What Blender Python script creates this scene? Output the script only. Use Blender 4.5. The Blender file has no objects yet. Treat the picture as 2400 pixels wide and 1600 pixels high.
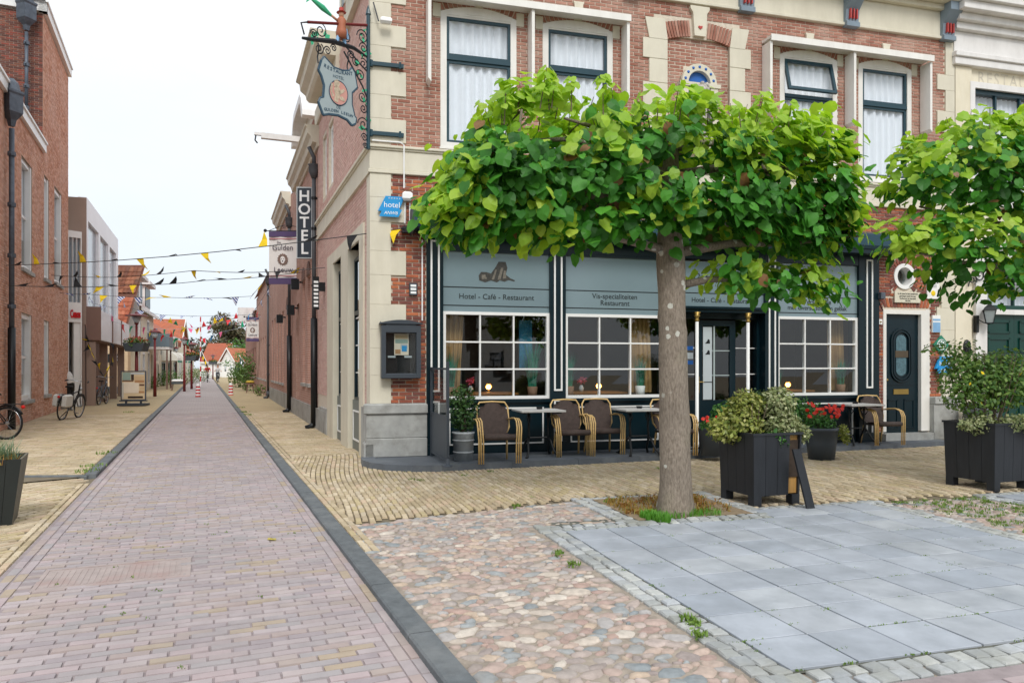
import bpy, math, random
from mathutils import Matrix, Vector
R = math.radians; PI = math.pi
random.seed(7)
sc = bpy.context.scene
C = sc.collection
# ---------------------------------------------------------------- camera
CAM = Vector((0, 0, 1.55)); FPX = 1730.0; HOR = 860.0
cd = bpy.data.cameras.new('camera'); cam = bpy.data.objects.new('camera', cd); C.objects.link(cam)
cd.sensor_width = 36; cd.lens = FPX / 2400 * 36; cd.shift_y = (HOR - 800) / 2400
cd.clip_start = .05; cd.clip_end = 2000
cam.location = CAM; cam.rotation_euler = (PI / 2, 0, 0); sc.camera = cam
# ---------------------------------------------------------------- world: bright overcast sky
SUN_EL, SUN_AZ = 46, 168          # degrees; azimuth measured clockwise from +Y
w = bpy.data.worlds.new('World'); sc.world = w; w.use_nodes = True
nt = w.node_tree; nt.nodes.clear()
N = nt.nodes.new; LK = nt.links.new
out = N('ShaderNodeOutputWorld'); bg = N('ShaderNodeBackground'); sky = N('ShaderNodeTexSky')
sky.sky_type = 'NISHITA'; sky.sun_disc = False; sky.sun_elevation = R(SUN_EL); sky.sun_rotation = R(SUN_AZ)
bg.inputs[1].default_value = .1
tc = N('ShaderNodeTexCoord'); mp = N('ShaderNodeMapping'); mp.inputs['Scale'].default_value = (1, 1, 3)
nz = N('ShaderNodeTexNoise'); nz.inputs['Scale'].default_value = 1.6; nz.inputs['Detail'].default_value = 6; nz.inputs['Roughness'].default_value = .5
cr = N('ShaderNodeValToRGB'); cr.color_ramp.elements[0].position = .3; cr.color_ramp.elements[1].position = .62
cr.color_ramp.elements[0].color = (7.0, 7.5, 8.1, 1); cr.color_ramp.elements[1].color = (8.6, 8.7, 8.8, 1)
mx = N('ShaderNodeMixRGB'); mx.inputs[0].default_value = .93
LK(tc.outputs['Generated'], mp.inputs[0]); LK(mp.outputs[0], nz.inputs['Vector']); LK(nz.outputs[0], cr.inputs[0])
sx = N('ShaderNodeSeparateXYZ'); LK(tc.outputs['Generated'], sx.inputs[0])
hr = N('ShaderNodeMapRange'); hr.inputs[1].default_value = .0; hr.inputs[2].default_value = .5; hr.inputs[3].default_value = .95; hr.inputs[4].default_value = 0; LK(sx.outputs[2], hr.inputs[0])
m2 = N('ShaderNodeMixRGB'); m2.inputs[2].default_value = (5.9, 6.5, 7.05, 1); LK(hr.outputs[0], m2.inputs[0]); LK(cr.outputs[0], m2.inputs[1])
LK(sky.outputs[0], mx.inputs[1]); LK(m2.outputs[0], mx.inputs[2]); LK(mx.outputs[0], bg.inputs[0]); LK(bg.outputs[0], out.inputs[0])
sd = bpy.data.lights.new('sun', 'SUN'); sun = bpy.data.objects.new('sun', sd); C.objects.link(sun)
sd.energy = 1.5; sd.angle = R(22); sd.color = (1, .97, .92)
az, el = R(SUN_AZ), R(SUN_EL)
sdir = Vector((math.sin(az) * math.cos(el), math.cos(az) * math.cos(el), math.sin(el)))
sun.rotation_euler = sdir.to_track_quat('Z', 'Y').to_euler(); sun.location = (0, 0, 30)
sc.view_settings.view_transform = 'Standard'; sc.view_settings.look = 'None'
sc.view_settings.gamma = 1; sc.view_settings.exposure = .5
try: sc.view_settings.use_curve_mapping = False
except Exception: pass
sc.cycles.max_bounces = 6; sc.cycles.transparent_max_bounces = 12; sc.cycles.use_denoising = True
sc.cycles.caustics_reflective = False; sc.cycles.caustics_refractive = False
# ---------------------------------------------------------------- helpers
def lin(c): return c / 12.92 if c <= .04045 else ((c + .055) / 1.055) ** 2.4
def hx(s): return tuple(lin(int(s[i:i + 2], 16) / 255) for i in (0, 2, 4))
def G(x, y, z=0.0):                    # ground point seen at a photograph pixel (2400 wide)
    Y = FPX * (CAM.z - z) / (y - HOR); return Vector(((x - 1200) / FPX * Y, Y, z))
def D(x, y, Y): return Vector(((x - 1200) / FPX * Y, Y, CAM.z + (HOR - y) / FPX * Y))
def inview(p):
    return p.y > .5 and abs(p.x / p.y) < .70 and -.44 < (p.z - CAM.z) / p.y < .51
class MB:
    def __init__(s): s.v, s.f, s.m, s.T = [], [], [], None
    def add(s, vs, fs, m=0):
        n = len(s.v)
        if s.T is not None: vs = [tuple(s.T @ Vector(p)) for p in vs]
        s.v.extend(vs); s.f.extend([tuple(i + n for i in f) for f in fs]); s.m.extend([m] * len(fs)); return s
    def box(s, x0, y0, z0, x1, y1, z1, m=0):
        return s.add([(x0, y0, z0), (x1, y0, z0), (x1, y1, z0), (x0, y1, z0), (x0, y0, z1), (x1, y0, z1), (x1, y1, z1), (x0, y1, z1)],
                     [(0, 3, 2, 1), (4, 5, 6, 7), (0, 1, 5, 4), (1, 2, 6, 5), (2, 3, 7, 6), (3, 0, 4, 7)], m)
    def bbox(s, x0, y0, z0, x1, y1, z1, b=.006, m=0):   # chamfered box
        n = []
        for z, i in ((z0, b), (z0 + b, 0), (z1 - b, 0), (z1, b)):
            n += [(x0 + i, y0 + i, z), (x1 - i, y0 + i, z), (x1 - i, y1 - i, z), (x0 + i, y1 - i, z)]
        f = [(3, 2, 1, 0), (12, 13, 14, 15)]
        for k in range(3):
            for j in range(4):
                a, c = k * 4 + j, k * 4 + (j + 1) % 4; f.append((a, c, c + 4, a + 4))
        return s.add(n, f, m)
    def tube(s, pts, r, n=6, m=0, cap=True):
        pts = [Vector(p) for p in pts]; K = len(pts); rr = r if isinstance(r, (list, tuple)) else [r] * K
        vs, fs = [], []; up = None
        for i, p in enumerate(pts):
            t = (pts[min(i + 1, K - 1)] - pts[max(i - 1, 0)]).normalized()
            if up is None: up = Vector((0, 0, 1)) if abs(t.z) < .9 else Vector((1, 0, 0))
            a = t.cross(up)
            if a.length < 1e-6: a = t.orthogonal()
            a.normalize(); b = a.cross(t).normalized(); up = b
            for j in range(n):
                q = p + (a * math.cos(2 * PI * j / n) + b * math.sin(2 * PI * j / n)) * rr[i]; vs.append(tuple(q))
        for i in range(K - 1):
            for j in range(n):
                k = (j + 1) % n; fs.append((i * n + j, i * n + k, i * n + n + k, i * n + n + j))
        if cap: fs.append(tuple(range(n - 1, -1, -1))); fs.append(tuple(range((K - 1) * n, K * n)))
        return s.add(vs, fs, m)
    def lathe(s, prof, n=16, c=(0, 0, 0), m=0, sx=1, sy=1):
        vs, fs = [], []
        for r, z in prof:
            for j in range(n):
                a = 2 * PI * j / n; vs.append((c[0] + r * math.cos(a) * sx, c[1] + r * math.sin(a) * sy, c[2] + z))
        for i in range(len(prof) - 1):
            for j in range(n):
                k = (j + 1) % n; fs.append((i * n + j, i * n + k, i * n + n + k, i * n + n + j))
        fs.append(tuple(range(n - 1, -1, -1))); fs.append(tuple(range((len(prof) - 1) * n, len(prof) * n)))
        return s.add(vs, fs, m)
    def prism(s, poly, y0, y1, m=0):                    # outline in x,z pulled along y
        n = len(poly)
        vs = [(x, y0, z) for x, z in poly] + [(x, y1, z) for x, z in poly]
        fs = [tuple(range(n)), tuple(range(2 * n - 1, n - 1, -1))] + [(i, i + n, (i + 1) % n + n, (i + 1) % n) for i in range(n)]
        return s.add(vs, fs, m)
    def slab(s, poly, z0, z1, m=0):                     # outline in x,y pulled along z
        n = len(poly)
        vs = [(x, y, z0) for x, y in poly] + [(x, y, z1) for x, y in poly]
        fs = [tuple(range(n - 1, -1, -1)), tuple(range(n, 2 * n))] + [(i, (i + 1) % n, (i + 1) % n + n, i + n) for i in range(n)]
        return s.add(vs, fs, m)
    def xprism(s, poly, x0, x1, m=0):                   # outline in y,z pulled along x
        n = len(poly)
        vs = [(x0, y, z) for y, z in poly] + [(x1, y, z) for y, z in poly]
        fs = [tuple(range(n)), tuple(range(2 * n - 1, n - 1, -1))] + [(i, i + n, (i + 1) % n + n, (i + 1) % n) for i in range(n)]
        return s.add(vs, fs, m)
    def quad(s, a, b, c, d, m=0): return s.add([tuple(a), tuple(b), tuple(c), tuple(d)], [(0, 1, 2, 3)], m)
    def ball(s, c, r, n=8, k=5, m=0, sx=1, sy=1, sz=1):
        prof = [(max(1e-4, math.sin(PI * i / k)) * r, -math.cos(PI * i / k) * r * sz) for i in range(k + 1)]
        return s.lathe(prof, n, c, m, sx, sy)
    def mesh(s, name, mats, smooth=False):
        me = bpy.data.meshes.new(name); me.from_pydata(s.v, [], s.f)
        for mm in (mats if isinstance(mats, (list, tuple)) else [mats]): me.materials.append(mm)
        if any(s.m): me.polygons.foreach_set('material_index', s.m)
        if smooth: me.polygons.foreach_set('use_smooth', [True] * len(s.f))
        me.validate(); me.update(); return me
    def build(s, name, mats, parent=None, smooth=False, loc=None, rz=0):
        return put(name, s.mesh(name, mats, smooth), parent, loc, rz)
def put(name, me, parent=None, loc=None, rz=0, rot=None, scale=None):
    o = bpy.data.objects.new(name, me); C.objects.link(o); o.parent = parent
    if loc is not None: o.location = loc
    if rz: o.rotation_euler = (0, 0, rz)
    if rot is not None: o.rotation_euler = rot
    if scale is not None: o.scale = scale
    return o
def tag(o, label=None, cat=None, group=None, kind=None):
    if label: o['label'] = label
    if cat: o['category'] = cat
    if group: o['group'] = group
    if kind: o['kind'] = kind
    return o
def thing(name, label, cat, loc=(0, 0, 0), rz=0, group=None):
    return tag(put(name, None, None, loc, rz), label, cat, group)
def copy_tree(o, parent=None, depth=0):
    c = o.copy(); C.objects.link(c); c.parent = parent
    for ch in list(o.children): copy_tree(ch, c)
    return c
def clone(o, loc, rz, label, group=None):
    c = copy_tree(o); c.location = loc; c.rotation_euler = (0, 0, rz); c['label'] = label
    if group: c['group'] = group
    return c
def textobj(body, size, mat, parent, loc, rot=(PI / 2, 0, 0), name='lettering', align='CENTER', shear=0, ext=.002, xs=1, space=1, bold=0):
    cu = bpy.data.curves.new(name, 'FONT'); cu.body = body; cu.size = size; cu.align_x = align; cu.align_y = 'CENTER'
    cu.extrude = ext; cu.shear = shear; cu.space_character = space; cu.offset = bold; cu.resolution_u = 3
    tmp = bpy.data.objects.new('tmp', cu); C.objects.link(tmp)
    me = bpy.data.meshes.new_from_object(tmp.evaluated_get(bpy.context.evaluated_depsgraph_get())); bpy.data.objects.remove(tmp)
    me.name = name; me.materials.clear(); me.materials.append(mat); bpy.data.curves.remove(cu)
    return tag(put(name, me, parent, loc, rot=rot, scale=(xs, 1, 1)), kind='stuff')
# ---------------------------------------------------------------- materials
class NT:
    def __init__(s, name):
        s.m = bpy.data.materials.new(name); s.m.use_nodes = True; s.t = s.m.node_tree
        s.b = s.t.nodes['Principled BSDF']; s.o = s.t.nodes['Material Output']
    def n(s, k): return s.t.nodes.new(k)
    def l(s, a, b): s.t.links.new(a, b)
    def noise(s, scale, detail=4, rough=.55, stretch=None, vec=None):
        g = vec or s.n('ShaderNodeNewGeometry').outputs['Position']
        if stretch:
            mp = s.n('ShaderNodeMapping'); mp.inputs['Scale'].default_value = stretch; s.l(g, mp.inputs[0]); g = mp.outputs[0]
        z = s.n('ShaderNodeTexNoise'); z.inputs['Scale'].default_value = scale; z.inputs['Detail'].default_value = detail
        z.inputs['Roughness'].default_value = rough; s.l(g, z.inputs['Vector']); return z.outputs[0]
    def remap(s, v, a, b, lo=.25, hi=.75):
        r = s.n('ShaderNodeMapRange'); r.inputs[1].default_value = lo; r.inputs[2].default_value = hi
        r.inputs[3].default_value = a; r.inputs[4].default_value = b; s.l(v, r.inputs[0]); return r.outputs[0]
    def math(s, op, a, b):
        r = s.n('ShaderNodeMath'); r.operation = op
        for i, q in enumerate((a, b)):
            if isinstance(q, (int, float)): r.inputs[i].default_value = q
            else: s.l(q, r.inputs[i])
        return r.outputs[0]
    def rand(s):
        a = s.n('ShaderNodeNewGeometry').outputs['Random Per Island']; b = s.n('ShaderNodeObjectInfo').outputs['Random']
        return s.math('FRACT', s.math('ADD', a, b), 0)
    def mix(s, f, a, b, kind='MIX'):
        r = s.n('ShaderNodeMixRGB'); r.blend_type = kind
        for i, q in enumerate((f, a, b)):
            if isinstance(q, (int, float)): r.inputs[i].default_value = q
            elif isinstance(q, tuple): r.inputs[i].default_value = (*q, 1)
            else: s.l(q, r.inputs[i])
        return r.outputs[0]
    def scale(s, col, f):
        h = s.n('ShaderNodeHueSaturation')
        if isinstance(col, tuple): h.inputs['Color'].default_value = (*col, 1)
        else: s.l(col, h.inputs['Color'])
        s.l(f, h.inputs['Value']); return h.outputs[0]
    def ramp(s, f, cols, const=True):
        r = s.n('ShaderNodeValToRGB'); cr = r.color_ramp; cr.interpolation = 'CONSTANT' if const else 'LINEAR'
        n = len(cols)
        while len(cr.elements) < n: cr.elements.new(.5)
        for i, c in enumerate(cols):
            cr.elements[i].position = i / n if const else i / max(1, n - 1); cr.elements[i].color = (*c, 1)
        s.l(f, r.inputs[0]); return r.outputs[0]
    def bump(s, h, strength=.3, dist=.01):
        b = s.n('ShaderNodeBump'); b.inputs['Strength'].default_value = strength; b.inputs['Distance'].default_value = dist
        s.l(h, b.inputs['Height']); s.l(b.outputs[0], s.b.inputs['Normal'])
def mat(name, col, rough=.6, var=.1, sc_=5, bump=0, bsc=60, metal=0, isl=0, spec=.4, stretch=None, dirt=None, dsc=1.5):
    t = NT(name); col = hx(col) if isinstance(col, str) else col
    f = t.remap(t.noise(sc_, stretch=stretch), 1 - var, 1 + var)
    if isl: f = t.math('MULTIPLY', f, t.remap(t.rand(), 1 - isl, 1 + isl, 0, 1))
    c = t.scale(col, f)
    if dirt:
        c = t.mix(t.remap(t.noise(dsc, 6, .65), 0, 1, .48, .72), c, hx(dirt))
    t.l(c, t.b.inputs['Base Color'])
    t.b.inputs['Roughness'].default_value = rough; t.b.inputs['Metallic'].default_value = metal
    t.b.inputs['Specular IOR Level'].default_value = spec
    if bump: t.bump(t.noise(bsc, 3, stretch=stretch), bump, .006)
    return t.m
def palette(name, cols, rough=.8, var=.15, sc_=14, bump=.25, bsc=90, spec=.25, dirt=None, dsc=1.2, damt=1.0):
    t = NT(name); c = t.ramp(t.rand(), [hx(q) for q in cols])
    c = t.scale(c, t.remap(t.noise(sc_), 1 - var, 1 + var))
    if dirt: c = t.mix(t.remap(t.noise(dsc, 6, .62), 0, damt, .45, .72), c, hx(dirt))
    t.l(c, t.b.inputs['Base Color']); t.b.inputs['Roughness'].default_value = rough
    t.b.inputs['Specular IOR Level'].default_value = spec
    t.bump(t.noise(bsc, 3), bump, .004); return t.m
def glass(name, tint=(.9, .95, .95), refl=1.0, rough=0.0):
    t = NT(name); ge = t.n('ShaderNodeNewGeometry'); dp = t.n('ShaderNodeVectorMath'); dp.operation = 'DOT_PRODUCT'
    t.l(ge.outputs['Incoming'], dp.inputs[0]); t.l(ge.outputs['Normal'], dp.inputs[1])       # Schlick, the same from both sides of the pane
    k = t.math('POWER', t.math('SUBTRACT', 1.0, t.math('ABSOLUTE', dp.outputs['Value'], 0)), 5.0)
    fr = t.math('ADD', t.math('MULTIPLY', k, .92), .045 * refl)
    tr = t.n('ShaderNodeBsdfTransparent'); tr.inputs[0].default_value = (*tint, 1)
    gl = t.n('ShaderNodeBsdfGlossy'); gl.inputs['Roughness'].default_value = rough
    mx = t.n('ShaderNodeMixShader'); t.l(fr, mx.inputs[0])
    t.l(tr.outputs[0], mx.inputs[1]); t.l(gl.outputs[0], mx.inputs[2]); t.l(mx.outputs[0], t.o.inputs[0]); return t.m
def emis(name, col, e):
    t = NT(name); t.b.inputs['Base Color'].default_value = (*hx(col), 1)
    t.b.inputs['Emission Color'].default_value = (*hx(col), 1); t.b.inputs['Emission Strength'].default_value = e; return t.m
def leafmat(name, cols, trans=.35, rough=.45, spec=.4, var=.15):
    t = NT(name); c = t.ramp(t.rand(), [hx(q) for q in cols], False)
    c = t.scale(c, t.remap(t.noise(3), 1 - var, 1 + var)); t.l(c, t.b.inputs['Base Color'])
    t.b.inputs['Roughness'].default_value = rough; t.b.inputs['Specular IOR Level'].default_value = spec
    tl = t.n('ShaderNodeBsdfTranslucent'); t.l(t.mix(1, c, (1.0, 1.0, .45), 'MULTIPLY'), tl.inputs[0])
    mx = t.n('ShaderNodeMixShader'); mx.inputs[0].default_value = trans
    t.l(t.b.outputs[0], mx.inputs[1]); t.l(tl.outputs[0], mx.inputs[2]); t.l(mx.outputs[0], t.o.inputs[0]); return t.m
def streaked(name, col, dark, rough=.6, amt=.5):       # painted surface with run-off streaks
    t = NT(name); f = t.remap(t.noise(1.5, 6, .7, stretch=(2.2, 2.2, .6)), 0, amt, .42, .78)
    c = t.mix(f, t.scale(hx(col), t.remap(t.noise(3), .95, 1.05)), hx(dark)); t.l(c, t.b.inputs['Base Color'])
    t.b.inputs['Roughness'].default_value = rough; t.bump(t.noise(50, 3), .08, .004); return t.m
M = {}
M['cream'] = streaked('cream_paint', 'd4cebc', 'b3ac98', .6, .45)
M['white'] = streaked('white_paint', 'e6e4df', 'b9b4ab', .5, .4)
M['whiteclean'] = mat('white_gloss_paint', 'e8e8e6', .35, .04)
M['teal'] = mat('dark_teal_paint', '081f27', .32, .2, 3, spec=.3, bump=.03, bsc=25)
M['tealbox'] = mat('teal_awning_box', '1f4150', .4, .08, 2)
M['sash'] = mat('dark_blue_sash', '21404b', .3, .06)
M['green'] = mat('dark_green_paint', '0a3a33', .35, .1, 3)
M['mortar'] = mat('lime_mortar', 'cfc4b4', .9, .15, 20, .3, 80)
M['mortardark'] = mat('dark_mortar', 'a3968a', .9, .15, 20, .3, 80)
M['stone'] = mat('blue_grey_stone', 'a3a4a1', .75, .18, 6, .25, 70, dirt='7d7b75', dsc=2.2)
M['stonestep'] = mat('dark_bluestone_step', '5a6068', .55, .15, 5, .15, 60, dirt='757a7e', dsc=2)
M['lead'] = mat('lead_grey_metal', '59606a', .5, .25, 9, .1, metal=.4)
M['pipe'] = mat('grey_painted_pipe', '4a4c50', .5, .15, 6)
M['black'] = mat('black_metal', '15181b', .4, .2, 8)
M['iron'] = mat('black_wrought_iron', '20242a', .45, .2, 20)
M['anth'] = mat('anthracite_metal', '3c434b', .45, .08, 4)
M['glass'] = glass('window_glass', (.86, .9, .9), 1.8)
M['glassup'] = glass('upper_window_glass', (.93, .965, 1.0), 2.0)
M['frost'] = mat('frosted_window_film', '788b92', .2, .05, 1.5, spec=.6)
M['curtain'] = mat('white_net_curtain', 'f2f3f5', .9, .02)
M['gold'] = mat('brass', '9d8348', .45, .15, metal=.7)
M['txt'] = mat('dark_print', '1d2426', .6, 0)
M['txtw'] = mat('white_print', 'eceff0', .6, 0)
M['brick_front'] = palette('red_facade_brick', ['a37464', 'a97b6b', '9b6a5b', 'ae8171', 'a07060', '956455'], .85, .16, 9, .3, dirt='bfa598', dsc=1.3, damt=.7)
M['brick_low'] = palette('rustic_brick', ['8f5546', '7c4d44', 'a65f45', '744a44', 'b36b4a', '875144', '985d4e', '774b44'], .85, .22, 12, .4)
M['brick_side'] = palette('pink_side_brick', ['cba9a0', 'cfada5', 'c6a299', 'd0b1a7', 'c9a59c'], .85, .1, 6, .3, dirt='d0b8b0', dsc=.8, damt=.4)
M['brick_left'] = palette('orange_red_brick', ['cf9c83', 'd4a68f', 'c69278', 'd8ad97', 'cb9c88', 'bd876e'], .88, .18, 8, .3, dirt='deC0b2'.lower(), dsc=.7, damt=.5)
M['brick_dark'] = palette('dark_weathered_brick', ['70483f', '7d5346', '62423b', '88594a', '905044', '6c4b45'], .9, .2, 8, .3)
def brickwall(name, c1, c2, mort, var=.15):             # far masonry: courses too small to pick apart
    t = NT(name); tcn = t.n('ShaderNodeTexCoord').outputs['Object']
    sx = t.n('ShaderNodeSeparateXYZ'); t.l(tcn, sx.inputs[0]); cb = t.n('ShaderNodeCombineXYZ')
    t.l(t.math('ADD', sx.outputs[0], sx.outputs[1]), cb.inputs[0]); t.l(sx.outputs[2], cb.inputs[1])
    b = t.n('ShaderNodeTexBrick'); b.inputs['Scale'].default_value = 1; b.inputs['Brick Width'].default_value = .22
    b.inputs['Row Height'].default_value = .065; b.inputs['Mortar Size'].default_value = .007
    for i, c in ((1, c1), (2, c2), (3, mort)): b.inputs[i].default_value = (*hx(c), 1)
    t.l(cb.outputs[0], b.inputs['Vector'])
    c = t.scale(b.outputs[0], t.remap(t.noise(.9, 5), 1 - var, 1 + var)); t.l(c, t.b.inputs['Base Color'])
    t.b.inputs['Roughness'].default_value = .9; t.bump(b.outputs['Fac'], -.35, .008); return t.m
M['bw_pink'] = brickwall('far_pink_brick', 'b48a7c', 'a87a6c', 'bba698')
M['bw_red'] = brickwall('far_red_brick', 'a06b5b', '925f52', 'ac9788')
M['bw_brown'] = brickwall('far_brown_brick', '6e4a40', '5d3e38', '8a786c')
def tiles(name, cols, dirt):
    return palette(name, cols, .7, .2, 4, .2, 40, dirt=dirt, dsc=1.5, damt=.6)
M['tile_orange'] = tiles('orange_roof_tile', ['ad6348', 'a45a42', 'b66f54', '98543d', 'ab6850'], '8a6050')
M['tile_brown'] = tiles('brown_roof_tile', ['8a5a44', '7a4c3a', '96624a', '6d4538'], '6b5c50')
M['tile_black'] = tiles('black_glazed_roof_tile', ['33353a', '3c3e44', '2b2d31'], '5a5c60')
# brick laying on a wall face in local x,z; y is the wall face, the bricks stand proud of it towards -y
def brick_fill(parent, rects, holes, tow, m, nobj=300, L=.21, H=.062, j=.009, y=0, dep=.012, stuff='brickwork'):
    hw, hh = (L - j) / 2, (H - j) / 2; rnd = random.Random(len(rects) * 31 + int(L * 999))
    full, cut = [], []
    for (x0, x1, z0, z1) in rects:
        nz_ = max(1, round((z1 - z0) / H)); Hc = (z1 - z0) / nz_
        for i in range(nz_):
            zc = z0 + (i + .5) * Hc; spans = [(x0, x1)]
            for (a, b, c, d) in holes:
                if c - .01 < zc < d + .01:
                    ns = []
                    for p, q in spans:
                        if b <= p or a >= q: ns.append((p, q)); continue
                        if a > p: ns.append((p, a))
                        if b < q: ns.append((b, q))
                    spans = ns
            off = (i % 2) * L / 2
            for p, q in spans:
                k = math.floor((p - off) / L)
                while off + k * L < q:
                    a, b = max(p, off + k * L), min(q, off + (k + 1) * L); k += 1
                    if b - a < .03: continue
                    e = rnd.uniform(-.002, .003)
                    (full if b - a > L - 1e-4 else cut).append(((a + b) / 2, zc, (b - a - j) / 2, e))
    sel = [f for f in full if inview(tow(f[0], y, f[1]))]
    sel.sort(key=lambda f: (tow(f[0], y, f[1]) - CAM).length); ids = set(id(f) for f in sel[:nobj])
    b = MB(); _bk(b, 0, 0, hw, hh, 0, dep); me = b.mesh('brick', m)
    for f in full:
        if id(f) in ids: put('brick', me, parent, (f[0], y + f[3], f[1]))
    b = MB()
    for f in full:
        if id(f) not in ids: _bk(b, f[0], f[1], hw, hh, y + f[3], dep)
    for f in cut: _bk(b, f[0], f[1], f[2], hh, y + f[3], dep)
    if b.v: tag(b.build(stuff, m, parent), kind='stuff')
def _bk(b, x, z, hw, hh, y, dep):
    i = .003
    b.add([(x - hw, y, z - hh), (x + hw, y, z - hh), (x + hw, y, z + hh), (x - hw, y, z + hh),
           (x - hw + i, y - dep, z - hh + i), (x + hw - i, y - dep, z - hh + i), (x + hw - i, y - dep, z + hh - i), (x - hw + i, y - dep, z + hh - i)],
          [(4, 5, 6, 7), (0, 1, 5, 4), (1, 2, 6, 5), (2, 3, 7, 6), (3, 0, 4, 7)])
def cells(x0, x1, z0, z1, holes):                       # rectangles of a wall left over round its openings
    xs = sorted(set([x0, x1] + [h for q in holes for h in q[:2] if x0 < h < x1])); zs = sorted(set([z0, z1] + [h for q in holes for h in q[2:] if z0 < h < z1]))
    for i in range(len(xs) - 1):
        run = None
        for k in range(len(zs) - 1):
            cx, cz = (xs[i] + xs[i + 1]) / 2, (zs[k] + zs[k + 1]) / 2
            free = not any(a < cx < b and c < cz < d for a, b, c, d in holes)
            if free: run = (run[0], zs[k + 1]) if run else (zs[k], zs[k + 1])
            if (not free or k == len(zs) - 2) and run: yield xs[i], xs[i + 1], run[0], run[1]; run = None
# loose pieces laid on the ground: the nearest ones are objects, the rest one mesh
def lay(parent, name, variants, places, m, nobj=300, stuff='paving', smooth=False):
    places = sorted(places, key=lambda p: (Vector(p[0]) - CAM).length)
    vis = [p for p in places if inview(Vector(p[0]))]; ids = set(id(p) for p in vis[:nobj])
    mes = []
    for v in variants: b = MB(); b.v, b.f, b.m = v.v, v.f, v.m; mes.append(b.mesh(name, m, smooth))
    b = MB()
    for p in places:
        (loc, rot, scl, k) = p
        if id(p) in ids: put(name, mes[k], parent, loc, rot=rot, scale=scl)
        else:
            from mathutils import Euler
            T = Matrix.LocRotScale(Vector(loc), Euler(rot), Vector(scl)); V = variants[k]
            b.add([tuple(T @ Vector(q)) for q in V.v], V.f)
    if b.v: tag(b.build(stuff, m, parent, smooth), kind='stuff')
# ================================================================ GROUND
M['sand'] = mat('sandy_joint', '736957', .95, .2, 8, .3, 60)
M['groundsand'] = mat('pale_far_ground', 'a2967f', .95, .2, 8)
M['road_joint'] = mat('road_joint_sand', '94898a', .95, .2, 10, .3, 60)
M['paver'] = palette('purple_grey_clay_paver', ['a99d9e', 'a5999a', 'ae9fa0', 'a09899', 'aca1a2', 'a69a9a', 'b0a5a6', '9d9396', 'a69c9d', 'aea3a2', 'a59892', 'a29a9c', 'a99a88', 'a99d9a', 'a79894', 'a09a9b'], .85, .1, 9, .2, dirt='8d8686', dsc=.6, damt=.5)
M['yellow'] = palette('yellow_clay_paver', ['c0b094', 'c7b79c', 'b7a78a', 'cdbea4', 'bfae92', 'b2a28a', 'c3b59e', 'bcac88', 'c4ae95', 'b0a084'], .85, .12, 10, .25, dirt='938467', dsc=.8, damt=.6)
M['kerb'] = mat('dark_grey_kerb_stone', '62676a', .85, .25, 14, .5, 160, dirt='7a7d7e', dsc=2.5)
M['cobble'] = palette('river_cobble', ['b09c93', 'a99c95', 'b6a397', '969a9b', 'b0a49b', 'beb3a7', 'a58e86', '868c8f', 'af9d92', 'b2a49d', 'a19893', 'c4bbb0', '988d89', 'a99187', 'b8a694', 'a8a4a2'], .8, .24, 22, .35, 60, dirt='9d9288', dsc=1.8, damt=.6)
M['cobble_joint'] = mat('cobble_mortar', '998e82', .95, .35, 14, .4, 70)
M['sett'] = palette('grey_granite_sett', ['a7aaab', 'b0b3b3', '9a9ea1', 'b7b9b6', 'a2a5a4', 'aeb2b6'], .8, .14, 30, .3, 140, dirt='8f9089', dsc=2)
M['slabs'] = palette('blue_grey_paving_slab', ['a6acb5', 'abb1ba', 'a0a7b1', 'b0b5bb', 'a3a9b2', 'a9aeb5'], .55, .12, 5, .1, 90, spec=.3, dirt='8b9198', dsc=2.0, damt=.8)
M['soil'] = mat('bare_soil', '8b7a63', .95, .3, 20, .5, 60)
M['moss'] = leafmat('joint_weeds', ['6a8a3a', '7d9a45', '5a7a30'], .3)
M['grassy'] = leafmat('bright_grass', ['5d9a35', '72ad3f', '4a8a2c'], .35)
M['dryweed'] = leafmat('dry_weeds', ['a07a3a', '8a5a2e', 'b0924a', '6f7a35'], .3)
tag(MB().quad((-400, -60, -.02), (400, -60, -.02), (400, 600, -.02), (-400, 600, -.02)).build('ground', M['groundsand']), kind='structure')
TD = Vector((-.3857, .9227, 0)); RD = Vector((.9227, .3857, 0)); KO = Vector((1.226, 0, 0))     # street frame: along, across
def ST(t, r, z=0): return KO + TD * t + RD * r + Vector((0, 0, z))
def toST(p): q = Vector((p[0], p[1], 0)) - KO; return q.dot(TD), q.dot(RD)
UD = Vector((.961, .276, 0)); WD = Vector((-.276, .961, 0)); UO = Vector((1.636, 5.87, 0))     # slab frame
def SL(u, w, z=0): return UO + UD * u + WD * w + Vector((0, 0, z))
def toSL(p): q = Vector((p[0], p[1], 0)) - UO; return q.dot(UD), q.dot(WD)
AS = math.atan2(RD.y, RD.x); AU = math.atan2(UD.y, UD.x)
# base sheets
road = tag(MB().quad(ST(-8, -2.51, .008), ST(-8, 0, .008), ST(130, 0, .008), ST(130, -2.51, .008)).build('road', M['road_joint']), kind='structure')
ZP = .045                                     # pavement level
def wA(u): return 2.05 + (u + 2.83) * .24 if u < -.1 else (2.75 if u < 1.4 else 1.72)
pave = tag(MB().quad(ST(-8, 0, ZP - .022), ST(-8, 26, ZP - .022), ST(130, 26, ZP - .022), ST(130, 0, ZP - .022)).build('pavement', M['sand']), kind='structure')
square = tag(MB().add([tuple(SL(u, w, ZP - .015)) for u, w in ((-8, -4.5), (9, -4.5), (9, 1.6), (1.4, 1.6), (1.4, 2.7), (-.2, 2.65), (-3.6, 1.86), (-3.7, 1.8))], [tuple(range(8))]).build('cobble_square', M['cobble_joint']), kind='structure')
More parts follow.
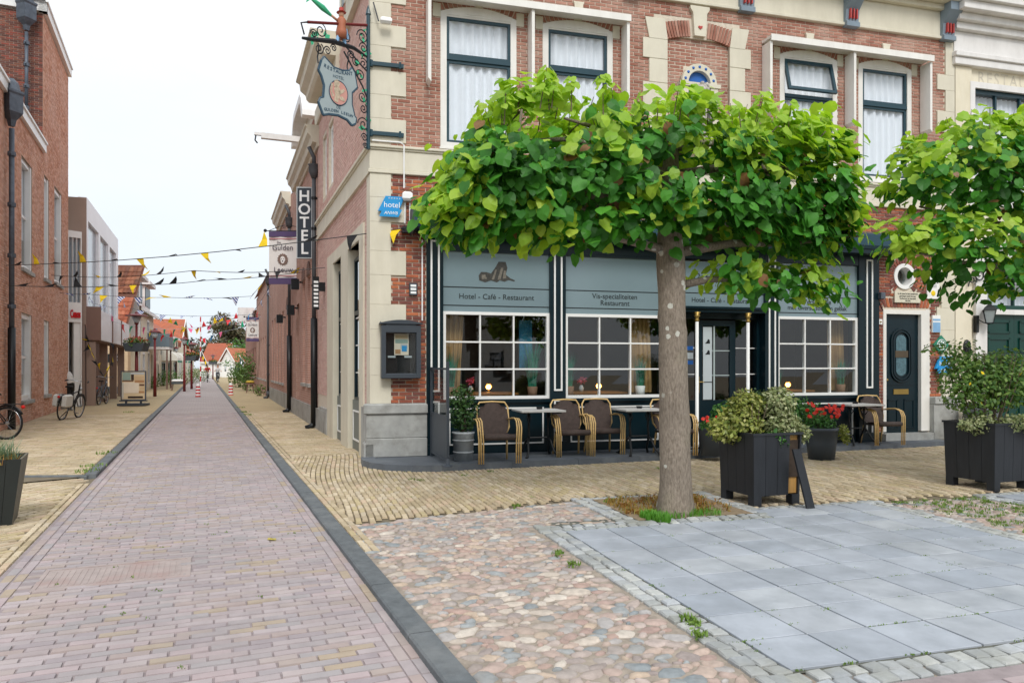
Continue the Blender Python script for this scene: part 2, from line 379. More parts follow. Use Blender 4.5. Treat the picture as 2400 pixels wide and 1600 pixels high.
# the far end of the lots left of the kerb line is cut away by the road mesh lying lower: trim it
square.data.clear_geometry()
b = MB(); pts = []
for u, w in ((9, -4.5), (9, 1.6), (1.4, 1.6), (1.4, 2.7), (-.2, 2.65)): pts.append(SL(u, w, ZP - .015))
pts.append(ST(toST(SL(-2.95, 1.98))[0], .02, ZP - .015)); pts.append(ST(0.5, .02, ZP - .015))
b.add([tuple(p) for p in pts], [tuple(range(len(pts)))])
sm = b.mesh('cobble_square', M['cobble_joint']); square.data = sm
lpave = tag(MB().add([tuple(ST(t, r, ZP - .012)) for t, r in ((12.2, -2.6), (130, -2.6), (130, -14), (8, -14))], [(0, 1, 2, 3)]).build('left_pavement', M['sand']), kind='structure')
lnear = tag(MB().quad(ST(-3, -10, .002), ST(-3, -2.5, .002), ST(12.2, -2.5, .002), ST(9, -11, .002)).build('left_forecourt', M['sand']), kind='structure')
# pavers
def pbrick(hl, hw, h=.02, i=.005):
    b = MB(); b.add([(-hl, -hw, -h), (hl, -hw, -h), (hl, hw, -h), (-hl, hw, -h), (-hl + i, -hw + i, 0), (hl - i, -hw + i, 0), (hl - i, hw - i, 0), (-hl + i, hw - i, 0)],
                    [(4, 5, 6, 7), (0, 1, 5, 4), (1, 2, 6, 5), (2, 3, 7, 6), (3, 0, 4, 7)]); return b
def rows(fr, ang, t0, t1, r0, r1, L, W, z, test, jit=.003, rowsalong=False, wav=0):
    res = []; n = int((t1 - t0) / W); rnd = random.Random(int(t0 * 10 + L * 1000 + r0 * 7))
    for i in range(n):
        t = t0 + (i + .5) * W; off = (i % 2) * L / 2 + rnd.uniform(-.02, .02); r = r0 - off
        while r < r1:
            lo, hi = max(r, r0), min(r + L, r1); r += L
            if hi - lo < .05: continue
            c = (lo + hi) / 2; sx_ = (hi - lo) / L
            p = fr(t + wav * math.sin(c * 1.1 + t * .4), c, z + rnd.uniform(-.003, .004))
            if test(p): res.append((tuple(p), (rnd.uniform(-.012, .012), rnd.uniform(-.012, .012), ang + rnd.gauss(0, .012)), (rnd.uniform(.98, 1.0) * sx_, rnd.uniform(.96, 1.02), 1), 0))
    return res
near = lambda p, d: (Vector(p) - CAM).length < d
PB = pbrick(.1008, .0345, .02, .004)
LID = (6.42, 6.95, -2.2, -1.25)     # manhole cover in street coordinates
def roadok(p):
    t, r = toST(p); return not (LID[0] < t < LID[1] and LID[2] - .05 < r < LID[3] + .05)
pl = rows(ST, AS, 1.5, 27, -2.322, -.198, .205, .0745, .016, roadok, wav=.02)
for rr in (-2.36, -2.44, -.16, -.09):
    pl += [(tuple(ST(1.5 + k * .205, rr, .014 + random.uniform(-.002, .003))), (0, 0, AS + PI / 2 + random.gauss(0, .01)), (1, 1, 1), 0) for k in range(124)]
lay(road, 'paver', [PB], pl, M['paver'], 300, 'road_pavers')
# paving beyond the pieces: pattern only
def farpave(name, c1, c2, mort, ang):
    t = NT(name); g = t.n('ShaderNodeNewGeometry').outputs['Position']; mp = t.n('ShaderNodeMapping'); mp.inputs['Rotation'].default_value = (0, 0, -ang)
    t.l(g, mp.inputs[0]); b = t.n('ShaderNodeTexBrick'); b.inputs['Scale'].default_value = 1; b.inputs['Brick Width'].default_value = .205; b.inputs['Row Height'].default_value = .0745; b.inputs['Mortar Size'].default_value = .006
    for i, c in ((1, c1), (2, c2), (3, mort)): b.inputs[i].default_value = (*hx(c), 1)
    t.l(mp.outputs[0], b.inputs['Vector']); c = t.scale(b.outputs[0], t.remap(t.noise(.8, 5), .88, 1.1)); t.l(c, t.b.inputs['Base Color']); t.b.inputs['Roughness'].default_value = .85; return t.m
tag(MB().quad(ST(27, -2.49, .014), ST(27, -.03, .014), ST(128, -.03, .014), ST(128, -2.49, .014)).build('far_road', farpave('far_road_pavers', 'a69c9b', '9f9797', '8d8480', AS)), kind='structure')
fy = farpave('far_yellow_pavers', 'b3a07c', 'a99672', '8f8166', AS)
tag(MB().quad(ST(27, .08, ZP), ST(27, 6, ZP), ST(128, 6, ZP), ST(128, .08, ZP)).build('far_pavement', fy), kind='structure')
tag(MB().quad(ST(27, -12, ZP), ST(27, -2.64, ZP), ST(128, -2.64, ZP), ST(128, -12, ZP)).build('far_left_pavement', fy), kind='structure')
# right pavement: rows across the street side, rows along the facade in front of the terrace
def yfront(p):
    u, ww = toSL(p); t, r = toST(p)
    return r > .2 and ww > wA(u) + .04 and ww < 8 and u > -9 and (t < 13.4)
HU = math.atan(.27)
HUv = Vector((math.cos(HU), math.sin(HU), 0)); HVv = Vector((-math.sin(HU), math.cos(HU), 0))
FR = lambda t, r, z: Vector((0, 6, 0)) + HUv * r + HVv * t + Vector((0, 0, z))
FR2 = lambda t, r, z: Vector((0, 6, 0)) + HUv * t + HVv * r + Vector((0, 0, z))
yl = rows(FR2, HU + PI / 2, -6, 14.2, -2, 8.5, .205, .0665, ZP + .004, yfront, wav=.05)
yl += rows(ST, AS, 13.4, 27, .22, 4.6, .205, .0665, ZP + .004, lambda p: True, wav=.03)
for rr in (.115, .18): yl += [(tuple(ST(6.6 + k * .205, rr, ZP + .003)), (0, 0, AS + PI / 2 + random.gauss(0, .01)), (1, 1, 1), 0) for k in range(98)]
lay(pave, 'paver', [pbrick(.0975, .0295)], yl, M['yellow'], 300, 'yellow_pavers')
ll = rows(ST, AS, 12.4, 27, -7.2, -2.68, .205, .0665, ZP + .004, lambda p: p.y > 10.35, wav=.03)
lay(lpave, 'paver', [pbrick(.0975, .0295)], ll, M['yellow'], 300, 'yellow_pavers')
FD = lambda t, r, z: Vector((-7, 6, 0)) + Vector((.5, .866, 0)) * r + Vector((-.866, .5, 0)) * t + Vector((0, 0, z))
ln = rows(FD, PI / 3, -6, 5, -6, 8, .205, .0665, .016, lambda p: toST(p)[1] < -2.66 and p.y < 10.18 and p.y > 3 and p.x > -9, wav=.04)
ln += [(tuple(ST(1.5 + k * .205, rr, .017)), (0, 0, AS + PI / 2 + random.gauss(0, .01)), (1, 1, 1), 0) for k in range(50) for rr in (-2.545, -2.615)]
lay(lnear, 'paver', [pbrick(.0975, .0295)], ln, M['yellow'], 300, 'yellow_pavers')
# kerbs in long stones
def kerbline(a, b, w, z, L=1.0):
    d = (b - a); n = max(1, round(d.length / L)); d.normalize(); s = Vector((-d.y, d.x, 0)) * w / 2
    st = (b - a).length / n; res = []
    for i in range(n):
        m = MB(); p0 = a + d * (i * st + .004); p1 = a + d * ((i + 1) * st - .004); j = random.uniform(-.003, .003)
        P = [p0 - s, p1 - s, p1 + s, p0 + s]; e = .012
        q = [p0 - s * .86, p1 - s * .86, p1 + s * .86, p0 + s * .86]
        m.add([(*p.xy, -.05) for p in P] + [(*p.xy, z - e + j) for p in P] + [(*p.xy, z + j) for p in q],
              [(4, 5, 1, 0), (5, 6, 2, 1), (6, 7, 3, 2), (7, 4, 0, 3), (8, 9, 5, 4), (9, 10, 6, 5), (10, 11, 7, 6), (11, 8, 4, 7), (11, 10, 9, 8)]); res.append(m)
    return res
def fixn(o):
    import bmesh
    bm = bmesh.new(); bm.from_mesh(o.data); bmesh.ops.recalc_face_normals(bm, faces=bm.faces); bm.to_mesh(o.data); bm.free()
kerb = tag(put('kerb', None), kind='structure')
for m in kerbline(ST(1.5, 0), ST(29.5, 0), .15, .062): fixn(m.build('kerb_stone', M['kerb'], kerb))
far = MB()
for m in kerbline(ST(29.5, 0), ST(70, 0), .15, .06, 2) + kerbline(ST(33, -2.58), ST(70, -2.58), .15, .06, 2): far.add(m.v, m.f)
fixn(tag(far.build('far_kerb', M['kerb'], kerb), kind='stuff'))
tk = toST((-5.85, 10.25))[0]
for m in kerbline(ST(tk, -2.585), ST(33, -2.585), .15, .062): fixn(m.build('kerb_stone', M['kerb'], kerb))
for m in kerbline(Vector((-9.8, 10.1, 0)), ST(tk, -2.6), .1, .05): fixn(m.build('kerb_stone', M['kerb'], kerb))
# manhole cover set in the road
mh = thing('manhole_cover', 'rusty rectangular ribbed drain cover set in the brick road', 'manhole cover', ST((LID[0] + LID[1]) / 2, (LID[2] + LID[3]) / 2), AS)
M['mhm'] = mat('worn_reddish_cover', 'a39692', .7, .15, 8, .3, dirt='a08883', dsc=3)
b = MB(); hw, hh = (LID[3] - LID[2]) / 2, (LID[1] - LID[0]) / 2
b.box(-hw, -hh, -.02, hw, hh, .014); b.build('cover_plate', M['mhm'], mh)
b = MB()
for k in range(22): x = -hw + .05 + k * (2 * hw - .1) / 21; b.box(x - .012, -hh + .05, .014, x + .012, hh - .05, .0165)
b.build('ribs', M['mhm'], mh)
b = MB()
for x0, y0, x1, y1 in ((-hw - .03, -hh - .03, hw + .03, -hh), (-hw - .03, hh, hw + .03, hh + .03), (-hw - .03, -hh, -hw, hh), (hw, -hh, hw + .03, hh)): b.box(x0, y0, -.02, x1, y1, .018)
b.build('rim', M['mhm'], mh)
# ---- square: slabs, setts, cobbles
SU0, SU1, SW0, SW1 = -.86, 2.80, -2.06, 1.40
rnd = random.Random(3); spl = []
sv = MB(); sv.bbox(-.1945, -.1945, -.04, .1945, .1945, 0, .003)
PIT = (.02, 1.28, 1.48, 2.62)
def slabgrid(u0, u1, w0, w1):
    nu, nw = round((u1 - u0) / .4067), round((w1 - w0) / .403); du, dw = (u1 - u0) / nu, (w1 - w0) / nw
    for i in range(nu):
        o = rnd.choice((0, 0, 0, .08, .13)) * 0
        for k in range(nw):
            u, ww = u0 + (i + .5) * du, w0 + (k + .5) * dw + o
            spl.append((tuple(SL(u, ww, ZP + .008 + rnd.uniform(-.002, .002))), (rnd.uniform(-.003, .003), rnd.uniform(-.003, .003), AU + rnd.gauss(0, .002)), (du / .4067 * 1.012, dw / .403 * 1.005, 1), 0))
slabgrid(SU0, SU1, SW0, 1.18)
slabgrid(1.36, SU1, 1.18, 1.58)
slabgrid(4.62, 7.9, -2.0, 1.55)
M['slab_joint'] = mat('dark_slab_joint', '5f6058', .95, .3, 9)
slabpav = tag(MB().quad(SL(SU0 - .02, SW0 - .02, ZP - .005), SL(SU1 + .02, SW0 - .02, ZP - .005), SL(SU1 + .02, 1.6, ZP - .005), SL(SU0 - .02, 1.6, ZP - .005)).build('slab_paving', M['slab_joint']), kind='structure')
lay(slabpav, 'slab', [sv], spl, M['slabs'], 300, 'slabs')
svar = []
for k in range(6):
    q = MB(); r2 = random.Random(k); P = [(x * (.048 + r2.uniform(-.006, .003)), y * (.048 + r2.uniform(-.006, .003))) for x, y in ((-1, -1), (1, -1), (1, 1), (-1, 1))]
    i = .86; zt = [r2.uniform(-.004, .004) for _ in range(4)]
    q.add([(x, y, -.03) for x, y in P] + [(x, y, -.008) for x, y in P] + [(x * i, y * i, zt[n_]) for n_, (x, y) in enumerate(P)],
          [(0, 1, 5, 4), (1, 2, 6, 5), (2, 3, 7, 6), (3, 0, 4, 7), (4, 5, 9, 8), (5, 6, 10, 9), (6, 7, 11, 10), (7, 4, 8, 11), (8, 9, 10, 11)]); svar.append(q)
stl = []
def settrow(u0, w0, u1, w1, n=2, s=.108):
    a, c = Vector((u0, w0)), Vector((u1, w1)); d = c - a; L = d.length; d.normalize(); pn = Vector((-d.y, d.x)); k = max(1, int(L / s))
    for j in range(n):
        for i in range(k):
            p = a + d * ((i + .5 + (j % 2) * .3) * L / k) + pn * (j * s + s / 2)
            sx = rnd.choice((1, 1, 1.15, .85)); stl.append((tuple(SL(p.x, p.y, ZP + .006 + rnd.uniform(-.004, .004))), (rnd.uniform(-.04, .04), rnd.uniform(-.04, .04), AU + math.atan2(d.y, d.x) + rnd.gauss(0, .05)), (sx, 1, 1), rnd.randrange(6)))
settrow(SU0, SW0 - .25, SU0, 1.45, 2)                          # left edge
settrow(SU1 + .23, SW0 - .25, SU1 + .23, 1.7, 2)               # right edge
settrow(SU0 - .2, SW0 - .235, 7.9, SW0 - .235, 2)              # front edge
settrow(SU0 - .22, 1.2, .02, 1.2, 2)                           # back, left of the tree
settrow(.0, 1.2, 1.38, 1.2, 2)
settrow(0, 1.4, 0, 2.75, 2); settrow(1.5, 1.42, 1.5, 2.75, 2); settrow(-.1, 2.62, 1.45, 2.62, 1)
settrow(1.5, 1.58, 3.1, 1.58, 1); settrow(4.6, -2.0, 4.6, 1.6, 2); settrow(4.4, 1.57, 7.9, 1.57, 1)
sett = tag(put('sett_border', None), kind='structure')
lay(sett, 'sett', svar, stl, M['sett'], 300, 'setts')
cvar = []
for k in range(10):
    q = MB(); r2 = random.Random(50 + k); n = 8; rad = [r2.uniform(.72, 1.18) for _ in range(n)]; V, Fc = [], []
    for lev, (s_, z_) in enumerate(((1, -.55), (1, -.12), (.82, .2), (.45, .36))):
        for j in range(n): a = 2 * PI * j / n + lev * .05; V.append((rad[j] * s_ * math.cos(a), rad[j] * s_ * math.sin(a), z_ + r2.uniform(-.05, .05) * (lev > 1)))
    for lev in range(3):
        for j in range(n): c_ = (j + 1) % n; Fc.append((lev * n + j, lev * n + c_, lev * n + n + c_, lev * n + n + j))
    V.append((0, 0, .4)); Fc += [(3 * n + j, 3 * n + (j + 1) % n, 4 * n) for j in range(n)]; q.add(V, Fc); cvar.append(q)
cbl = []; taken = {}
def freeat(p, r):
    ix, iy = int(p.x / .18), int(p.y / .18)
    for a in range(ix - 1, ix + 2):
        for c_ in range(iy - 1, iy + 2):
            for (q, rq) in taken.get((a, c_), ()):
                if (q - p.xy).length < (r + rq) * .9: return False
    return True
def cobbleok(p):
    u, ww = toSL(p); t, r = toST(p)
    if r < .13 or ww > wA(u) - .06 or ww < -3.6: return False
    if SU0 - .27 < u < SU1 + .05 and SW0 - .3 < ww < 1.45: return False
    if u > SU0 - .27 and ww < SW0 - .05: return False
    if -.26 < u < 1.55 and ww > 1.15: return False
    if 3.08 < u < 4.36 and ww < 1.55: return True
    return u < SU0 - .25 or (-1.2 < u < -.25 and ww > 1.44)
rnd = random.Random(11)
for k in range(52000):
    if k % 5 == 0: p = SL(rnd.uniform(3.08, 4.4), rnd.uniform(-1.6, 1.6), ZP)
    else: p = SL(rnd.uniform(-4.2, -.2), rnd.uniform(-3.6, 2.75), ZP)
    r = rnd.choice((.038, .046, .055, .062)) if k < 12000 else (rnd.choice((.03, .036, .042)) if k < 28000 else (.025 if k < 40000 else .018))
    if cobbleok(p) and freeat(p, r):
        taken.setdefault((int(p.x / .18), int(p.y / .18)), []).append((p.xy, r))
        e = rnd.uniform(1.05, 1.6); cbl.append((tuple(p + Vector((0, 0, -.013))), (rnd.uniform(-.1, .1), rnd.uniform(-.1, .1), AU + rnd.gauss(0, .5)), (r * e * 1.1, r / e * 1.22, .024 + r * .1), rnd.randrange(10)))
bigp = G(1350, 1385, ZP); cbl.append((tuple(bigp), (0, 0, AU - .1), (.105, .075, .022), 3))
lay(square, 'cobblestone', cvar, cbl, M['cobble'], 300, 'cobblestones', True)
# brick strip at the lower right corner, in front of the setts
fl = rows(SL, AU, -9, 9, -3.4, -2.4, .0, 1, 0, lambda p: False) if False else []
FS = lambda t, r, z: SL(r, t, z)
fl = rows(FS, AU, -3.6, -2.36, -.85, 4.5, .205, .0745, ZP + .004, lambda p: toST(p)[1] > .3, wav=.01)
apron = tag(MB().quad(SL(-1.2, -4.4, ZP - .003), SL(9, -4.4, ZP - .003), SL(9, -2.3, ZP - .003), SL(-1.1, -2.3, ZP - .003)).build('brick_apron', M['road_joint']), kind='structure')
lay(apron, 'paver', [PB], fl, M['paver'], 300, 'apron_pavers')
pit = tag(MB().add([tuple(SL(u, ww, ZP + .002)) for u, ww in ((0, 1.42), (1.3, 1.42), (1.3, 2.64), (0, 2.64))], [(0, 1, 2, 3)]).build('tree_pit', M['soil']), kind='structure')
# grass and weeds
def blades(b, c, n, rad, h, lean=.5, w_=.006, rn=random):
    for _ in range(n):
        a, d = rn.uniform(0, 2 * PI), rad * math.sqrt(rn.random()); p = c + Vector((math.cos(a) * d, math.sin(a) * d, 0)); hh = h * rn.uniform(.5, 1.1)
        q = rn.uniform(0, 2 * PI); t = Vector((math.cos(q), math.sin(q), 0)); s = Vector((-t.y, t.x, 0)) * w_; l = lean * hh * rn.random()
        b.add([tuple(p - s), tuple(p + s), tuple(p + s * .7 + t * l * .4 + Vector((0, 0, hh * .6))), tuple(p - s * .7 + t * l * .4 + Vector((0, 0, hh * .6))), tuple(p + t * l + Vector((0, 0, hh)))], [(0, 1, 2, 3), (3, 2, 4)])
def leaflets(b, c, n, rx, ry, rz, s, rn=random, shell=False):
    for _ in range(n):
        v = Vector((rn.gauss(0, 1), rn.gauss(0, 1), rn.gauss(0, 1))).normalized() * (rn.uniform(.75, 1) if shell else rn.random() ** .4)
        p = c + Vector((v.x * rx, v.y * ry, v.z * rz)); d = (v + Vector((rn.gauss(0, .5), rn.gauss(0, .5), rn.gauss(0, .5) + .3))).normalized()
        t = d.orthogonal().normalized(); t = (t * math.cos(q := rn.uniform(0, 6.28)) + d.cross(t) * math.sin(q)).normalized(); e = d.cross(t); k = s * rn.uniform(.7, 1.3)
        b.add([tuple(p), tuple(p + t * k * .5 + e * k * .3), tuple(p + t * k + d * k * .1), tuple(p + t * k * .5 - e * k * .3)], [(0, 1, 2, 3)])
rnd = random.Random(5); b = MB()
for u, ww, n in ((.25, 1.56, 220), (.62, 1.52, 130), (.85, 1.52, 90), (.4, 1.5, 120)): blades(b, SL(u, ww, ZP), n, .13, .075, .6, .004, rnd)
for px, py in ((1530, 1218), (1555, 1222), (1515, 1212)): blades(b, G(px, py, ZP), 160, .07, .09, .6, .004, rnd)
tag(b.build('grass', M['grassy']), 'bright green grass growing at the foot of the trunk', kind='stuff')
b = MB()
for k in range(110):
    u, ww = rnd.uniform(.05, 1.25), rnd.uniform(1.6, 2.55); blades(b, SL(u, ww, ZP), 9, .07, .07, 1.2, .005, rnd); leaflets(b, SL(u, ww, ZP + .03), 5, .06, .06, .03, .035, rnd)
tag(b.build('dry_weeds', M['dryweed']), 'brown withered weeds around the trunk in the tree pit', kind='stuff')
b = MB()
for k in range(150):                                       # moss and weeds in slab joints and between the right hand cobbles
    i, jn = rnd.randrange(0, 10), rnd.randrange(0, 9)
    u, ww = (SU0 + i * .4067, SW0 + rnd.uniform(0, 3.3)) if rnd.random() < .45 else (SU0 + rnd.uniform(0, 3.66), SW0 + jn * .403)
    for q in range(rnd.randrange(2, 8)): blades(b, SL(u + rnd.uniform(-.08, .08), ww + rnd.uniform(-.006, .006), ZP), 3, .012, .014, 1, .004, rnd)
for k in range(260): blades(b, SL(rnd.uniform(3.1, 4.35), rnd.uniform(-.6, 1.5), ZP + .01), 14, .035, .03, 1, .004, rnd)
for px, py in ((1306, 1297), (1345, 1322), (1612, 1450), (1625, 1462), (1424, 1176), (1430, 1172), (1210, 1186), (1640, 1488), (1590, 1090 + 40)): blades(b, G(px, py, ZP), 40, .05, .035, 1.2, .006, rnd); leaflets(b, G(px, py, ZP + .02), 14, .05, .05, .02, .03, rnd)
for k in range(26): blades(b, ST(rnd.uniform(3, 9), rnd.uniform(-2.3, -.2), .01), 8, .02, .02, 1, .004, rnd)
for t, r in ((12.6, -2.68), (13.2, -2.66), (15, -2.7), (28, -3.4), (29.5, .12), (26.5, .14), (25, .15)): blades(b, ST(t, r, .05), 40, .18, .06, 1, .008, rnd)
for k in range(60): blades(b, FR(rnd.uniform(2.2, 6), rnd.uniform(-1, 8), ZP), 5, .03, .018, 1, .004, rnd) if yfront(FR(rnd.uniform(2.2, 6), 3, 0)) else None
for x_, y_ in ((1090, 1115), (1150, 1105), (1545, 1098), (965, 1124), (985, 1126)): blades(b, G(x_, y_, ZP), 25, .06, .03, 1, .005, rnd)
tag(b.build('joint_weeds', M['moss']), 'small green weeds and moss growing in the paving joints', kind='stuff')
M['fallen'] = leafmat('fallen_leaf', ['b0a040', 'c0b050'], .2)
for (px, py, lb) in ((638, 1264, 'single yellowish fallen leaf lying on the brick road'),):
    lf = MB(); lf.add([(0, -.05, .002), (.035, -.01, .008), (.03, .03, .004), (0, .055, .012), (-.03, .03, .003), (-.035, -.01, .01)], [(0, 1, 2, 3), (0, 3, 4, 5)])
    tag(lf.build('fallen_leaf', M['fallen'], None, loc=G(px, py, .02), rz=1), lb, 'leaf')
# ================================================================ HOTEL ON THE CORNER
HC = Vector((-2.23, 11.73, 0))
def HW(x, y, z): return HC + HUv * x + HVv * y + Vector((0, 0, z))
hotel = thing('hotel_building', 'red brick corner hotel with cream corner stones and dark teal restaurant front', 'building', HC, HU)
ZT, WR = 8.9, 11.42
upw = [(1.104, 2.383), (2.846, 4.114), (7.443, 8.688), (9.165, 10.396)]
UP0, UPS = 5.13, 7.36                                  # sill and shoulder of the upper frames
holes_u = [(a, b, UP0, UPS) for a, b in upw]
shop = (.87, 9.60, .1, 4.06)
rdoor = (9.75, 10.81, .0, 2.66)
rh = (10.0, 10.45, 3.09, 3.54)
b = MB()
for x0, x1, z0, z1 in cells(0, WR, 0, 8.1, holes_u + [shop, rdoor, rh, (5.15, 6.39, 5.07, 7.42)]): b.box(x0, 0, z0, x1, .3, z1)
b.build('front_wall', M['mortar'], hotel)
# bricks: upper facade, lower rustic brick
niche_l, niche_r = (4.80, 5.15), (6.39, 6.70)
bh = [(a - .0, c + .0, UP0, UPS + .1) for a, c in upw] + [(-1, .3, 4, 9), (.3, .54, 5.135, 5.504), (.3, .54, 5.88, 6.268), (.3, .54, 6.659, 7.0), (.3, .54, 7.35, 7.7),
     (11.0, 12, 5.07, 5.6), (11.2, 12, 5.6, 6.2), (11.0, 12, 6.2, 6.61), (11.2, 12, 6.61, 7.03), (11.0, 12, 7.03, 7.33), (11.2, 12, 7.33, 7.63), (11.2, 12, 7.63, 8.1)]
arc = lambda x, xc, hw_, zs, rise: zs + rise * (1 - ((x - xc) / hw_) ** 2)
nh = [(4.80, 6.70, 5.1, 7.33), (4.9, 6.6, 7.33, 7.74)]
upl = [(a, c, UPS, UPS + .16) for a, c in upw]
brick_fill(hotel, [(0, WR, 5.07, 8.01)], bh + nh + upl, HW, M['brick_front'], 300, .205, .0605, .0105, 0, .009, 'upper_brickwork')
lowq = [(.97, 1.42, .3), (1.42, 1.85, .54), (1.85, 2.15, .3), (2.15, 2.545, .54), (2.545, 3.015, .3), (3.015, 3.4, .54), (3.4, 3.86, .3), (3.86, 4.25, .54), (4.25, 4.63, .3)]
rlowq = [(.4, 1.85, 11.1), (1.85, 2.28, 11.06), (2.28, 2.72, 10.99), (2.72, 3.1, 11.1), (3.1, 3.6, 11.0), (3.6, 4.63, 11.1)]
bl = [(-1, q, a, c) for a, c, q in lowq] + [(q, 12, a, c) for a, c, q in rlowq] + [(.87, 9.6, 0, 4.02), (9.73, 10.83, 0, 2.69), (9.93, 10.52, 3.02, 3.62), (9.73, 10.83, 2.69, 2.9)]
brick_fill(hotel, [(0, WR, .97, 4.63), (9.6, WR, .3, .97)], bl, HW, M['brick_low'], 300, .215, .0615, .011, 0, .014, 'lower_brickwork')
# voussoirs over door and round window
for k in range(14):
    vb = MB(); x = 9.75 + (k + .5) * 1.06 / 14; s_ = (x - 10.28) * .12; vb.prism([(x - .03, 2.71), (x + .03, 2.71), (x + .03 + s_, 2.885), (x - .03 + s_, 2.885)], -.014, .02); vb.build('arch_brick', M['brick_low'], hotel)
for k in range(30):
    a = 2 * PI * k / 30; c, s = math.cos(a), math.sin(a); da = .085
    P = [(10.225 + r_ * math.cos(a + d), 3.315 + r_ * math.sin(a + d)) for r_, d in ((.255, -da), (.255, da), (.375, da * .8), (.375, -da * .8))]
    if 3.03 < 3.315 + .375 * s: vb = MB(); vb.prism(P, -.014, .02); vb.build('arch_brick', M['brick_low'], hotel)
# quoins
def quoin(x0, x1, z0, z1): b = MB(); b.bbox(x0, -.03, z0 + .001, x1, .02, z1 - .001, .003); b.build('quoin', M['cream'], hotel)
for z0, z1, l in ((5.135, 5.504, .54), (5.504, 5.88, .3), (5.88, 6.268, .54), (6.268, 6.659, .3), (6.659, 7.0, .54), (7.0, 7.35, .3), (7.35, 7.7, .54), (7.7, 8.0, .3)): quoin(-.03, l, z0, z1)
for z0, z1, l in lowq: quoin(-.03, l, z0, z1)
for z0, z1, x in ((5.07, 5.6, 11.0), (5.6, 6.2, 11.2), (6.2, 6.61, 11.0), (6.61, 7.03, 11.2), (7.03, 7.33, 11.0), (7.33, 8.0, 11.2)): quoin(x, WR, z0, z1)
for z0, z1, x in rlowq: quoin(x, WR, z0, z1)
# string course round the corner, frieze and cornice
def band(z0, z1, o, m='cream', nm='string_course', x0=0, x1=WR, back=.05):
    b = MB(); b.bbox(x0 - o, -o, z0, x1, back, z1, .008); b.build(nm, M[m], hotel)
band(4.69, 5.0, .035); band(5.0, 5.03, .06); band(5.03, 5.075, .085); band(4.63, 4.69, .055)
band(8.01, 8.07, .075, nm='frieze_moulding'); band(8.07, 8.56, .04, nm='frieze'); band(8.56, 8.66, .14, nm='cornice'); band(8.66, 8.76, .32, nm='cornice'); band(8.76, 8.9, .45, nm='cornice')
M['greyblue'] = mat('grey_blue_paint', '7b8a97', .5, .08); M['redline'] = mat('red_paint_line', 'b5423c', .5, 0)
for xc in (2.2, 4.45, 6.70, 8.95, 11.2):
    b = MB(); w_ = .145
    b.xprism([(-.02, 7.98), (-.14, 7.98), (-.14, 8.06), (-.1, 8.1), (-.12, 8.3), (-.3, 8.5), (-.3, 8.66), (-.02, 8.66)], xc - w_, xc + w_)
    br = b.build('frieze_bracket', M['greyblue'], hotel)
    b = MB()
    for d in (-.07, 0, .07): b.box(xc + d - .012, -.16, 8.12, xc + d + .012, -.1, 8.3)
    b.build('red_flutes', M['redline'], br)
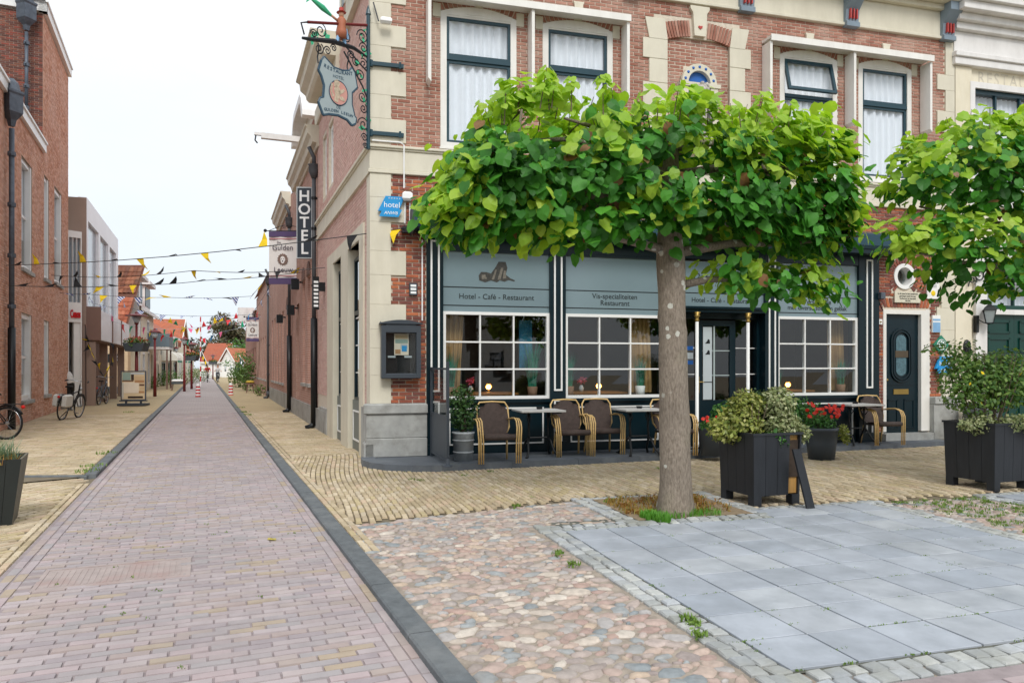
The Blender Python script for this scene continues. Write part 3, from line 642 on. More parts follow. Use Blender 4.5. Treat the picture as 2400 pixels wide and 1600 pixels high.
# upper windows
def wave_sheet(x0, x1, z0, z1, y, amp=.018, per=.09, n=None, ph=0):
    b = MB(); n = n or max(8, int((x1 - x0) / .02)); vs = []
    for i in range(n + 1):
        x = x0 + (x1 - x0) * i / n; yy = y + amp * math.sin(2 * PI * (x / per) + ph + 1.3 * math.sin(x * 7))
        vs += [(x, yy, z0), (x, yy * 1.0 + .004, z1)]
    b.add(vs, [(2 * i, 2 * i + 2, 2 * i + 3, 2 * i + 1) for i in range(n)]); return b
def upper_window(par, x0, x1, z0, zs, op=False, zt=6.60):
    f = .1; xc = (x0 + x1) / 2; hw_ = (x1 - x0) / 2; top = [(x0 + (x1 - x0) * i / 12, arc(x0 + (x1 - x0) * i / 12, xc, hw_, zs - .02, .12)) for i in range(13)]
    b = MB(); b.box(x0, -.012, z0, x0 + f, .1, zs - .06); b.box(x1 - f, -.012, z0, x1, .1, zs - .06)
    b.prism([(x0, zs - .06), (x1, zs - .06)] + top[::-1], -.012, .1); b.box(x0 + f, -.012, z0, x1 - f, .1, z0 + .09); b.box(x0 + f, .0, zs - .09, x1 - f, .1, zs - .06)
    b.box(x0 - .02, -.05, z0 - .035, x1 + .02, .08, z0 - .003)
    o = b.build('window_frame', M['white'], par)
    b = MB(); b.prism([(xc - .2, zs - .03), (xc - .1, zs - .005), (xc, zs + .02), (xc + .1, zs - .005), (xc + .2, zs - .03), (xc + .1, zs - .035), (xc, zs - .02), (xc - .1, zs - .035)], -.022, -.012); b.build('carved_ornament', M['white'], o)
    a, c, g, t = x0 + f, x1 - f, z0 + .09, zs - .09; s = .045
    b = MB()
    def ring(bb, p, q, r_, u, y0, y1, s=s): bb.box(p, y0, r_, p + s, y1, u); bb.box(q - s, y0, r_, q, y1, u); bb.box(p + s, y0, r_, q - s, y1, r_ + s); bb.box(p + s, y0, u - s, q - s, y1, u)
    ring(b, a, c, g, zt - .03, .02, .06); b.box(a, -.005, zt - .03, c, .06, zt + .03)
    if not op: ring(b, a, c, zt + .03, t, .008, .055)
    b.build('sash', M['sash'], o)
    b = MB(); b.quad((a, .04, g), (c, .04, g), (c, .04, zt), (a, .04, zt)); b.build('pane', M['glassup'], o)
    if not op: b = MB(); b.quad((a, .03, zt + .03), (c, .03, zt + .03), (c, .03, t), (a, .03, t)); b.build('pane', M['glassup'], o)
    else:
        b = MB(); ring(b, a, c, -(t - zt - .05), 0, -.02, .03, .055); q = b.build('open_vent_sash', M['sash'], o, loc=(0, .02, t)); q.rotation_euler = (R(-14), 0, 0)
        b = MB(); b.quad((a + .05, .0, -(t - zt - .1)), (c - .05, .0, -(t - zt - .1)), (c - .05, .0, -.05), (a + .05, .0, -.05)); q = b.build('pane', M['glassup'], o, loc=(0, .02, t)); q.rotation_euler = (R(-14), 0, 0)
    wave_sheet(a, c, g, t, .085, .026, .17, ph=x0).build('curtain', M['curtain'], o)
    b = MB(); b.box(a, .24, g, c, .26, t + .1); b.build('room_wall', M['curtain'], o)
for k, (a, c) in enumerate(upw): upper_window(hotel, a, c, UP0, UPS, op=(k == 2))
# brick arches, springer blocks and small keystones above upper windows
for a, c in upw:
    b = MB(); n = 18; xc, hw_ = (a + c) / 2, (c - a) / 2
    for i in range(n):
        x = a + (i + .5) * (c - a) / n; zb = arc(x, xc, hw_, UPS - .005, .12); d = (x - xc) * .12; q = (c - a) / n / 2 - .005
        if abs(x - xc) < .06: continue
        b = MB(); b.prism([(x - q, zb), (x + q, zb), (x + q + d, zb + .17), (x - q + d, zb + .17)], -.012, .02); b.build('arch_brick', M['brick_front'], hotel)
    for x, l in ((a, -.13), (c, .13)): b = MB(); b.bbox(min(x, x + l), -.018, UPS - .12, max(x, x + l), .02, UPS + .1, .005); b.build('springer_block', M['cream'], hotel)
    b = MB(); b.prism([(xc - .055, UPS + .11), (xc + .055, UPS + .11), (xc + .08, UPS + .38), (xc + .1, UPS + .42), (xc - .1, UPS + .42), (xc - .08, UPS + .38)], -.05, .02); b.build('keystone', M['cream'], hotel)
# white timber screen housings round the window pairs
def screen(xs, z0s, zt):
    b = MB(); b.box(xs[0], -.3, zt - .05, xs[-1] + .06, -.016, zt); b.box(xs[0], -.31, zt - .1, xs[-1] + .06, -.285, zt + .012)
    o = b.build('screen_housing', M['white'], hotel)
    for x, z0 in zip(xs, z0s): b = MB(); b.prism([(x, z0 + .06), (x + .05, z0), (x + .05, zt - .1), (x, zt - .1)], -.27, -.02); b.build('side_board', M['white'], o)
screen([.862, 2.577, 4.27], [6.08, 6.1, 6.13], 7.53); screen([7.06, 8.85, 10.59], [6.1, 6.08, 6.08], 7.53)
# central niche panel with strips, arch, keystone
for x0, x1, prof in ((4.8, 5.15, 1), (6.39, 6.70, -1)):
    z = 5.3; k = 0
    while z < 7.3:
        h = .42; l0, l1 = (x0 - (0 if k % 2 else .12), x1) if prof == 1 else (x0, x1 + (0 if k % 2 else .12))
        b = MB(); b.bbox(l0, -.03, z, l1, .02, min(z + h - .005, 7.33), .006); b.build('niche_stone', M['cream'], hotel); z += h; k += 1
    c0 = (x0 - .1, x1) if prof == 1 else (x0, x1 + .1)
    b = MB(); b.prism([(x0, 7.33), (x1, 7.33), ((x1 - .05) if prof == 1 else x1 + .08, 7.69), (x0 - .08 if prof == 1 else x0 + .05, 7.69)], -.034, .02); b.build('niche_stone', M['cream'], hotel)
b = MB(); xc, hw_ = 5.77, .62
for i in range(26):
    x = 5.08 + (i + .5) * 1.38 / 26
    if abs(x - xc) < .14: continue
    zb = arc(x, xc, hw_, 7.35, .1); d = (x - xc) * .16; q = .022
    b = MB(); b.prism([(x - q, zb), (x + q, zb), (x + q + d, zb + .28), (x - q + d, zb + .28)], -.022, .02); b.build('arch_brick', M['brick_front'], hotel)
b = MB(); b.prism([(5.66, 7.45), (5.88, 7.45), (5.91, 7.86), (5.96, 7.93), (5.96, 7.98), (5.58, 7.98), (5.58, 7.93), (5.63, 7.86)], -.07, .02); ks = b.build('keystone', M['cream'], hotel)
b = MB(); b.prism([(5.77 + .04 * math.sin(t) ** 3 * 1.1, 7.6 + .035 * (13 * math.cos(t) - 5 * math.cos(2 * t) - 2 * math.cos(3 * t) - math.cos(4 * t)) / 16) for t in [2 * PI * k / 16 for k in range(16)]], -.085, -.07); b.build('red_heart', M['redline'], ks)
brick_fill(hotel, [(5.15, 6.39, 5.1, 7.42)], [(5.4, 6.14, 5.1, 6.62), (5.5, 6.04, 6.62, 6.93)], HW, M['brick_front'], 40, .205, .0605, .0105, .05, .012, 'niche_brickwork')
b = MB(); b.box(5.15, .045, 5.07, 6.39, .06, 7.45); b.build('niche_back', M['mortar'], hotel)
# blue shell niche
M['blue'] = mat('bright_blue_paint', '1f5fae', .4, .08)
b = MB()
for i in range(14):
    a0, a1 = PI * i / 14, PI * (i + 1) / 14
    P = [(5.77 + r_ * math.cos(t), 6.62 + r_ * math.sin(t)) for r_, t in ((.22, a0), (.345, a0), (.345, a1), (.22, a1))]; b.prism(P, -.05, .05)
b.box(5.36, -.07, 6.55, 6.18, .05, 6.62); b.box(5.4, -.05, 5.5, 5.55, .05, 6.55); b.box(5.99, -.05, 5.5, 6.14, .05, 6.55); b.box(5.36, -.12, 5.4, 6.18, .05, 5.5)
ns = b.build('niche_surround', M['cream'], hotel)
b = MB(); b.box(5.55, .035, 5.5, 5.99, .044, 6.62); b.prism([(5.77 + .22 * math.cos(PI * k / 14), 6.62 + .22 * math.sin(PI * k / 14)) for k in range(15)], .03, .044); b.build('blue_niche_back', M['blue'], ns)
for k in range(7): a = PI * (k + .5) / 7; q = MB(); q.ball((5.77 + .285 * math.cos(a), -.052, 6.62 + .285 * math.sin(a)), .027, 8, 4, sy=.5); q.build('blue_boss', M['blue'], ns)
# lion statue sitting in the niche (upright heraldic beast)
M['silver'] = mat('silvery_painted_stone', 'b9b4ac', .5, .25, 30, .3, 60, dirt='6e6a66', dsc=14)
ln = thing('lion_statue', 'grey seated lion statue with open red mouth in the blue niche', 'statue', HW(5.80, -.05, 5.5), HU)
b = MB(); r3 = random.Random(4)
b.lathe([(.13, 0), (.16, .1), (.15, .3), (.13, .55), (.12, .75), (.1, .85)], 12, (0, 0, 0), sy=.9); b.ball((0, -.02, .98), .12, 10, 7); b.ball((0, -.12, .95), .065, 8, 5, sz=.8)
b.tube([(-.09, -.05, .75), (-.13, -.15, .5), (-.09, -.18, .3)], [.05, .045, .05], 7); b.tube([(.09, -.05, .75), (.14, -.16, .55), (.1, -.2, .4)], [.05, .045, .05], 7)
b.ball((-.1, -.02, .06), .1, 8, 5, sy=1.4, sz=.7); b.ball((.1, -.02, .06), .1, 8, 5, sy=1.4, sz=.7)
b.build('body', M['silver'], ln, True); b = MB()
for k in range(40):
    a = r3.uniform(0, 2 * PI); e = r3.uniform(-.9, 1.1); b.ball((.13 * math.cos(a) * math.cos(e * .6), -.02 + .1 * math.sin(a) * .7 + .03, .98 + .13 * math.sin(e)), .045, 6, 4)
b.build('mane', M['silver'], ln, True)
b = MB(); b.ball((0, -.17, .925), .032, 8, 4, sz=.6); b.build('mouth', M['redline'], ln)
# ------------- restaurant front
def pil(x0, x1, ya=-.06, z0=.13, z1=3.72):
    b = MB(); b.box(x0, ya, z0, x1, .25, z1); b.box(x0 - .012, ya - .02, z0, x1 + .012, ya, .3); o = b.build('pilaster', M['teal'], hotel); c = (x0 + x1) / 2
    def strip(zb, zt_):
        b = MB(); e = .074
        for p, q in ((c - e, c - e + .028), (c + e - .028, c + e)): b.box(p, ya - .018, zb, q, ya, zt_)
        b.box(c - e + .028, ya - .018, zt_ - .028, c + e - .028, ya, zt_); b.box(c - e + .028, ya - .018, zb, c + e - .028, ya, zb + .028); b.build('white_strip', M['whiteclean'], o)
    strip(1.15, 3.6); strip(.19, 1.0)
for x0, x1 in ((.87, 1.14), (2.96, 3.24), (5.08, 5.40), (7.10, 7.38), (9.14, 9.60)): pil(x0, x1)
b = MB(); b.box(.87, -.05, 3.48, 9.6, .25, 4.0); b.build('lintel', M['teal'], hotel)
# awning cassette
fb = MB(); fb.xprism([(-.06, 3.72), (-.42, 3.74), (-.46, 3.80), (-.46, 4.0), (-.40, 4.04), (-.016, 4.04)], .62, 9.80)
fb.build('awning_box', M['tealbox'], hotel)
b = MB(); b.box(.7, -.4, 3.66, 9.7, -.1, 3.735); b.build('awning_roll', M['teal'], hotel)
for x in (.60, 9.8): b = MB(); b.xprism([(-.016, 3.66), (-.44, 3.68), (-.47, 3.78), (-.47, 4.02), (-.41, 4.06), (-.016, 4.06)], x, x + .022); b.build('awning_end_cap', M['anth'], hotel)
def shopwin(x0, x1, zm, zt, text, lines=(2.86, 2.56)):
    b = MB(); f = .05
    b.box(x0, -.02, 1.02, x0 + f, .06, zm); b.box(x1 - f, -.02, 1.02, x1, .06, zm); b.box(x0 + f, -.02, 1.02, x1 - f, .06, 1.02 + f); b.box(x0 + f, -.02, zm - f, x1 - f, .06, zm)
    z0, z1, a, c = 1.02 + f, zm - f, x0 + f, x1 - f; s = .013
    for i in (1, 2): x = a + (c - a) * i / 3; b.box(x - s, -.012, z0, x + s, .05, z1)
    for i in (1, 2): z = z0 + (z1 - z0) * i / 3; b.box(a, -.015, z - s, c, .047, z + s)
    o = b.build('window_frame', M['whiteclean'], hotel)
    for i in range(3):
        for k in range(3):
            p, q, r_, u = a + (c - a) * i / 3, a + (c - a) * (i + 1) / 3, z0 + (z1 - z0) * k / 3, z0 + (z1 - z0) * (k + 1) / 3
            g = MB(); t_ = (i * 7 + k * 3 + x0 * 5) % 5 * .0016 - .003; g.quad((p, .02 + t_, r_), (q, .02 - t_, r_), (q, .02, u), (p, .02 + t_ * .5, u)); g.build('pane', M['glass'], o)
    g = MB(); g.box(x0, .0, zm, x1, .02, zt); fr = g.build('frosted_panel', M['frost'], o)
    g = MB()
    for z in lines: g.box(x0, -.003, z - .008, x1, -.0005, z + .008)
    g.build('black_line', M['black'], o)
    g = MB(); g.box(x0, -.04, zt, x1, .06, zt + .04); g.build('head_rail', M['teal'], o)
    for s_, z, h in text: textobj(s_, h, M['txt'], o, ((x0 + x1) / 2, -.003, z))
    return o
w1 = shopwin(1.14, 2.96, 2.46, 3.44, [('Hotel - Café - Restaurant', 2.71, .125)])
w2 = shopwin(3.24, 5.08, 2.46, 3.44, [('Vis-specialiteiten', 2.77, .125), ('Restaurant', 2.655, .125)])
w4 = shopwin(7.38, 9.14, 2.49, 3.48, [('Verse koffie', 2.77, .125), ('met diverse soorten gebak', 2.655, .12)])
# dark line drawing of a resting lion's paw on the first panel
b = MB(); M['sketch'] = mat('dark_brown_print', '3b3a36', .6, .4, 30)
b.prism([(1.75, 2.98), (1.74, 3.06), (1.78, 3.12), (1.87, 3.12), (1.95, 3.1), (2.02, 3.2), (2.08, 3.3), (2.2, 3.3), (2.23, 3.2), (2.2, 3.09), (2.28, 3.03), (2.36, 3.0), (2.35, 2.98), (2.25, 3.0), (2.18, 2.97), (2.1, 2.99), (2.05, 2.955), (1.95, 2.985), (1.85, 2.95)], -.004, -.001)
b.build('lion_drawing', M['sketch'], w1)
M['sketch2'] = mat('light_brown_print', '6f6a60', .6, .4, 30); b = MB()
for p in ([(1.96, 3.0), (2.02, 3.16), (2.05, 3.17), (2.0, 3.0)], [(2.06, 3.0), (2.12, 3.2), (2.16, 3.2), (2.11, 3.0)], [(2.15, 3.02), (2.17, 3.16), (2.2, 3.15), (2.21, 3.03)], [(1.79, 3.0), (1.79, 3.07), (1.85, 3.08), (1.88, 3.01)]): b.prism(p, -.007, -.0045)
b.build('lion_drawing_highlights', M['sketch2'], w1)
# stall risers with white outlined panels
def riser(x0, x1):
    b = MB(); b.box(x0, -.005, .13, x1, .25, 1.02); b.box(x0, -.055, .965, x1, -.005, 1.015); o = b.build('stall_riser', M['teal'], hotel); n = 1
    b = MB(); a, c, z0, z1 = x0 + .1, x1 - .1, .27, .88; s = .024
    b.box(a, -.022, z0, c, -.006, z0 + s); b.box(a, -.022, z1 - s, c, -.006, z1); b.box(a, -.022, z0 + s, a + s, -.006, z1 - s); b.box(c - s, -.022, z0 + s, c, -.006, z1 - s); b.build('white_panel_outline', M['whiteclean'], o)
for x0, x1 in ((1.14, 2.96), (3.24, 5.08), (7.38, 9.14)): riser(x0, x1)
# entrance bay
ent = MB(); ent.box(5.40, -.09, 2.53, 7.10, .2, 2.60); ent.box(5.38, -.13, 2.59, 7.12, .2, 2.63); ent.box(5.40, .12, .13, 5.46, .25, 2.53); ent.box(7.04, .12, .13, 7.10, .25, 2.53)
ent.box(5.40, .14, 2.43, 7.1, .25, 2.53)
eo = ent.build('entrance_frame', M['teal'], hotel)
g = MB(); g.box(5.40, .0, 2.63, 7.10, .02, 3.44); g.build('frosted_panel', M['frost'], eo)
g = MB(); g.box(5.4, -.003, 2.868, 7.1, -.0005, 2.884); g.build('black_line', M['black'], eo)
textobj('Hotel - Café - Restaurant', .12, M['txt'], eo, (6.25, -.003, 2.75)); textobj('De Gulden Leeuw', .15, M['txt'], eo, (6.22, -.003, 3.17), shear=.45)
for x in (5.71, 6.74):
    b = MB(); b.lathe([(.05, .13), (.05, .2), (.032, .22), (.03, 2.36)], 12, (x, -.06, 0)); o = b.build('column', M['whiteclean'], hotel, True)
    b = MB(); b.lathe([(.03, 2.36), (.045, 2.38), (.03, 2.4), (.035, 2.44), (.06, 2.47), (.035, 2.48), (.07, 2.53)], 12, (x, -.06, 0)); b.build('capital', M['gold'], o, True)
# entrance door
b = MB(); a, c = 5.82, 6.62
for q in ((a, .13, .15, a + .12, 2.4), (c - .12, .13, .15, c, 2.4)): b.box(q[0], .16, q[2], q[3], .2, q[4])
b.box(a + .12, .16, .15, c - .12, .2, .95); b.box(a + .12, .16, 2.3, c - .12, .2, 2.4); dr = b.build('entrance_door', M['teal'], hotel)
g = MB(); g.quad((a + .12, .18, .95), (c - .12, .18, .95), (c - .12, .18, 2.3), (a + .12, .18, 2.3)); g.build('pane', M['glass'], dr)
b = MB(); b.box(6.17, .165, .95, 6.2, .19, 2.3)
for z in (1.4, 1.85): b.box(a + .12, .168, z - .008, c - .12, .187, z + .008)
b.build('glazing_bars', mat('pale_glazing_bar', 'a8b5b4', .5, .05), dr)
M['notice'] = mat('pale_notice_film', 'b9c2c6', .5, .03)
b = MB(); b.box(a + .13, .150, .96, a + .31, .158, 2.28); nf = b.build('notice_strip', M['notice'], dr)
b = MB()
for z in (1.98, 1.78): b.prism([(a + .17, z), (a + .27, z), (a + .26, z + .07), (a + .23, z + .08), (a + .21, z + .04)], .146, .1495)
b.box(a + .14, .146, 1.27, a + .31, .1495, 1.285); b.build('printed_marks', M['black'], nf)
b = MB(); b.box(a + .015, .14, 1.08, a + .05, .16, 1.38); b.tube([(a + .03, .13, 1.28), (a + .13, .12, 1.28)], .01, 6); b.build('handle', M['gold'], dr)
for x0, x1 in ((5.46, 5.80), (6.64, 7.04)):
    g = MB(); g.quad((x0, .2, .95), (x1, .2, .95), (x1, .2, 2.43), (x0, .2, 2.43)); sp = g.build('side_light', M['glass'], hotel)
    b = MB(); b.box(x0, .17, .13, x1, .24, .95)
    b.build('lower_panel', M['teal'], sp); b = MB()
    for z in (1.42, 1.9): b.box(x0, .19, z - .008, x1, .21, z + .008)
    b.build('glazing_bars', M['whiteclean'], sp)
    if x0 < 6:
        for z, n_, h_ in ((1.86, 'bluew', .07), (1.6, 'bluew', .07), (1.7, 'notice', .11)): g = MB(); g.box(x0 + .17, .17, z, x0 + .3, .18, z + h_); g.build('window_sticker', M['blue'] if n_ == 'bluew' else M['notice'], sp)
# restaurant interior seen through the panes
M['room'] = mat('dim_room_wall', '6a5c52', .9, .15, 2); M['roomfloor'] = mat('dark_wooden_floor', '3a2a20', .6, .2, 3); M['roomwhite'] = mat('room_white_wall', '7f7b76', .9, .05)
b = MB(); b.box(.9, 5.0, .1, 9.6, 5.1, 3.4); b.box(.86, .3, .1, .9, 5.0, 3.4); b.box(9.6, .3, .1, 9.64, 5, 3.4); b.box(.9, .26, 3.4, 9.6, 5, 3.45)
b.box(8.75, 2.5, .14, 9.6, 2.56, 3.4, 1); b.box(4.2, 3.0, .14, 5.2, 3.1, 3.4)
b.build('interior_walls', [M['room'], M['roomwhite']], hotel)
b = MB(); b.box(.9, .25, .09, 9.6, 5, .135); b.build('interior_floor', M['roomfloor'], hotel)
M['tan'] = mat('tan_curtain_cloth', 'b08e5e', .9, .15, 4)
def drape(x0, x1, z0, z1, skew=0):
    b = wave_sheet(x0, x1, z0, z1, .3, .03, .075); b.v = [(x + skew * (z1 - z) * (.2 + .8 * (x - x0)), y, z) for x, y, z in b.v]; b.build('window_drape', M['tan'], hotel)
drape(1.22, 1.55, 1.1, 2.42, -.12); drape(4.55, 4.98, 1.1, 2.42, .05); drape(8.72, 9.05, 1.1, 2.46, .06); drape(5.5, 5.62, 1.1, 2.4)
b = MB(); b.box(2.55, .4, 1.5, 2.78, .43, 2.36); M['bluecloth'] = palette('blue_yellow_patterned_cloth', ['2f6f96', '3d80a3'], .9, .3, 25); b.build('patterned_drape', M['bluecloth'], hotel)
b = MB(); b.lathe([(.11, 0), (.13, .02), (.13, .03)], 20); q = b.build('wall_clock', M['black'], hotel, loc=(9.0, 2.47, 1.9)); q.rotation_euler = (PI / 2, 0, 0)
# grey stone plinth of the corner pier
b = MB(); b.bbox(-.10, -.10, .12, .87, .02, .42, .012); b.bbox(-.09, -.09, .422, .87, .02, .80, .01); b.bbox(-.13, -.13, .802, .875, .02, .97, .02)
b.build('corner_plinth', M['stone'], hotel)
b = MB(); b.bbox(-.13, -.10, -.02, .02, .2, .36, .03); b.build('guard_stone', M['stone'], hotel)
b = MB(); b.bbox(10.83, -.12, .13, 11.42, .02, .82, .01); b.bbox(10.83, -.15, .822, 11.44, .02, .97, .015); b.build('pier_plinth', M['stone'], hotel)
# side door with oval light
b = MB(); b.box(9.73, -.02, .3, 9.80, .12, 2.66); b.box(10.62, -.02, .3, 10.74, .12, 2.66); b.box(9.80, -.02, 2.58, 10.62, .12, 2.66); b.box(10.74, -.01, .3, 10.83, .06, 2.68)
b.build('door_frame', M['white'], hotel)
b = MB(); b.box(9.7, -.12, .13, 10.85, .2, .27); b.build('doorstep', M['stone'], hotel)
b = MB(); b.box(9.80, .06, .27, 10.62, .11, 2.58); d2 = b.build('panelled_door', M['teal'], hotel)
def oval(rx, rz, zc=1.78, xc=10.21, n=24, straight=.28): return [(xc + rx * math.cos(2 * PI * k / n), zc + (straight if math.sin(2 * PI * k / n) > 0 else -straight) * 1 + rz * math.sin(2 * PI * k / n)) for k in range(n)]
for rx, o_ in ((.25, .05), (.2, .043)):
    b = MB(); P = oval(rx, rx); Q = oval(rx - .03, rx - .03); n = len(P)
    for k in range(n): b.prism([P[k], P[(k + 1) % n], Q[(k + 1) % n], Q[k]], .06 - .03, .062)
    b.build('oval_moulding', M['teal'], d2)
b = MB(); b.prism(oval(.12, .12), .05, .059); b.build('oval_pane', mat('patterned_door_glass', '4c6a74', .25, .35, 22), d2)
b = MB(); b.box(10.06, .035, 1.74, 10.36, .049, 1.87); b.build('name_plate', mat('brown_plate', '4e4232', .4, .1), d2)
b = MB(); b.box(10.03, .045, 1.02, 10.38, .059, 1.12); b.build('letter_slot', M['gold'], d2)
b = MB(); b.ball((9.86, .03, 1.3), .025, 8, 5); b.build('knob', M['gold'], d2)
b = MB()
for x0, x1, z0, z1 in ((9.9, 10.13, .35, .92), (10.28, 10.52, .35, .92)):
    for q in ((x0, x1, z0, z0 + .025), (x0, x1, z1 - .025, z1), (x0, x0 + .025, z0, z1), (x1 - .025, x1, z0, z1)): b.box(q[0], .045, q[2], q[1], .06, q[3])
b.box(9.83, .048, 1.2, 10.6, .06, 1.23); b.build('panel_moulding', M['teal'], d2)
# round window
b = MB(); n = 28
for k in range(n):
    a0, a1 = 2 * PI * k / n, 2 * PI * (k + 1) / n
    b.prism([(10.225 + r_ * math.cos(t), 3.315 + r_ * math.sin(t)) for r_, t in ((.175, a0), (.25, a0), (.25, a1), (.175, a1))], -.03, .2)
ro = b.build('round_window', M['whiteclean'], hotel); g = MB(); g.prism([(10.225 + .175 * math.cos(2 * PI * k / n), 3.315 + .175 * math.sin(2 * PI * k / n)) for k in range(n)], .15, .155); g.build('pane', M['glass'], ro)
b = MB(); b.box(9.9, .3, 3.0, 10.55, .32, 3.6); b.build('room_behind_round_window', M['room'], hotel)
# roof
b = MB(); b.add([(.5, -.4, 8.9), (WR + .1, -.4, 8.9), (WR + .1, 3.5, 11.5), (3.5, 3.5, 11.5), (WR + .1, 6.9, 8.9), (-.2, 6.9, 8.9)], [(0, 1, 2, 3), (3, 2, 4, 5), (0, 3, 5)]); b.build('roof', M['tile_brown'], hotel)
# ------------- street side wall
SA = math.atan2(.994, -.113)                               # direction in the hotel frame
SAX = Vector((math.cos(SA), math.sin(SA), 0)); SL_ = 6.9
side = put('side_wall', bpy.data.meshes.new('side_wall'), hotel, (0, 0, 0), SA)        # its x runs away from the corner; outside is +y
sideW = SAX
def SW(x, y, z): # side wall local -> world
    l = SAX * x + Vector((-SAX.y, SAX.x, 0)) * y; return HW(l.x, l.y, z)
b = MB(); sh = [(.62, 4.85, .0, 3.72)]
for x0, x1, z0, z1 in cells(0, SL_, 0, 8.4, sh + [(4.25, 4.95, 5.5, 6.85), (5.3, 5.9, 5.45, 6.85)]): b.box(x0, -.3, z0, x1, 0, z1)
side.data = b.mesh('side_wall', M['mortar'])
class Flip:                                                # bricks of the side wall face +y: lay them in a mirrored child frame
    pass
sframe = put('side_brickwork_face', None, side, (0, 0, 0), PI)
def SWf(x, y, z): return SW(-x, -y, z)
fl_h = [(-4.95, -.55, 0, 3.95), (-4.98, -4.22, 5.45, 6.9), (-5.93, -5.27, 5.4, 6.9), (-.28, 0, 0, 4.63), (-9, 0, 4.63, 5.08)]
brick_fill(side, [(-SL_, 0, .9, 7.84)], fl_h, SWf, M['brick_side'], 0, .205, .0605, .006, 0, .008, 'side_brickwork')
for ch in list(side.children):
    if ch.name.startswith('side_brickwork') and ch.data: ch.rotation_euler = (0, 0, PI)
C.objects.unlink(sframe); bpy.data.objects.remove(sframe)
b = MB()
for z0, z1, o in ((4.69, 5.0, .035), (5.0, 5.03, .06), (5.03, 5.075, .085), (4.63, 4.69, .055)): b.box(.0, .002, z0, SL_, o, z1)
b.build('string_course', M['cream'], side)
b = MB(); b.box(0, .002, .9, .28, .03, 4.62); b.build('corner_strip', M['cream'], side)
b = MB(); b.box(0, .002, 5.09, .10, .03, 7.84); b.build('corner_strip', M['cream'], side)
# cream surround with two tall windows
cs = MB()
for q in ((.55, 3.72, 4.95, 3.95), (.55, 0, .93, 3.72), (2.12, 0, 2.96, 3.72), (4.05, 0, 4.95, 3.72)): cs.box(q[0], -.15, q[1], q[2], .04, q[3])
cs.build('window_surround', M['cream'], side)
for x0, x1 in ((.93, 2.12), (2.96, 4.05)):
    b = MB(); s = .06
    for q in ((x0, .95, x0 + s, 3.55), (x1 - s, .95, x1, 3.55), (x0 + s, .95, x1 - s, 1.0), (x0 + s, 3.49, x1 - s, 3.55), (x0 + s, 2.5, x1 - s, 2.58)): b.box(q[0], -.14, q[1], q[2], -.08, q[3])
    o = b.build('side_window', M['teal'], side); g = MB(); g.quad((x0, -.11, .95), (x1, -.11, .95), (x1, -.11, 3.55), (x0, -.11, 3.55)); g.build('pane', M['glassup'], o)
    wave_sheet(x0, x1, 1.0, 3.5, -.2, .02, .12).build('curtain', M['curtain'], o)
    b = MB()
    for z in (1.45, 1.95, 2.45): b.box(x0, -.118, z - .012, x1, -.1, z + .012)
    b.box((x0 + x1) / 2 - .012, -.118, 1, (x0 + x1) / 2 + .012, -.1, 2.5); b.build('glazing_bars', M['whiteclean'], o)
    b = MB(); b.box(x0, -.14, 0, x1, -.05, .95); b.build('panel', mat('grey_green_panel', '6f7570', .5, .06) if 'gp' not in M else M['gp'], o)
    b = MB()
    for q in ((x0 + .1, .22, x1 - .1, .25), (x0 + .1, .74, x1 - .1, .77), (x0 + .1, .25, x0 + .13, .74), (x1 - .13, .25, x1 - .1, .74)): b.box(q[0], -.05, q[1], q[2], -.035, q[3])
    b.build('white_panel_outline', M['whiteclean'], o)
for x0, x1, z0, z1 in ((4.25, 4.95, 5.5, 6.85), (5.3, 5.9, 5.45, 6.85)):
    b = MB()
    for q in ((x0, z0, x0 + .12, z1), (x1 - .12, z0, x1, z1), (x0 + .12, z0, x1 - .12, z0 + .08), (x0 + .12, z1 - .1, x1 - .12, z1)): b.box(q[0], -.13, q[1], q[2], -.05, q[3])
    o = b.build('narrow_window', M['whiteclean'], side); g = MB(); g.quad((x0, -.1, z0), (x1, -.1, z0), (x1, -.1, z1), (x0, -.1, z1)); g.build('pane', M['glassup'], o)
    wave_sheet(x0, x1, z0, z1, -.2, .02, .1).build('curtain', M['curtain'], o)
b = MB(); b.box(.0, -.05, .0, .55, .07, .9); b.box(4.95, -.05, 0, SL_, .06, .55); b.box(5.0, .0, .55, SL_ - .6, .05, .62); b.build('side_plinth', M['stone'], side)
# eaves: near flat run, brick dormer, deep cornice behind
b = MB(); b.box(-.1, .0, 7.84, 2.3, .1, 8.05); b.box(-.1, 0, 8.05, 2.3, .05, 8.56); b.box(-.1, 0, 8.56, 2.3, .3, 8.9); b.build('side_frieze', M['cream'], side)
b = MB(); b.box(2.3, -.4, 8.4, 3.3, 0, 10.2); dm = b.build('dormer_gable', M['bw_red'], side)
b = MB(); b.box(2.25, -.42, 10.2, 3.35, .12, 10.45); b.box(2.45, 0, 8.5, 2.6, .03, 10.2); b.box(3.05, 0, 8.5, 3.2, .03, 10.2); b.build('dormer_trim', M['cream'], dm)
b = MB(); b.box(2.6, .0, 8.6, 3.05, .012, 10.0); b.build('dormer_window', M['sash'], dm)
b = MB(); x0, x1 = 3.35, 6.3
b.xprism([(0, 7.8), (.28, 7.8), (.34, 7.86), (.36, 7.95), (.48, 8.05), (.5, 8.2), (.58, 8.24), (.58, 8.28), (0, 8.28)], x0, x1); b.xprism([(0, 7.45), (.06, 7.45), (.08, 7.5), (.08, 7.8), (0, 7.8)], x0, SL_); b.build('side_cornice', M['cream'], side)
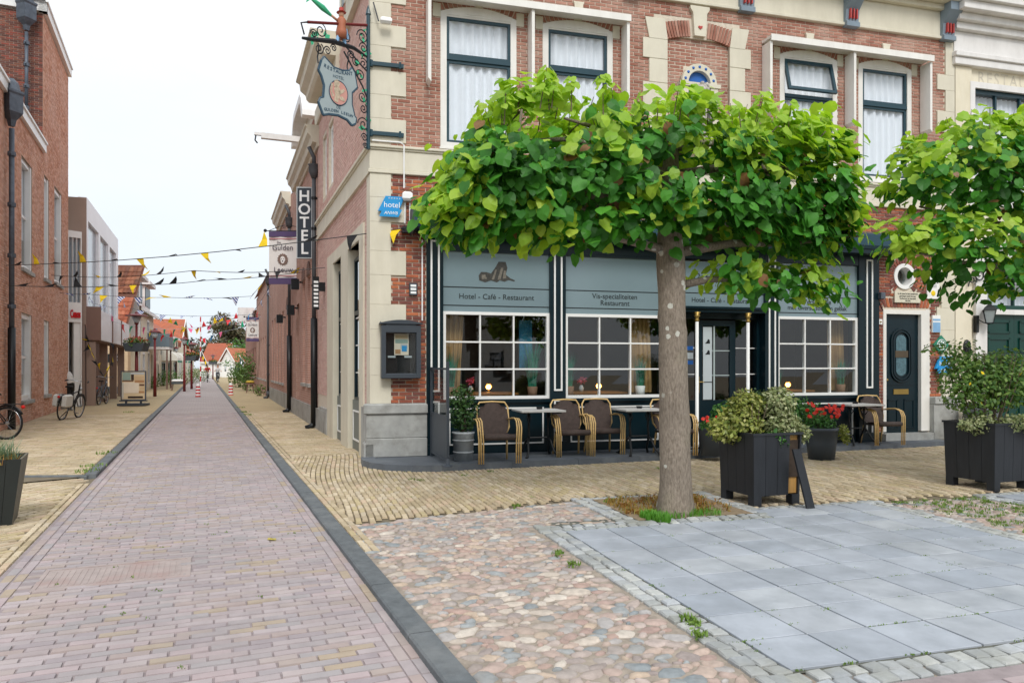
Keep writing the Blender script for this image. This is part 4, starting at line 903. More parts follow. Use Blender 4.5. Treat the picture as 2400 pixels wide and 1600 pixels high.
# ================================================================ OTHER HOUSES, RIGHT SIDE
# white house right of the hotel (same frontage line)
wh = thing('white_house', 'white plastered house with heavy cornice and dark green double door right of the hotel', 'building', HW(WR, 0, 0), HU)
M['plaster'] = streaked('yellowish_plaster', 'e0d8c4', 'c4b898', .8, .5); M['whitewood'] = streaked('white_cornice_paint', 'e2e0de', 'b9b6b4', .5, .5)
WHL = 5.5
hs = [(.5, 2.4, 4.9, 7.15), (.55, 2.6, .2, 3.95)]
b = MB()
for x0, x1, z0, z1 in cells(.012, WHL, 0, 7.6, hs): b.box(x0, .02, z0, x1, .3, z1)
b.build('front_wall', M['plaster'], wh)
b = MB(); b.bbox(.02, -.03, .0, .42, .02, 7.55, .01); b.build('pilaster', M['plaster'], wh)
b = MB()
for z0, z1, o in ((7.55, 7.7, .1), (7.7, 7.8, .14), (7.8, 8.22, .06), (8.22, 8.36, .16), (8.36, 8.5, .26), (8.5, 8.66, .42), (8.66, 8.8, .5)): b.bbox(-.02 - o * .35, -o, z0, WHL, .25, z1, .012)
b.build('cornice', M['whitewood'], wh)
textobj('RESTAURANT', .34, mat('faded_grey_lettering', 'c9c2b2', .8, .15), wh, (.62, .018, 7.38), align='LEFT', xs=.9, space=1.25, ext=.001)
def simple_window(par, x0, x1, z0, z1, fm, cols=2, rows_=1, curtain=True, f=.08, y=0, name='window', pm='glassup', top=None, backm='room'):
    b = MB()
    for q in ((x0, z0, x0 + f, z1), (x1 - f, z0, x1, z1), (x0 + f, z0, x1 - f, z0 + f), (x0 + f, z1 - f, x1 - f, z1)): b.box(q[0], y + .04, q[1], q[2], y + .14, q[3])
    for i in range(1, cols): x = x0 + (x1 - x0) * i / cols; b.box(x - .02, y + .06, z0 + f, x + .02, y + .12, z1 - f)
    for i in range(1, rows_): z = z0 + (z1 - z0) * i / rows_; b.box(x0 + f, y + .065, z - .02, x1 - f, y + .115, z + .02)
    o = b.build(name, M[fm], par); g = MB(); g.quad((x0 + f, y + .1, z0 + f), (x1 - f, y + .1, z0 + f), (x1 - f, y + .1, z1 - f), (x0 + f, y + .1, z1 - f)); g.build('pane', M[pm], o)
    if curtain: wave_sheet(x0 + f, x1 - f, z0 + f, z1 - f, y + .2, .02, .12).build('curtain', M['curtain'], o)
    b = MB(); b.box(x0, y + .28, z0, x1, y + .3, z1); b.build('room_behind', M[backm], o)
    return o
simple_window(wh, .5, 2.4, 4.9, 7.15, 'sash', 3, 2)
b = MB(); b.box(.38, -.04, 4.78, .5, .05, 7.27); b.box(2.4, -.04, 4.78, 2.52, .05, 7.27); b.box(.5, -.04, 7.15, 2.4, .05, 7.27); b.box(.5, -.06, 4.78, 2.4, .05, 4.9); b.build('window_surround', M['whitewood'], wh)
b = MB(); b.box(.50, -.06, .0, .78, .05, 3.95); b.box(2.42, -.06, .0, 2.7, .05, 3.95); b.box(.78, -.06, 3.72, 2.42, .05, 3.95); b.box(.78, -.03, 2.62, 2.42, .05, 2.72); b.box(.4, -.12, 3.95, 2.8, .05, 4.08); b.build('door_surround', M['whitewood'], wh)
for x0, x1 in ((.79, 1.598), (1.602, 2.41)):
    b = MB(); b.box(x0, .06, .15, x1, .1, 2.62)
    for z0, z1 in ((.4, 1.1), (1.25, 1.75), (1.85, 2.15), (2.24, 2.5)):
        for q in ((x0 + .12, z0, x1 - .12, z0 + .04), (x0 + .12, z1 - .04, x1 - .12, z1), (x0 + .12, z0, x0 + .16, z1), (x1 - .16, z0, x1 - .12, z1)): b.box(q[0], .035, q[1], q[2], .06, q[3])
    b.build('door_leaf', M['green'], wh)
simple_window(wh, .8, 2.4, 2.73, 3.7, 'green', 2, 1)
b = MB(); b.add([(-.1, -.5, 8.8), (WHL, -.5, 8.8), (WHL, 4, 12.2), (-.1, 4, 12.2)], [(0, 1, 2, 3)]); rf = b.build('roof', M['tile_black'], wh)
def tilefield(par, O, ux, up, nx, ny, m, wv=.22, hv=.3, stuff='roof_tiles', name=None):
    b = MB(); nrm = ux.cross(up).normalized()
    for k in range(ny):
        for i in range(nx):
            p = O + ux * (i * wv) + up * (k * hv); vs = []
            for j, (fx, hz) in enumerate(((0, .0), (.3, .03), (.6, .055), (.85, .03), (1, .0))):
                for q in (0, 1): vs.append(tuple(p + ux * (fx * wv) + up * (q * hv * 1.12) + nrm * (hz + (.035 if q == 0 else .0))))
            b.add(vs, [(2 * j, 2 * j + 2, 2 * j + 3, 2 * j + 1) for j in range(4)])
    return tag(b.build(stuff, m, par), kind='stuff')
su = Vector((0, 4.5, 3.4)).normalized()
tilefield(wh, Vector((.1, -.56, 8.84)), Vector((1, 0, 0)), su, 22, 9, palette('mixed_dark_roof_tiles', ['4c4644', '6b4a3c', '55504f', '8a5844', '43403f', '5c5654', '6e6460'], .6, .2, 6, .2))
# black wine shop sign, its bracket and wall lantern
t = thing('hanging_sign', 'black sign with white lettering over the green double door', 'sign', HW(WR + .78, -.12, 3.3), HU)
b = MB(); b.box(0, -.04, 0, 1.7, 0, .27); b.build('board', M['black'], t); b = MB(); b.box(.0, -.05, .27, 1.7, .02, .3); b.box(0, -.05, -.03, 1.7, .02, 0); b.build('rim', M['iron'], t)
textobj('DE WIJNZOLDER', .17, M['txtw'], t, (.28, -.043, .135), align='LEFT')
t = thing('scroll_bracket', 'black wrought iron scroll bracket beside the black sign', 'bracket', HW(WR + .28, -.08, 3.2), HU)
def spiral(cx, cz, r0, turns, start=0, sgn=1, n=22): return [(cx + sgn * (r0 * (1 - k / n * .85)) * math.cos(start + turns * 2 * PI * k / n), 0, cz + (r0 * (1 - k / n * .85)) * math.sin(start + turns * 2 * PI * k / n)) for k in range(n + 1)]
b = MB()
b.tube(spiral(.1, .1, .12, 1.6, -1), .012, 5); b.tube(spiral(.3, .2, .14, 1.5, 2), .012, 5); b.tube([(.0, 0, -.05), (.1, 0, .25), (.4, 0, .33)], .012, 5); b.build('scrolls', M['iron'], t)
t = thing('wall_lantern', 'black four sided wall lantern left of the green double door', 'lantern', HW(WR + .66, -.22, 2.42), HU)
b = MB(); b.box(-.19, .12, -.18, -.13, .2, .16); b.tube([(-.16, .15, .1), (-.1, .05, .02), (0, 0, -.02)], .012, 6); b.lathe([(.085, -.01), (.09, .01)], 4); b.lathe([(.17, .26), (.12, .32), (.03, .38), (.02, .42)], 4)
for k in range(4): a = PI / 2 * k; b.tube([(.085 * math.cos(a), .085 * math.sin(a), 0), (.15 * math.cos(a), .15 * math.sin(a), .26)], .009, 4)
b.build('cage', M['black'], t); b = MB(); b.lathe([(.078, .01), (.14, .255)], 4); b.build('glass_panes', mat('milky_lantern_glass', '9aa3a5', .2, .1), t)
t = thing('door_ornament', 'black cast iron mask ornament on the cream wall by the green double door', 'ornament', HW(WR + .30, -.03, 1.95), HU)
b = MB(); b.ball((0, 0, 0), .1, 10, 8, sy=.45, sz=1.5); b.ball((0, -.05, .02), .035, 8, 5); b.ball((-.05, -.03, .07), .02, 6, 4); b.ball((.05, -.03, .07), .02, 6, 4); b.build('mask', M['black'], t, True)
b = MB(); b.tube([(.08 * math.cos(a), -.05, -.1 + .07 * math.sin(a)) for a in [2 * PI * k / 14 for k in range(15)]], .012, 5); b.build('ring', M['black'], t)
# --- street houses behind the hotel: local frame x away from corner, y outwards to the street
SAW = HU + SA
SDIR = Vector((math.cos(SAW), math.sin(SAW), 0)); SOUT = Vector((-SDIR.y, SDIR.x, 0))
def street_house(name, label, a0, loc_shift=0): return thing(name, label, 'building', HC + SDIR * a0 + SOUT * loc_shift, SAW)
def facebox(par, nm, L, H, m, holes, th=.3):
    b = MB()
    for x0, x1, z0, z1 in cells(0, L, 0, H, holes): b.box(x0, -th, z0, x1, 0, z1)
    return b.build(nm, M[m] if isinstance(m, str) else m, par)
def swin(par, x0, x1, z0, z1, fm='whiteclean', cols=1, rows_=2, f=.09, depth=.12, curtain=True, name='window', sill=True):
    b = MB(); d = -depth
    for q in ((x0, z0, x0 + f, z1), (x1 - f, z0, x1, z1), (x0 + f, z0, x1 - f, z0 + f), (x0 + f, z1 - f, x1 - f, z1)): b.box(q[0], d - .08, q[1], q[2], d, q[3])
    for i in range(1, cols): x = x0 + (x1 - x0) * i / cols; b.box(x - .025, d - .07, z0 + f, x + .025, d - .01, z1 - f)
    for i in range(1, rows_): z = z0 + (z1 - z0) * i / rows_; b.box(x0 + f, d - .065, z - .03, x1 - f, d - .015, z + .03)
    o = b.build(name, M[fm], par); g = MB(); g.quad((x0, d - .05, z0), (x1, d - .05, z0), (x1, d - .05, z1), (x0, d - .05, z1)); g.build('pane', M['glassup'], o)
    if sill: g = MB(); g.box(x0 - .05, d, z0 - .09, x1 + .05, .06, z0 - .004); g.build('sill', M['stone'], o)
    g = MB(); g.box(x0, -.6, z0, x1, -.58, z1); g.build('room_behind', M['room'], o)
    if curtain: g = MB(); g.quad((x0, d - .2, (z0 + z1) / 2), (x1, d - .2, (z0 + z1) / 2), (x1, d - .2, z1), (x0, d - .2, z1)); g.build('curtain', M['curtain'], o)
    return o
def cornice(par, x0, x1, z, nm='cornice', out=.34, m='cream'):
    b = MB(); k = out / .34
    b.xprism([(.002, z - .5), (.05 * k, z - .5), (.07 * k, z - .42), (.16 * k, z - .4), (.2 * k, z - .28), (.28 * k, z - .2), (.3 * k, z - .06), (.34 * k, z - .03), (.34 * k, z), (.002, z)], x0, x1); return b.build(nm, M[m], par)
# house B
hb = street_house('brick_house', 'pink brick house with arched windows and hoist beam next to the hotel', 6.92); LB = 7.2
hB = [(1.6, 2.3, 1.1, 4.0), (2.9, 3.6, 1.1, 4.0), (4.6, 5.5, .1, 3.5)]
facebox(hb, 'street_wall', LB, 7.3, 'bw_pink', hB)
for q in hB[:2]: swin(hb, *q, cols=1, rows_=3)
for q in hB[:2]:
    b = MB(); xc = (q[0] + q[1]) / 2; b.prism([(xc + .42 * math.cos(PI * k / 10), q[3] + .03 + .38 * math.sin(PI * k / 10)) for k in range(11)], .003, .03); b.build('arch_head', M['bw_brown'], hb)
b = MB(); b.box(4.6, -.2, .1, 5.5, -.12, 3.5); b.build('door', M['green'], hb)
cornice(hb, -.3, 5.2, 7.4); b = MB(); b.box(0, .004, 0, LB, .04, .55); b.build('plinth', M['stone'], hb)
b = MB(); b.box(1.0, -.5, 7.4, 3.6, -.02, 8.0); gb = b.build('raised_gable', M['bw_red'], hb)
b = MB(); b.prism([(.7, 7.95), (1.0, 7.95), (1.25, 8.35), (1.5, 8.5), (3.1, 8.5), (3.35, 8.35), (3.6, 7.95), (3.9, 7.95), (3.85, 8.1), (3.5, 8.5), (3.15, 8.72), (1.45, 8.72), (1.1, 8.5), (.75, 8.1)], -.4, .3); b.build('curved_coping', M['whitewood'], gb)
b = MB(); b.box(1.0, -.45, 8.0, 3.6, -.04, 8.5); b.build('gable_panel', M['cream'], gb)
b = MB(); b.box(1.43, -.2, 7.46, 1.57, 1.25, 7.6); b.box(1.46, 1.25, 7.53, 1.54, 1.42, 7.6); hbm = b.build('hoist_beam', M['whitewood'], hb)
b = MB(); b.tube([(1.5, 1.38, 7.53), (1.5, 1.4, 7.4), (1.5, 1.34, 7.33)], .02, 5); b.build('hook', M['iron'], hbm)
b = MB(); b.box(-.3, -.4, 7.3, LB, -.05, 7.42); b.add([(0, 0, 7.4), (LB, 0, 7.4), (LB, -5, 11), (0, -5, 11)], [(0, 1, 2, 3)]); b.build('roof', M['tile_brown'], hb)
# house C
hc = street_house('brick_house', 'pink brick house with a row of tall narrow windows further down the street', 6.92 + LB + .02); LC = 11.5
hC = [(1.0, 1.8, .2, 3.6)] + [(3.2 + k * 1.5, 4.0 + k * 1.5, .95, 3.7) for k in range(5)]
facebox(hc, 'street_wall', LC, 7.4, 'bw_pink', hC)
for q in hC[1:]: swin(hc, *q, rows_=3)
b = MB(); b.box(1.0, -.2, .2, 1.8, -.12, 3.6); b.build('door', M['whiteclean'], hc)
b = MB(); b.prism([(1.4 + .5 * math.cos(PI * k / 10), 3.62 + .4 * math.sin(PI * k / 10)) for k in range(11)], .003, .03); b.build('arch_head', M['bw_brown'], hc)
cornice(hc, .2, 5.2, 7.5); b = MB(); b.box(0, .004, 0, LC, .03, .6); b.build('plinth', M['stone'], hc)
b = MB(); b.add([(0, 0, 7.4), (LC, 0, 7.4), (LC, -5, 10.5), (0, -5, 10.5)], [(0, 1, 2, 3)]); b.build('roof', M['tile_orange'], hc)
# house D, E
hd = street_house('brick_house', 'low brown brick house with grey gable edge on the right side of the street', 6.92 + LB + LC + .04); LD = 14
hD = [(1 + k * 2.2, 1.9 + k * 2.2, .9, 3.2) for k in range(6)]
facebox(hd, 'street_wall', LD, 6.0, 'bw_pink', hD)
for q in hD: swin(hd, *q)
b = MB(); b.xprism([(0, 6.0), (.1, 6.0), (.1, 6.1), (-4, 9.5), (-4, 6.0)], -.05, .25); b.build('gable_edge', M['lead'], hd)
b = MB(); b.add([(.25, .15, 6.0), (LD, .15, 6.0), (LD, -4, 9.4), (.25, -4, 9.4)], [(0, 1, 2, 3)]); b.build('roof', M['tile_brown'], hd)
he = street_house('brick_house', 'far low brick house behind the plants on the right pavement', 6.92 + LB + LC + LD + .06); LE = 22
hE = [(1.5 + k * 2.6, 2.6 + k * 2.6, .9, 2.9) for k in range(8)]
facebox(he, 'street_wall', LE, 5.2, 'bw_red', hE)
for q in hE: swin(he, *q)
b = MB(); b.add([(0, .2, 5.2), (LE, .2, 5.2), (LE, -4, 8.2), (0, -4, 8.2), (0, -8, 5.2), (LE, -8, 5.2)], [(0, 1, 2, 3), (3, 2, 5, 4)]); b.build('roof', M['tile_orange'], he)
b = MB(); b.box(2, .05, 4.6, 3, 1.1, 5.6); b.build('bay_dormer', M['whitewood'], he)
# rain pipes standing in front of the walls
def rainpipe(x, ztop, lab, shoe=True, hopper=True, low=2.0, fr=SW, rz=SAW, off=.09, rad=.05, lowm='black', pm='pipe'):
    t = thing('rain_pipe', lab, 'rain pipe', fr(x, off, 0), rz)
    b = MB(); b.tube([(0, 0, low), (0, 0, ztop)], rad, 10); b.build('pipe', M[pm], t, True)
    if hopper: b = MB(); b.lathe([(rad + .01, -.02), (.13, .15), (.13, .3), (.15, .32)], 10, (0, 0, ztop)); b.tube([(0, 0, ztop + .3), (0, -.0, ztop + .5), (0, .12, ztop + .75)], rad, 8); b.build('hopper', M[pm], t, True)
    b = MB(); b.tube([(0, 0, .12), (0, 0, low)], rad + .03, 10)
    if shoe: b.tube([(0, 0, .2), (0, .05, .1), (0, .2, .05)], rad + .02, 8)
    b.build('cast_iron_foot', M[lowm], t, True)
    b = MB()
    for z in (low + .8, low + 2.2, ztop - .5): b.lathe([(rad + .015, -.03), (rad + .015, .03)], 10, (0, 0, z)); b.box(-.02, -off, z - .02, .02, 0, z + .02)
    b.build('pipe_clip', M[lowm], t)
rainpipe(6.95, 6.2, 'dark rain pipe with black foot at the end of the hotel side wall', low=2.75)
rainpipe(13.9, 6.2, 'second dark rain pipe with black foot on the right hand pavement', low=2.6)
rainpipe(25.6, 5.5, 'far thin grey rain pipe on the right hand side of the street', low=.4, lowm='pipe')
# ================================================================ LEFT SIDE
LD_ = Vector((-.447, 1, 0)).normalized(); LAW = math.atan2(-LD_.y, -LD_.x)      # x runs towards the camera, outside +y is... kept by frames below
def LP(Y): return Vector((-13.07 - .447 * (Y - 19.7), Y, 0))
LANG = math.atan2(LD_.y, LD_.x)                                                 # x away along the street; street side is -y
def left_house(name, label, Y, shift=0): return thing(name, label, 'building', LP(Y) + Vector((LD_.y, -LD_.x, 0)) * shift, LANG)
def lw(Y0): return lambda x, y, z: LP(Y0) + LD_ * x + Vector((-LD_.y, LD_.x, 0)) * y + Vector((0, 0, z))
KY = 1.0954                                                                     # metres along the wall per metre of depth
def lface(par, L, H, m, holes, th=.3, x0=0, z0=0, nm='street_wall'):
    b = MB()
    for a, c, d, e in cells(x0, L, z0, H, holes): b.box(a, 0, d, c, th, e)
    return b.build(nm, M[m], par)
def lwin(par, x0, x1, z0, z1, fm='whiteclean', cols=1, rows_=2, f=.13, depth=.17, sill=True, curtain=True, backm='room'):
    b = MB(); d = depth
    for q in ((x0, z0, x0 + f, z1), (x1 - f, z0, x1, z1), (x0 + f, z0, x1 - f, z0 + f), (x0 + f, z1 - f, x1 - f, z1)): b.box(q[0], .015 if q[3] - q[1] > .5 else d - .12, q[1], q[2], d, q[3])
    for i in range(1, cols): x = x0 + (x1 - x0) * i / cols; b.box(x - .03, d - .06, z0 + f, x + .03, d, z1 - f)
    for i in range(1, rows_): z = z0 + (z1 - z0) * i / rows_; b.box(x0 + f, d - .055, z - .035, x1 - f, d - .005, z + .035)
    o = b.build('window', M[fm], par); g = MB(); g.quad((x0, d - .03, z0), (x1, d - .03, z0), (x1, d - .03, z1), (x0, d - .03, z1)); g.build('pane', M['glassup'], o)
    if sill: g = MB(); g.box(x0 - .06, -.08, z0 - .1, x1 + .06, d, z0 - .004); g.build('sill', M['stone'], o)
    g = MB(); g.box(x0, .7, z0, x1, .72, z1); g.build('room_behind', M[backm], o)
    if curtain: wave_sheet(x0, x1, z0 + (z1 - z0) * .3, z1, d + .03, .012, .12).build('curtain', M['curtain'], o)
    return o
# near lower house
la = left_house('brick_house', 'near orange brick house with white eaves board at the left edge', 13.0); LLA = (22.6 - 13.0) * KY
xw = lambda Y: (Y - 13.0) * KY
HA = [(xw(19.55), xw(20.95), 4.2, 7.2), (xw(19.55), xw(20.9), .65, 3.0), (xw(15.2), xw(16.6), 4.2, 7.2), (xw(15.2), xw(16.6), .65, 3.0)]
lface(la, LLA, 8.2, 'mortardark', HA)
brick_fill(la, [(0, LLA, 0, 8.1)], HA, lw(13.0), M['brick_left'], 300, .215, .0615, .009, 0, .01, 'brickwork')
for q in HA: lwin(la, *q)
b = MB(); b.box(0, -.1, 8.1, LLA, .1, 8.38); b.box(0, -.14, 8.34, LLA, .1, 8.4); b.build('eaves_board', M['whiteclean'], la)
b = MB(); b.add([(0, 0, 8.38), (LLA, 0, 8.38), (LLA, 4, 9.4), (0, 4, 9.4)], [(0, 1, 2, 3)]); b.build('roof', M['tile_black'], la)
# taller house behind it
lb = left_house('brick_house', 'tall brick house with dark weathered gable wall and white roof edge on the left', 22.62); LLB = (27.6 - 22.62) * KY
xb = lambda Y: (Y - 22.62) * KY
HB = [(xb(22.75), xb(23.6), 4.3, 7.5), (xb(24.6), xb(26.1), 4.4, 7.6), (xb(22.75), xb(23.6), .7, 3.0)]
HTB = 12.4
lface(lb, LLB, HTB, 'mortardark', HB)
brick_fill(lb, [(0, LLB, 0, HTB - .05)], HB, lw(22.62), M['brick_left'], 250, .215, .0615, .009, 0, .01, 'brickwork')
for q in HB: lwin(lb, *q)
# gable end wall facing the camera (above the low roof)
# bricks on that gable: laid in a frame turned so that its outside (-y) faces the camera
g_o2 = put('gable_face', bpy.data.meshes.new('gable_face'), lb, (-.006, 0, 0), -PI / 2)
brick_fill(g_o2, [(-7, 0, 8.3, HTB - .05)], [], lambda x, y, z: lw(22.62)(0, -x, z), M['brick_dark'], 300, .215, .0615, .009, 0, .01, 'gable_brickwork')
bb_ = MB(); bb_.box(-7, 0, 7.6, 0, .12, HTB - .02); g_o2.data = bb_.mesh('gable_face', M['mortardark'])
b = MB(); b.box(-.12, -.12, HTB, LLB + .05, .1, HTB + .32); b.box(-.12, -.12, HTB, .1, 7, HTB + .32); b.box(-.16, -.16, HTB + .28, LLB + .08, .1, HTB + .34); b.build('roof_edge', M['whiteclean'], lb)
b = MB(); b.add([(-.2, -.1, HTB + .3), (LLB, -.1, HTB + .3), (LLB, 4, HTB + 3), (-.2, 4, HTB + 3), (-.2, 8, HTB + .3), (LLB, 8, HTB + .3)], [(0, 1, 2, 3), (3, 2, 5, 4), (0, 3, 4)]); b.build('roof', M['tile_black'], lb)
tilefield(lb, Vector((-.25, 7, HTB + .38)), Vector((0, -1, 0)), Vector((.6, 0, .55)).normalized(), 31, 7, M['tile_black'])
b = MB()
for z0, z1 in ((6.0, 7.0), (5.6, 6.6)): pass
# rain hoppers and pipes on the left houses
def leftpipe(pos, z0, z1, lab, hop, wid=.05, lowz=None):
    t = thing('rain_pipe', lab, 'rain pipe', pos, LANG)
    b = MB(); b.tube([(0, 0, z0), (0, 0, z1)], wid, 10); b.build('pipe', M['lead'], t, True)
    b = MB(); h = hop; b.lathe([(.07, -.25), (.1, -.1), (h * .75, 0), (h, .08), (h, .5), (h * 1.12, .55), (h * 1.12, .6)], 4 if h > .2 else 8, (0, 0, z1 + .3)); b.lathe([(h * .8, .6), (h * .6, .8), (.05, .9)], 8, (0, 0, z1 + .3)); b.build('hopper', M['lead'], t)
    b = MB()
    for k in range(4): z = z0 + (z1 - z0) * (k + .5) / 4; b.lathe([(wid + .03, -.05), (wid + .03, .05)], 8, (0, 0, z)); b.box(-.14, -.01, z - .02, .14, .03, z + .02)
    b.build('pipe_clip', M['lead'], t)
    if lowz: b = MB(); b.tube([(0, 0, 0), (0, 0, lowz)], wid + .025, 10); b.build('cast_iron_foot', M['black'], t, True)
p = lw(22.62)(-.18, 0, 0); q = D(62, 0, (lw(22.62)(0, .75, 0)).y - .15)
leftpipe(Vector((q.x, q.y, 0)), 9.0, 11.6, 'lead rain pipe with large lead hopper on the dark gable wall', .26)
q = lw(13.0)(xw(17.75), -.14, 0)
leftpipe(q, 2.4, 7.3, 'grey rain pipe with lead hopper and black foot at the left edge', .24, .06, 2.5)
# narrow white shop
ls = thing('corner_shop', 'narrow white shop front with red lettering beside the tall brick house', 'building', D(160, HOR, 27.75) * Vector((1, 1, 0)) if False else Vector((-16.70, 27.75, 0)), R(55)); ls.scale = (.36, 1, 1)
b = MB(); b.box(0, 0, 0, .12, 2.5, 6.7); b.box(1.28, 0, 0, 1.4, 2.5, 6.7); b.box(.12, 0, 6.45, 1.28, 2.5, 6.7); b.box(.12, 0, 3.25, 1.28, .3, 4.0); b.build('frame_wall', M['whiteclean'], ls)
b = MB(); b.box(.12, .1, 4.0, 1.28, .15, 6.45); b.build('upper_pane', M['glassup'], ls)
b = MB(); b.box(.5, .02, 4.0, .56, .2, 6.45); b.box(.9, .02, 4, .96, .2, 6.45); b.build('mullion', M['whiteclean'], ls)
b = MB(); b.box(.12, .25, 4, 1.28, .3, 6.45); b.build('room_behind', M['notice'], ls)
b = MB(); b.box(.65, .05, 0, 1.28, .15, 3.25); b.build('white_door', M['whiteclean'], ls); b = MB(); b.box(.12, .5, 0, .65, .6, 3.25); b.build('dark_doorway', M['black'], ls)
M['red'] = mat('red_sign_plastic', 'd0232b', .4, .03)
textobj('Cenos', .42, M['red'], ls, (.72, -.03, 3.55), ext=.02, xs=.92, bold=.012)
# modern white and brown block
M['brown'] = mat('brown_cladding', '7d6258', .7, .06, 2); M['taupe'] = mat('taupe_render', '9a8478', .85, .06, 2); M['panelw'] = mat('white_metal_panel', 'f0f2f5', .4, .04, 1)
mb0 = Vector((-16.5, 28.6, 0)); mdir = (Vector((-20.4, 38.2, 0)) - mb0).normalized(); mang = math.atan2(mdir.y, mdir.x)
md = thing('modern_shop_block', 'modern white panelled building with tall grey windows and brown colonnade', 'building', mb0, mang); ML = 10.5
b = MB(); b.box(-.01, 0, 3.2, .12, 3.0, 8.1); b.box(0, .05, 0, .35, .5, 3.2); b.build('end_wall', M['taupe'], md)
b = MB(); mh_ = [(.5, 3.4, 3.9, 7.3), (3.9, 6.6, 3.9, 7.3), (7.1, 9.6, 3.9, 7.3)]
for a, c, d, e in cells(.12, ML, 3.3, 8.15, mh_): b.box(a, 0, d, c, .3, e)
b.build('white_facade', M['panelw'], md)
M['greyglass'] = mat('grey_reflecting_glass', '98a2ac', .12, .1, .6, spec=.8)
for q in mh_: b = MB(); b.box(q[0], .12, q[2], q[1], .15, q[3]); o = b.build('window', M['greyglass'], md); b = MB(); b.box(q[0], .08, q[2] - .0, q[0] + .08, .12, q[3]); b.box(q[1] - .08, .08, q[2], q[1], .12, q[3]); b.build('frame', M['panelw'], o)
b = MB(); b.box(.02, -.5, 2.6, .10, .0, 3.9); b.build('canopy_end', M['brown'], md)
b = MB(); b.box(.1, -.52, 2.6, ML, -.44, 3.75); b.build('canopy_fascia', M['panelw'], md)
b = MB(); b.box(.1, -.44, 2.55, ML, 0, 2.62); b.build('canopy_soffit', M['brown'], md)
b = MB(); b.box(.1, .6, 0, ML, .7, 3.3); b.build('recessed_wall', M['brown'], md)
for x in (.1, 3.6, 7.0, 10.2): b = MB(); b.box(x, -.3, 0, x + .2, .0, 2.6); b.build('colonnade_post', M['taupe'], md)
for x in (3.3, 6.7): b = MB(); b.box(x, -.56, 2.6, x + .1, -.52, 3.75); b.build('fascia_joint_strip', M['brown'], md)
# ================================================================ FAR HOUSES AND TREES OF THE STREET
def house(name, label, pos, rz, L, W, H, HR, wm, rm, wins=(), gable=False, door=None, trim='whiteclean', fm='whiteclean'):
    t = thing(name, label, 'building', pos, rz); b = MB(); hol = list(wins) + ([door] if door else [])
    for a, c, d, e in cells(0, L, 0, H, hol): b.box(a, 0, d, c, .3, e)
    b.box(0, .3, 0, .3, W, H); b.box(L - .3, .3, 0, L, W, H)
    if gable: b.prism([(0, H), (L, H), (L / 2, H + HR)], 0, .3)
    b.build('wall', M[wm], t)
    for q in wins: lwin(t, *q, fm=fm, f=.12, depth=.12, sill=False, cols=2 if q[1] - q[0] > 1.3 else 1)
    if door: b = MB(); b.box(door[0], .1, door[2], door[1], .18, door[3]); b.build('door', M['green'], t)
    b = MB(); e = .3
    if gable: r_ = [(-e, -e, H - .2), (L / 2, -e, H + HR), (L / 2, W, H + HR), (-e, W, H - .2), (L + e, -e, H - .2), (L + e, W, H - .2)]; fs = [(0, 1, 2, 3), (1, 4, 5, 2)]
    else: r_ = [(-.1, -e, H - .1), (L + .1, -e, H - .1), (L + .1, W / 2, H + HR), (-.1, W / 2, H + HR), (L + .1, W + e, H - .1), (-.1, W + e, H - .1)]; fs = [(0, 1, 2, 3), (3, 2, 4, 5)]
    b.add([(x, y, z + .12) for x, y, z in r_], fs); rf = b.build('roof', M[rm], t)
    rt = MB()
    if gable:
        for s_ in (-1, 1): rt.prism([(L / 2, H + HR + .16), (L / 2 + s_ * (L / 2 + e), H - .04), (L / 2 + s_ * (L / 2 + e), H - .26), (L / 2, H + HR - .08)], -e - .04, -e + .02)
    else: rt.box(-.12, -e - .06, H - .16, L + .12, -e + .03, H + .04); rt.prism([(0, H), (.001, H), (.001, H), (0, H)], 0, .3)
    rt.build('roof_trim', M[trim], rf)
    if not gable:
        for xa in (0, L - .28): g = MB(); g.xprism([(.0, H), (W, H), (W / 2, H + HR)], xa, xa + .28); g.build('gable_end', M[wm], t)
    return t
def lang(a, b): return math.atan2(b[1] - a[1], b[0] - a[0])
# tiled roof house with beige end wall
t = thing('tiled_house', 'small house with orange and brown pantile roof above a beige wall beside the modern block', 'building', (-23.75, 41.6, 0), 0)
M['beige'] = mat('beige_render', 'cfb595', .85, .05, 2); M['darkskirt'] = mat('dark_skirting', '4c545c', .7, .05)
b = MB(); b.box(0, 0, .45, 2.1, .3, 3.45); b.build('end_wall', M['beige'], t); b = MB(); b.box(0, -.02, 0, 2.1, .3, .45); b.build('skirting', M['darkskirt'], t)
up1 = Vector((0, 2.2, 4.0)).normalized()
b = MB(); b.add([(-.6, -.1, 3.4), (2.0, -.1, 3.4), (2.0, 2.2, 7.6), (-.6, 2.2, 7.6)], [(0, 1, 2, 3)]); b.build('roof', M['tile_brown'], t)
tilefield(t, Vector((-.6, -.1, 3.45)), Vector((1, 0, 0)), up1, 10, 8, M['tile_orange'], .25, .3); tilefield(t, Vector((-.6, 1.2, 5.83)), Vector((1, 0, 0)), up1, 10, 6, M['tile_brown'], .25, .3)
t = thing('shop_sign', 'small black board with white lettering on the beige wall', 'sign', (-22.35, 41.5, 2.05), 0)
b = MB(); b.box(-.38, -.05, -.24, .38, .05, .24); b.build('board', M['black'], t)
textobj('Wellen', .17, M['txtw'], t, (0, -.055, .09)); textobj('Slijterij', .17, M['txtw'], t, (0, -.055, -.1))
A0, A1, A2, A3, A4 = (-22.35, 43.95), (-26.1, 54), (-29.6, 62), (-37.2, 86), (-42, 108)
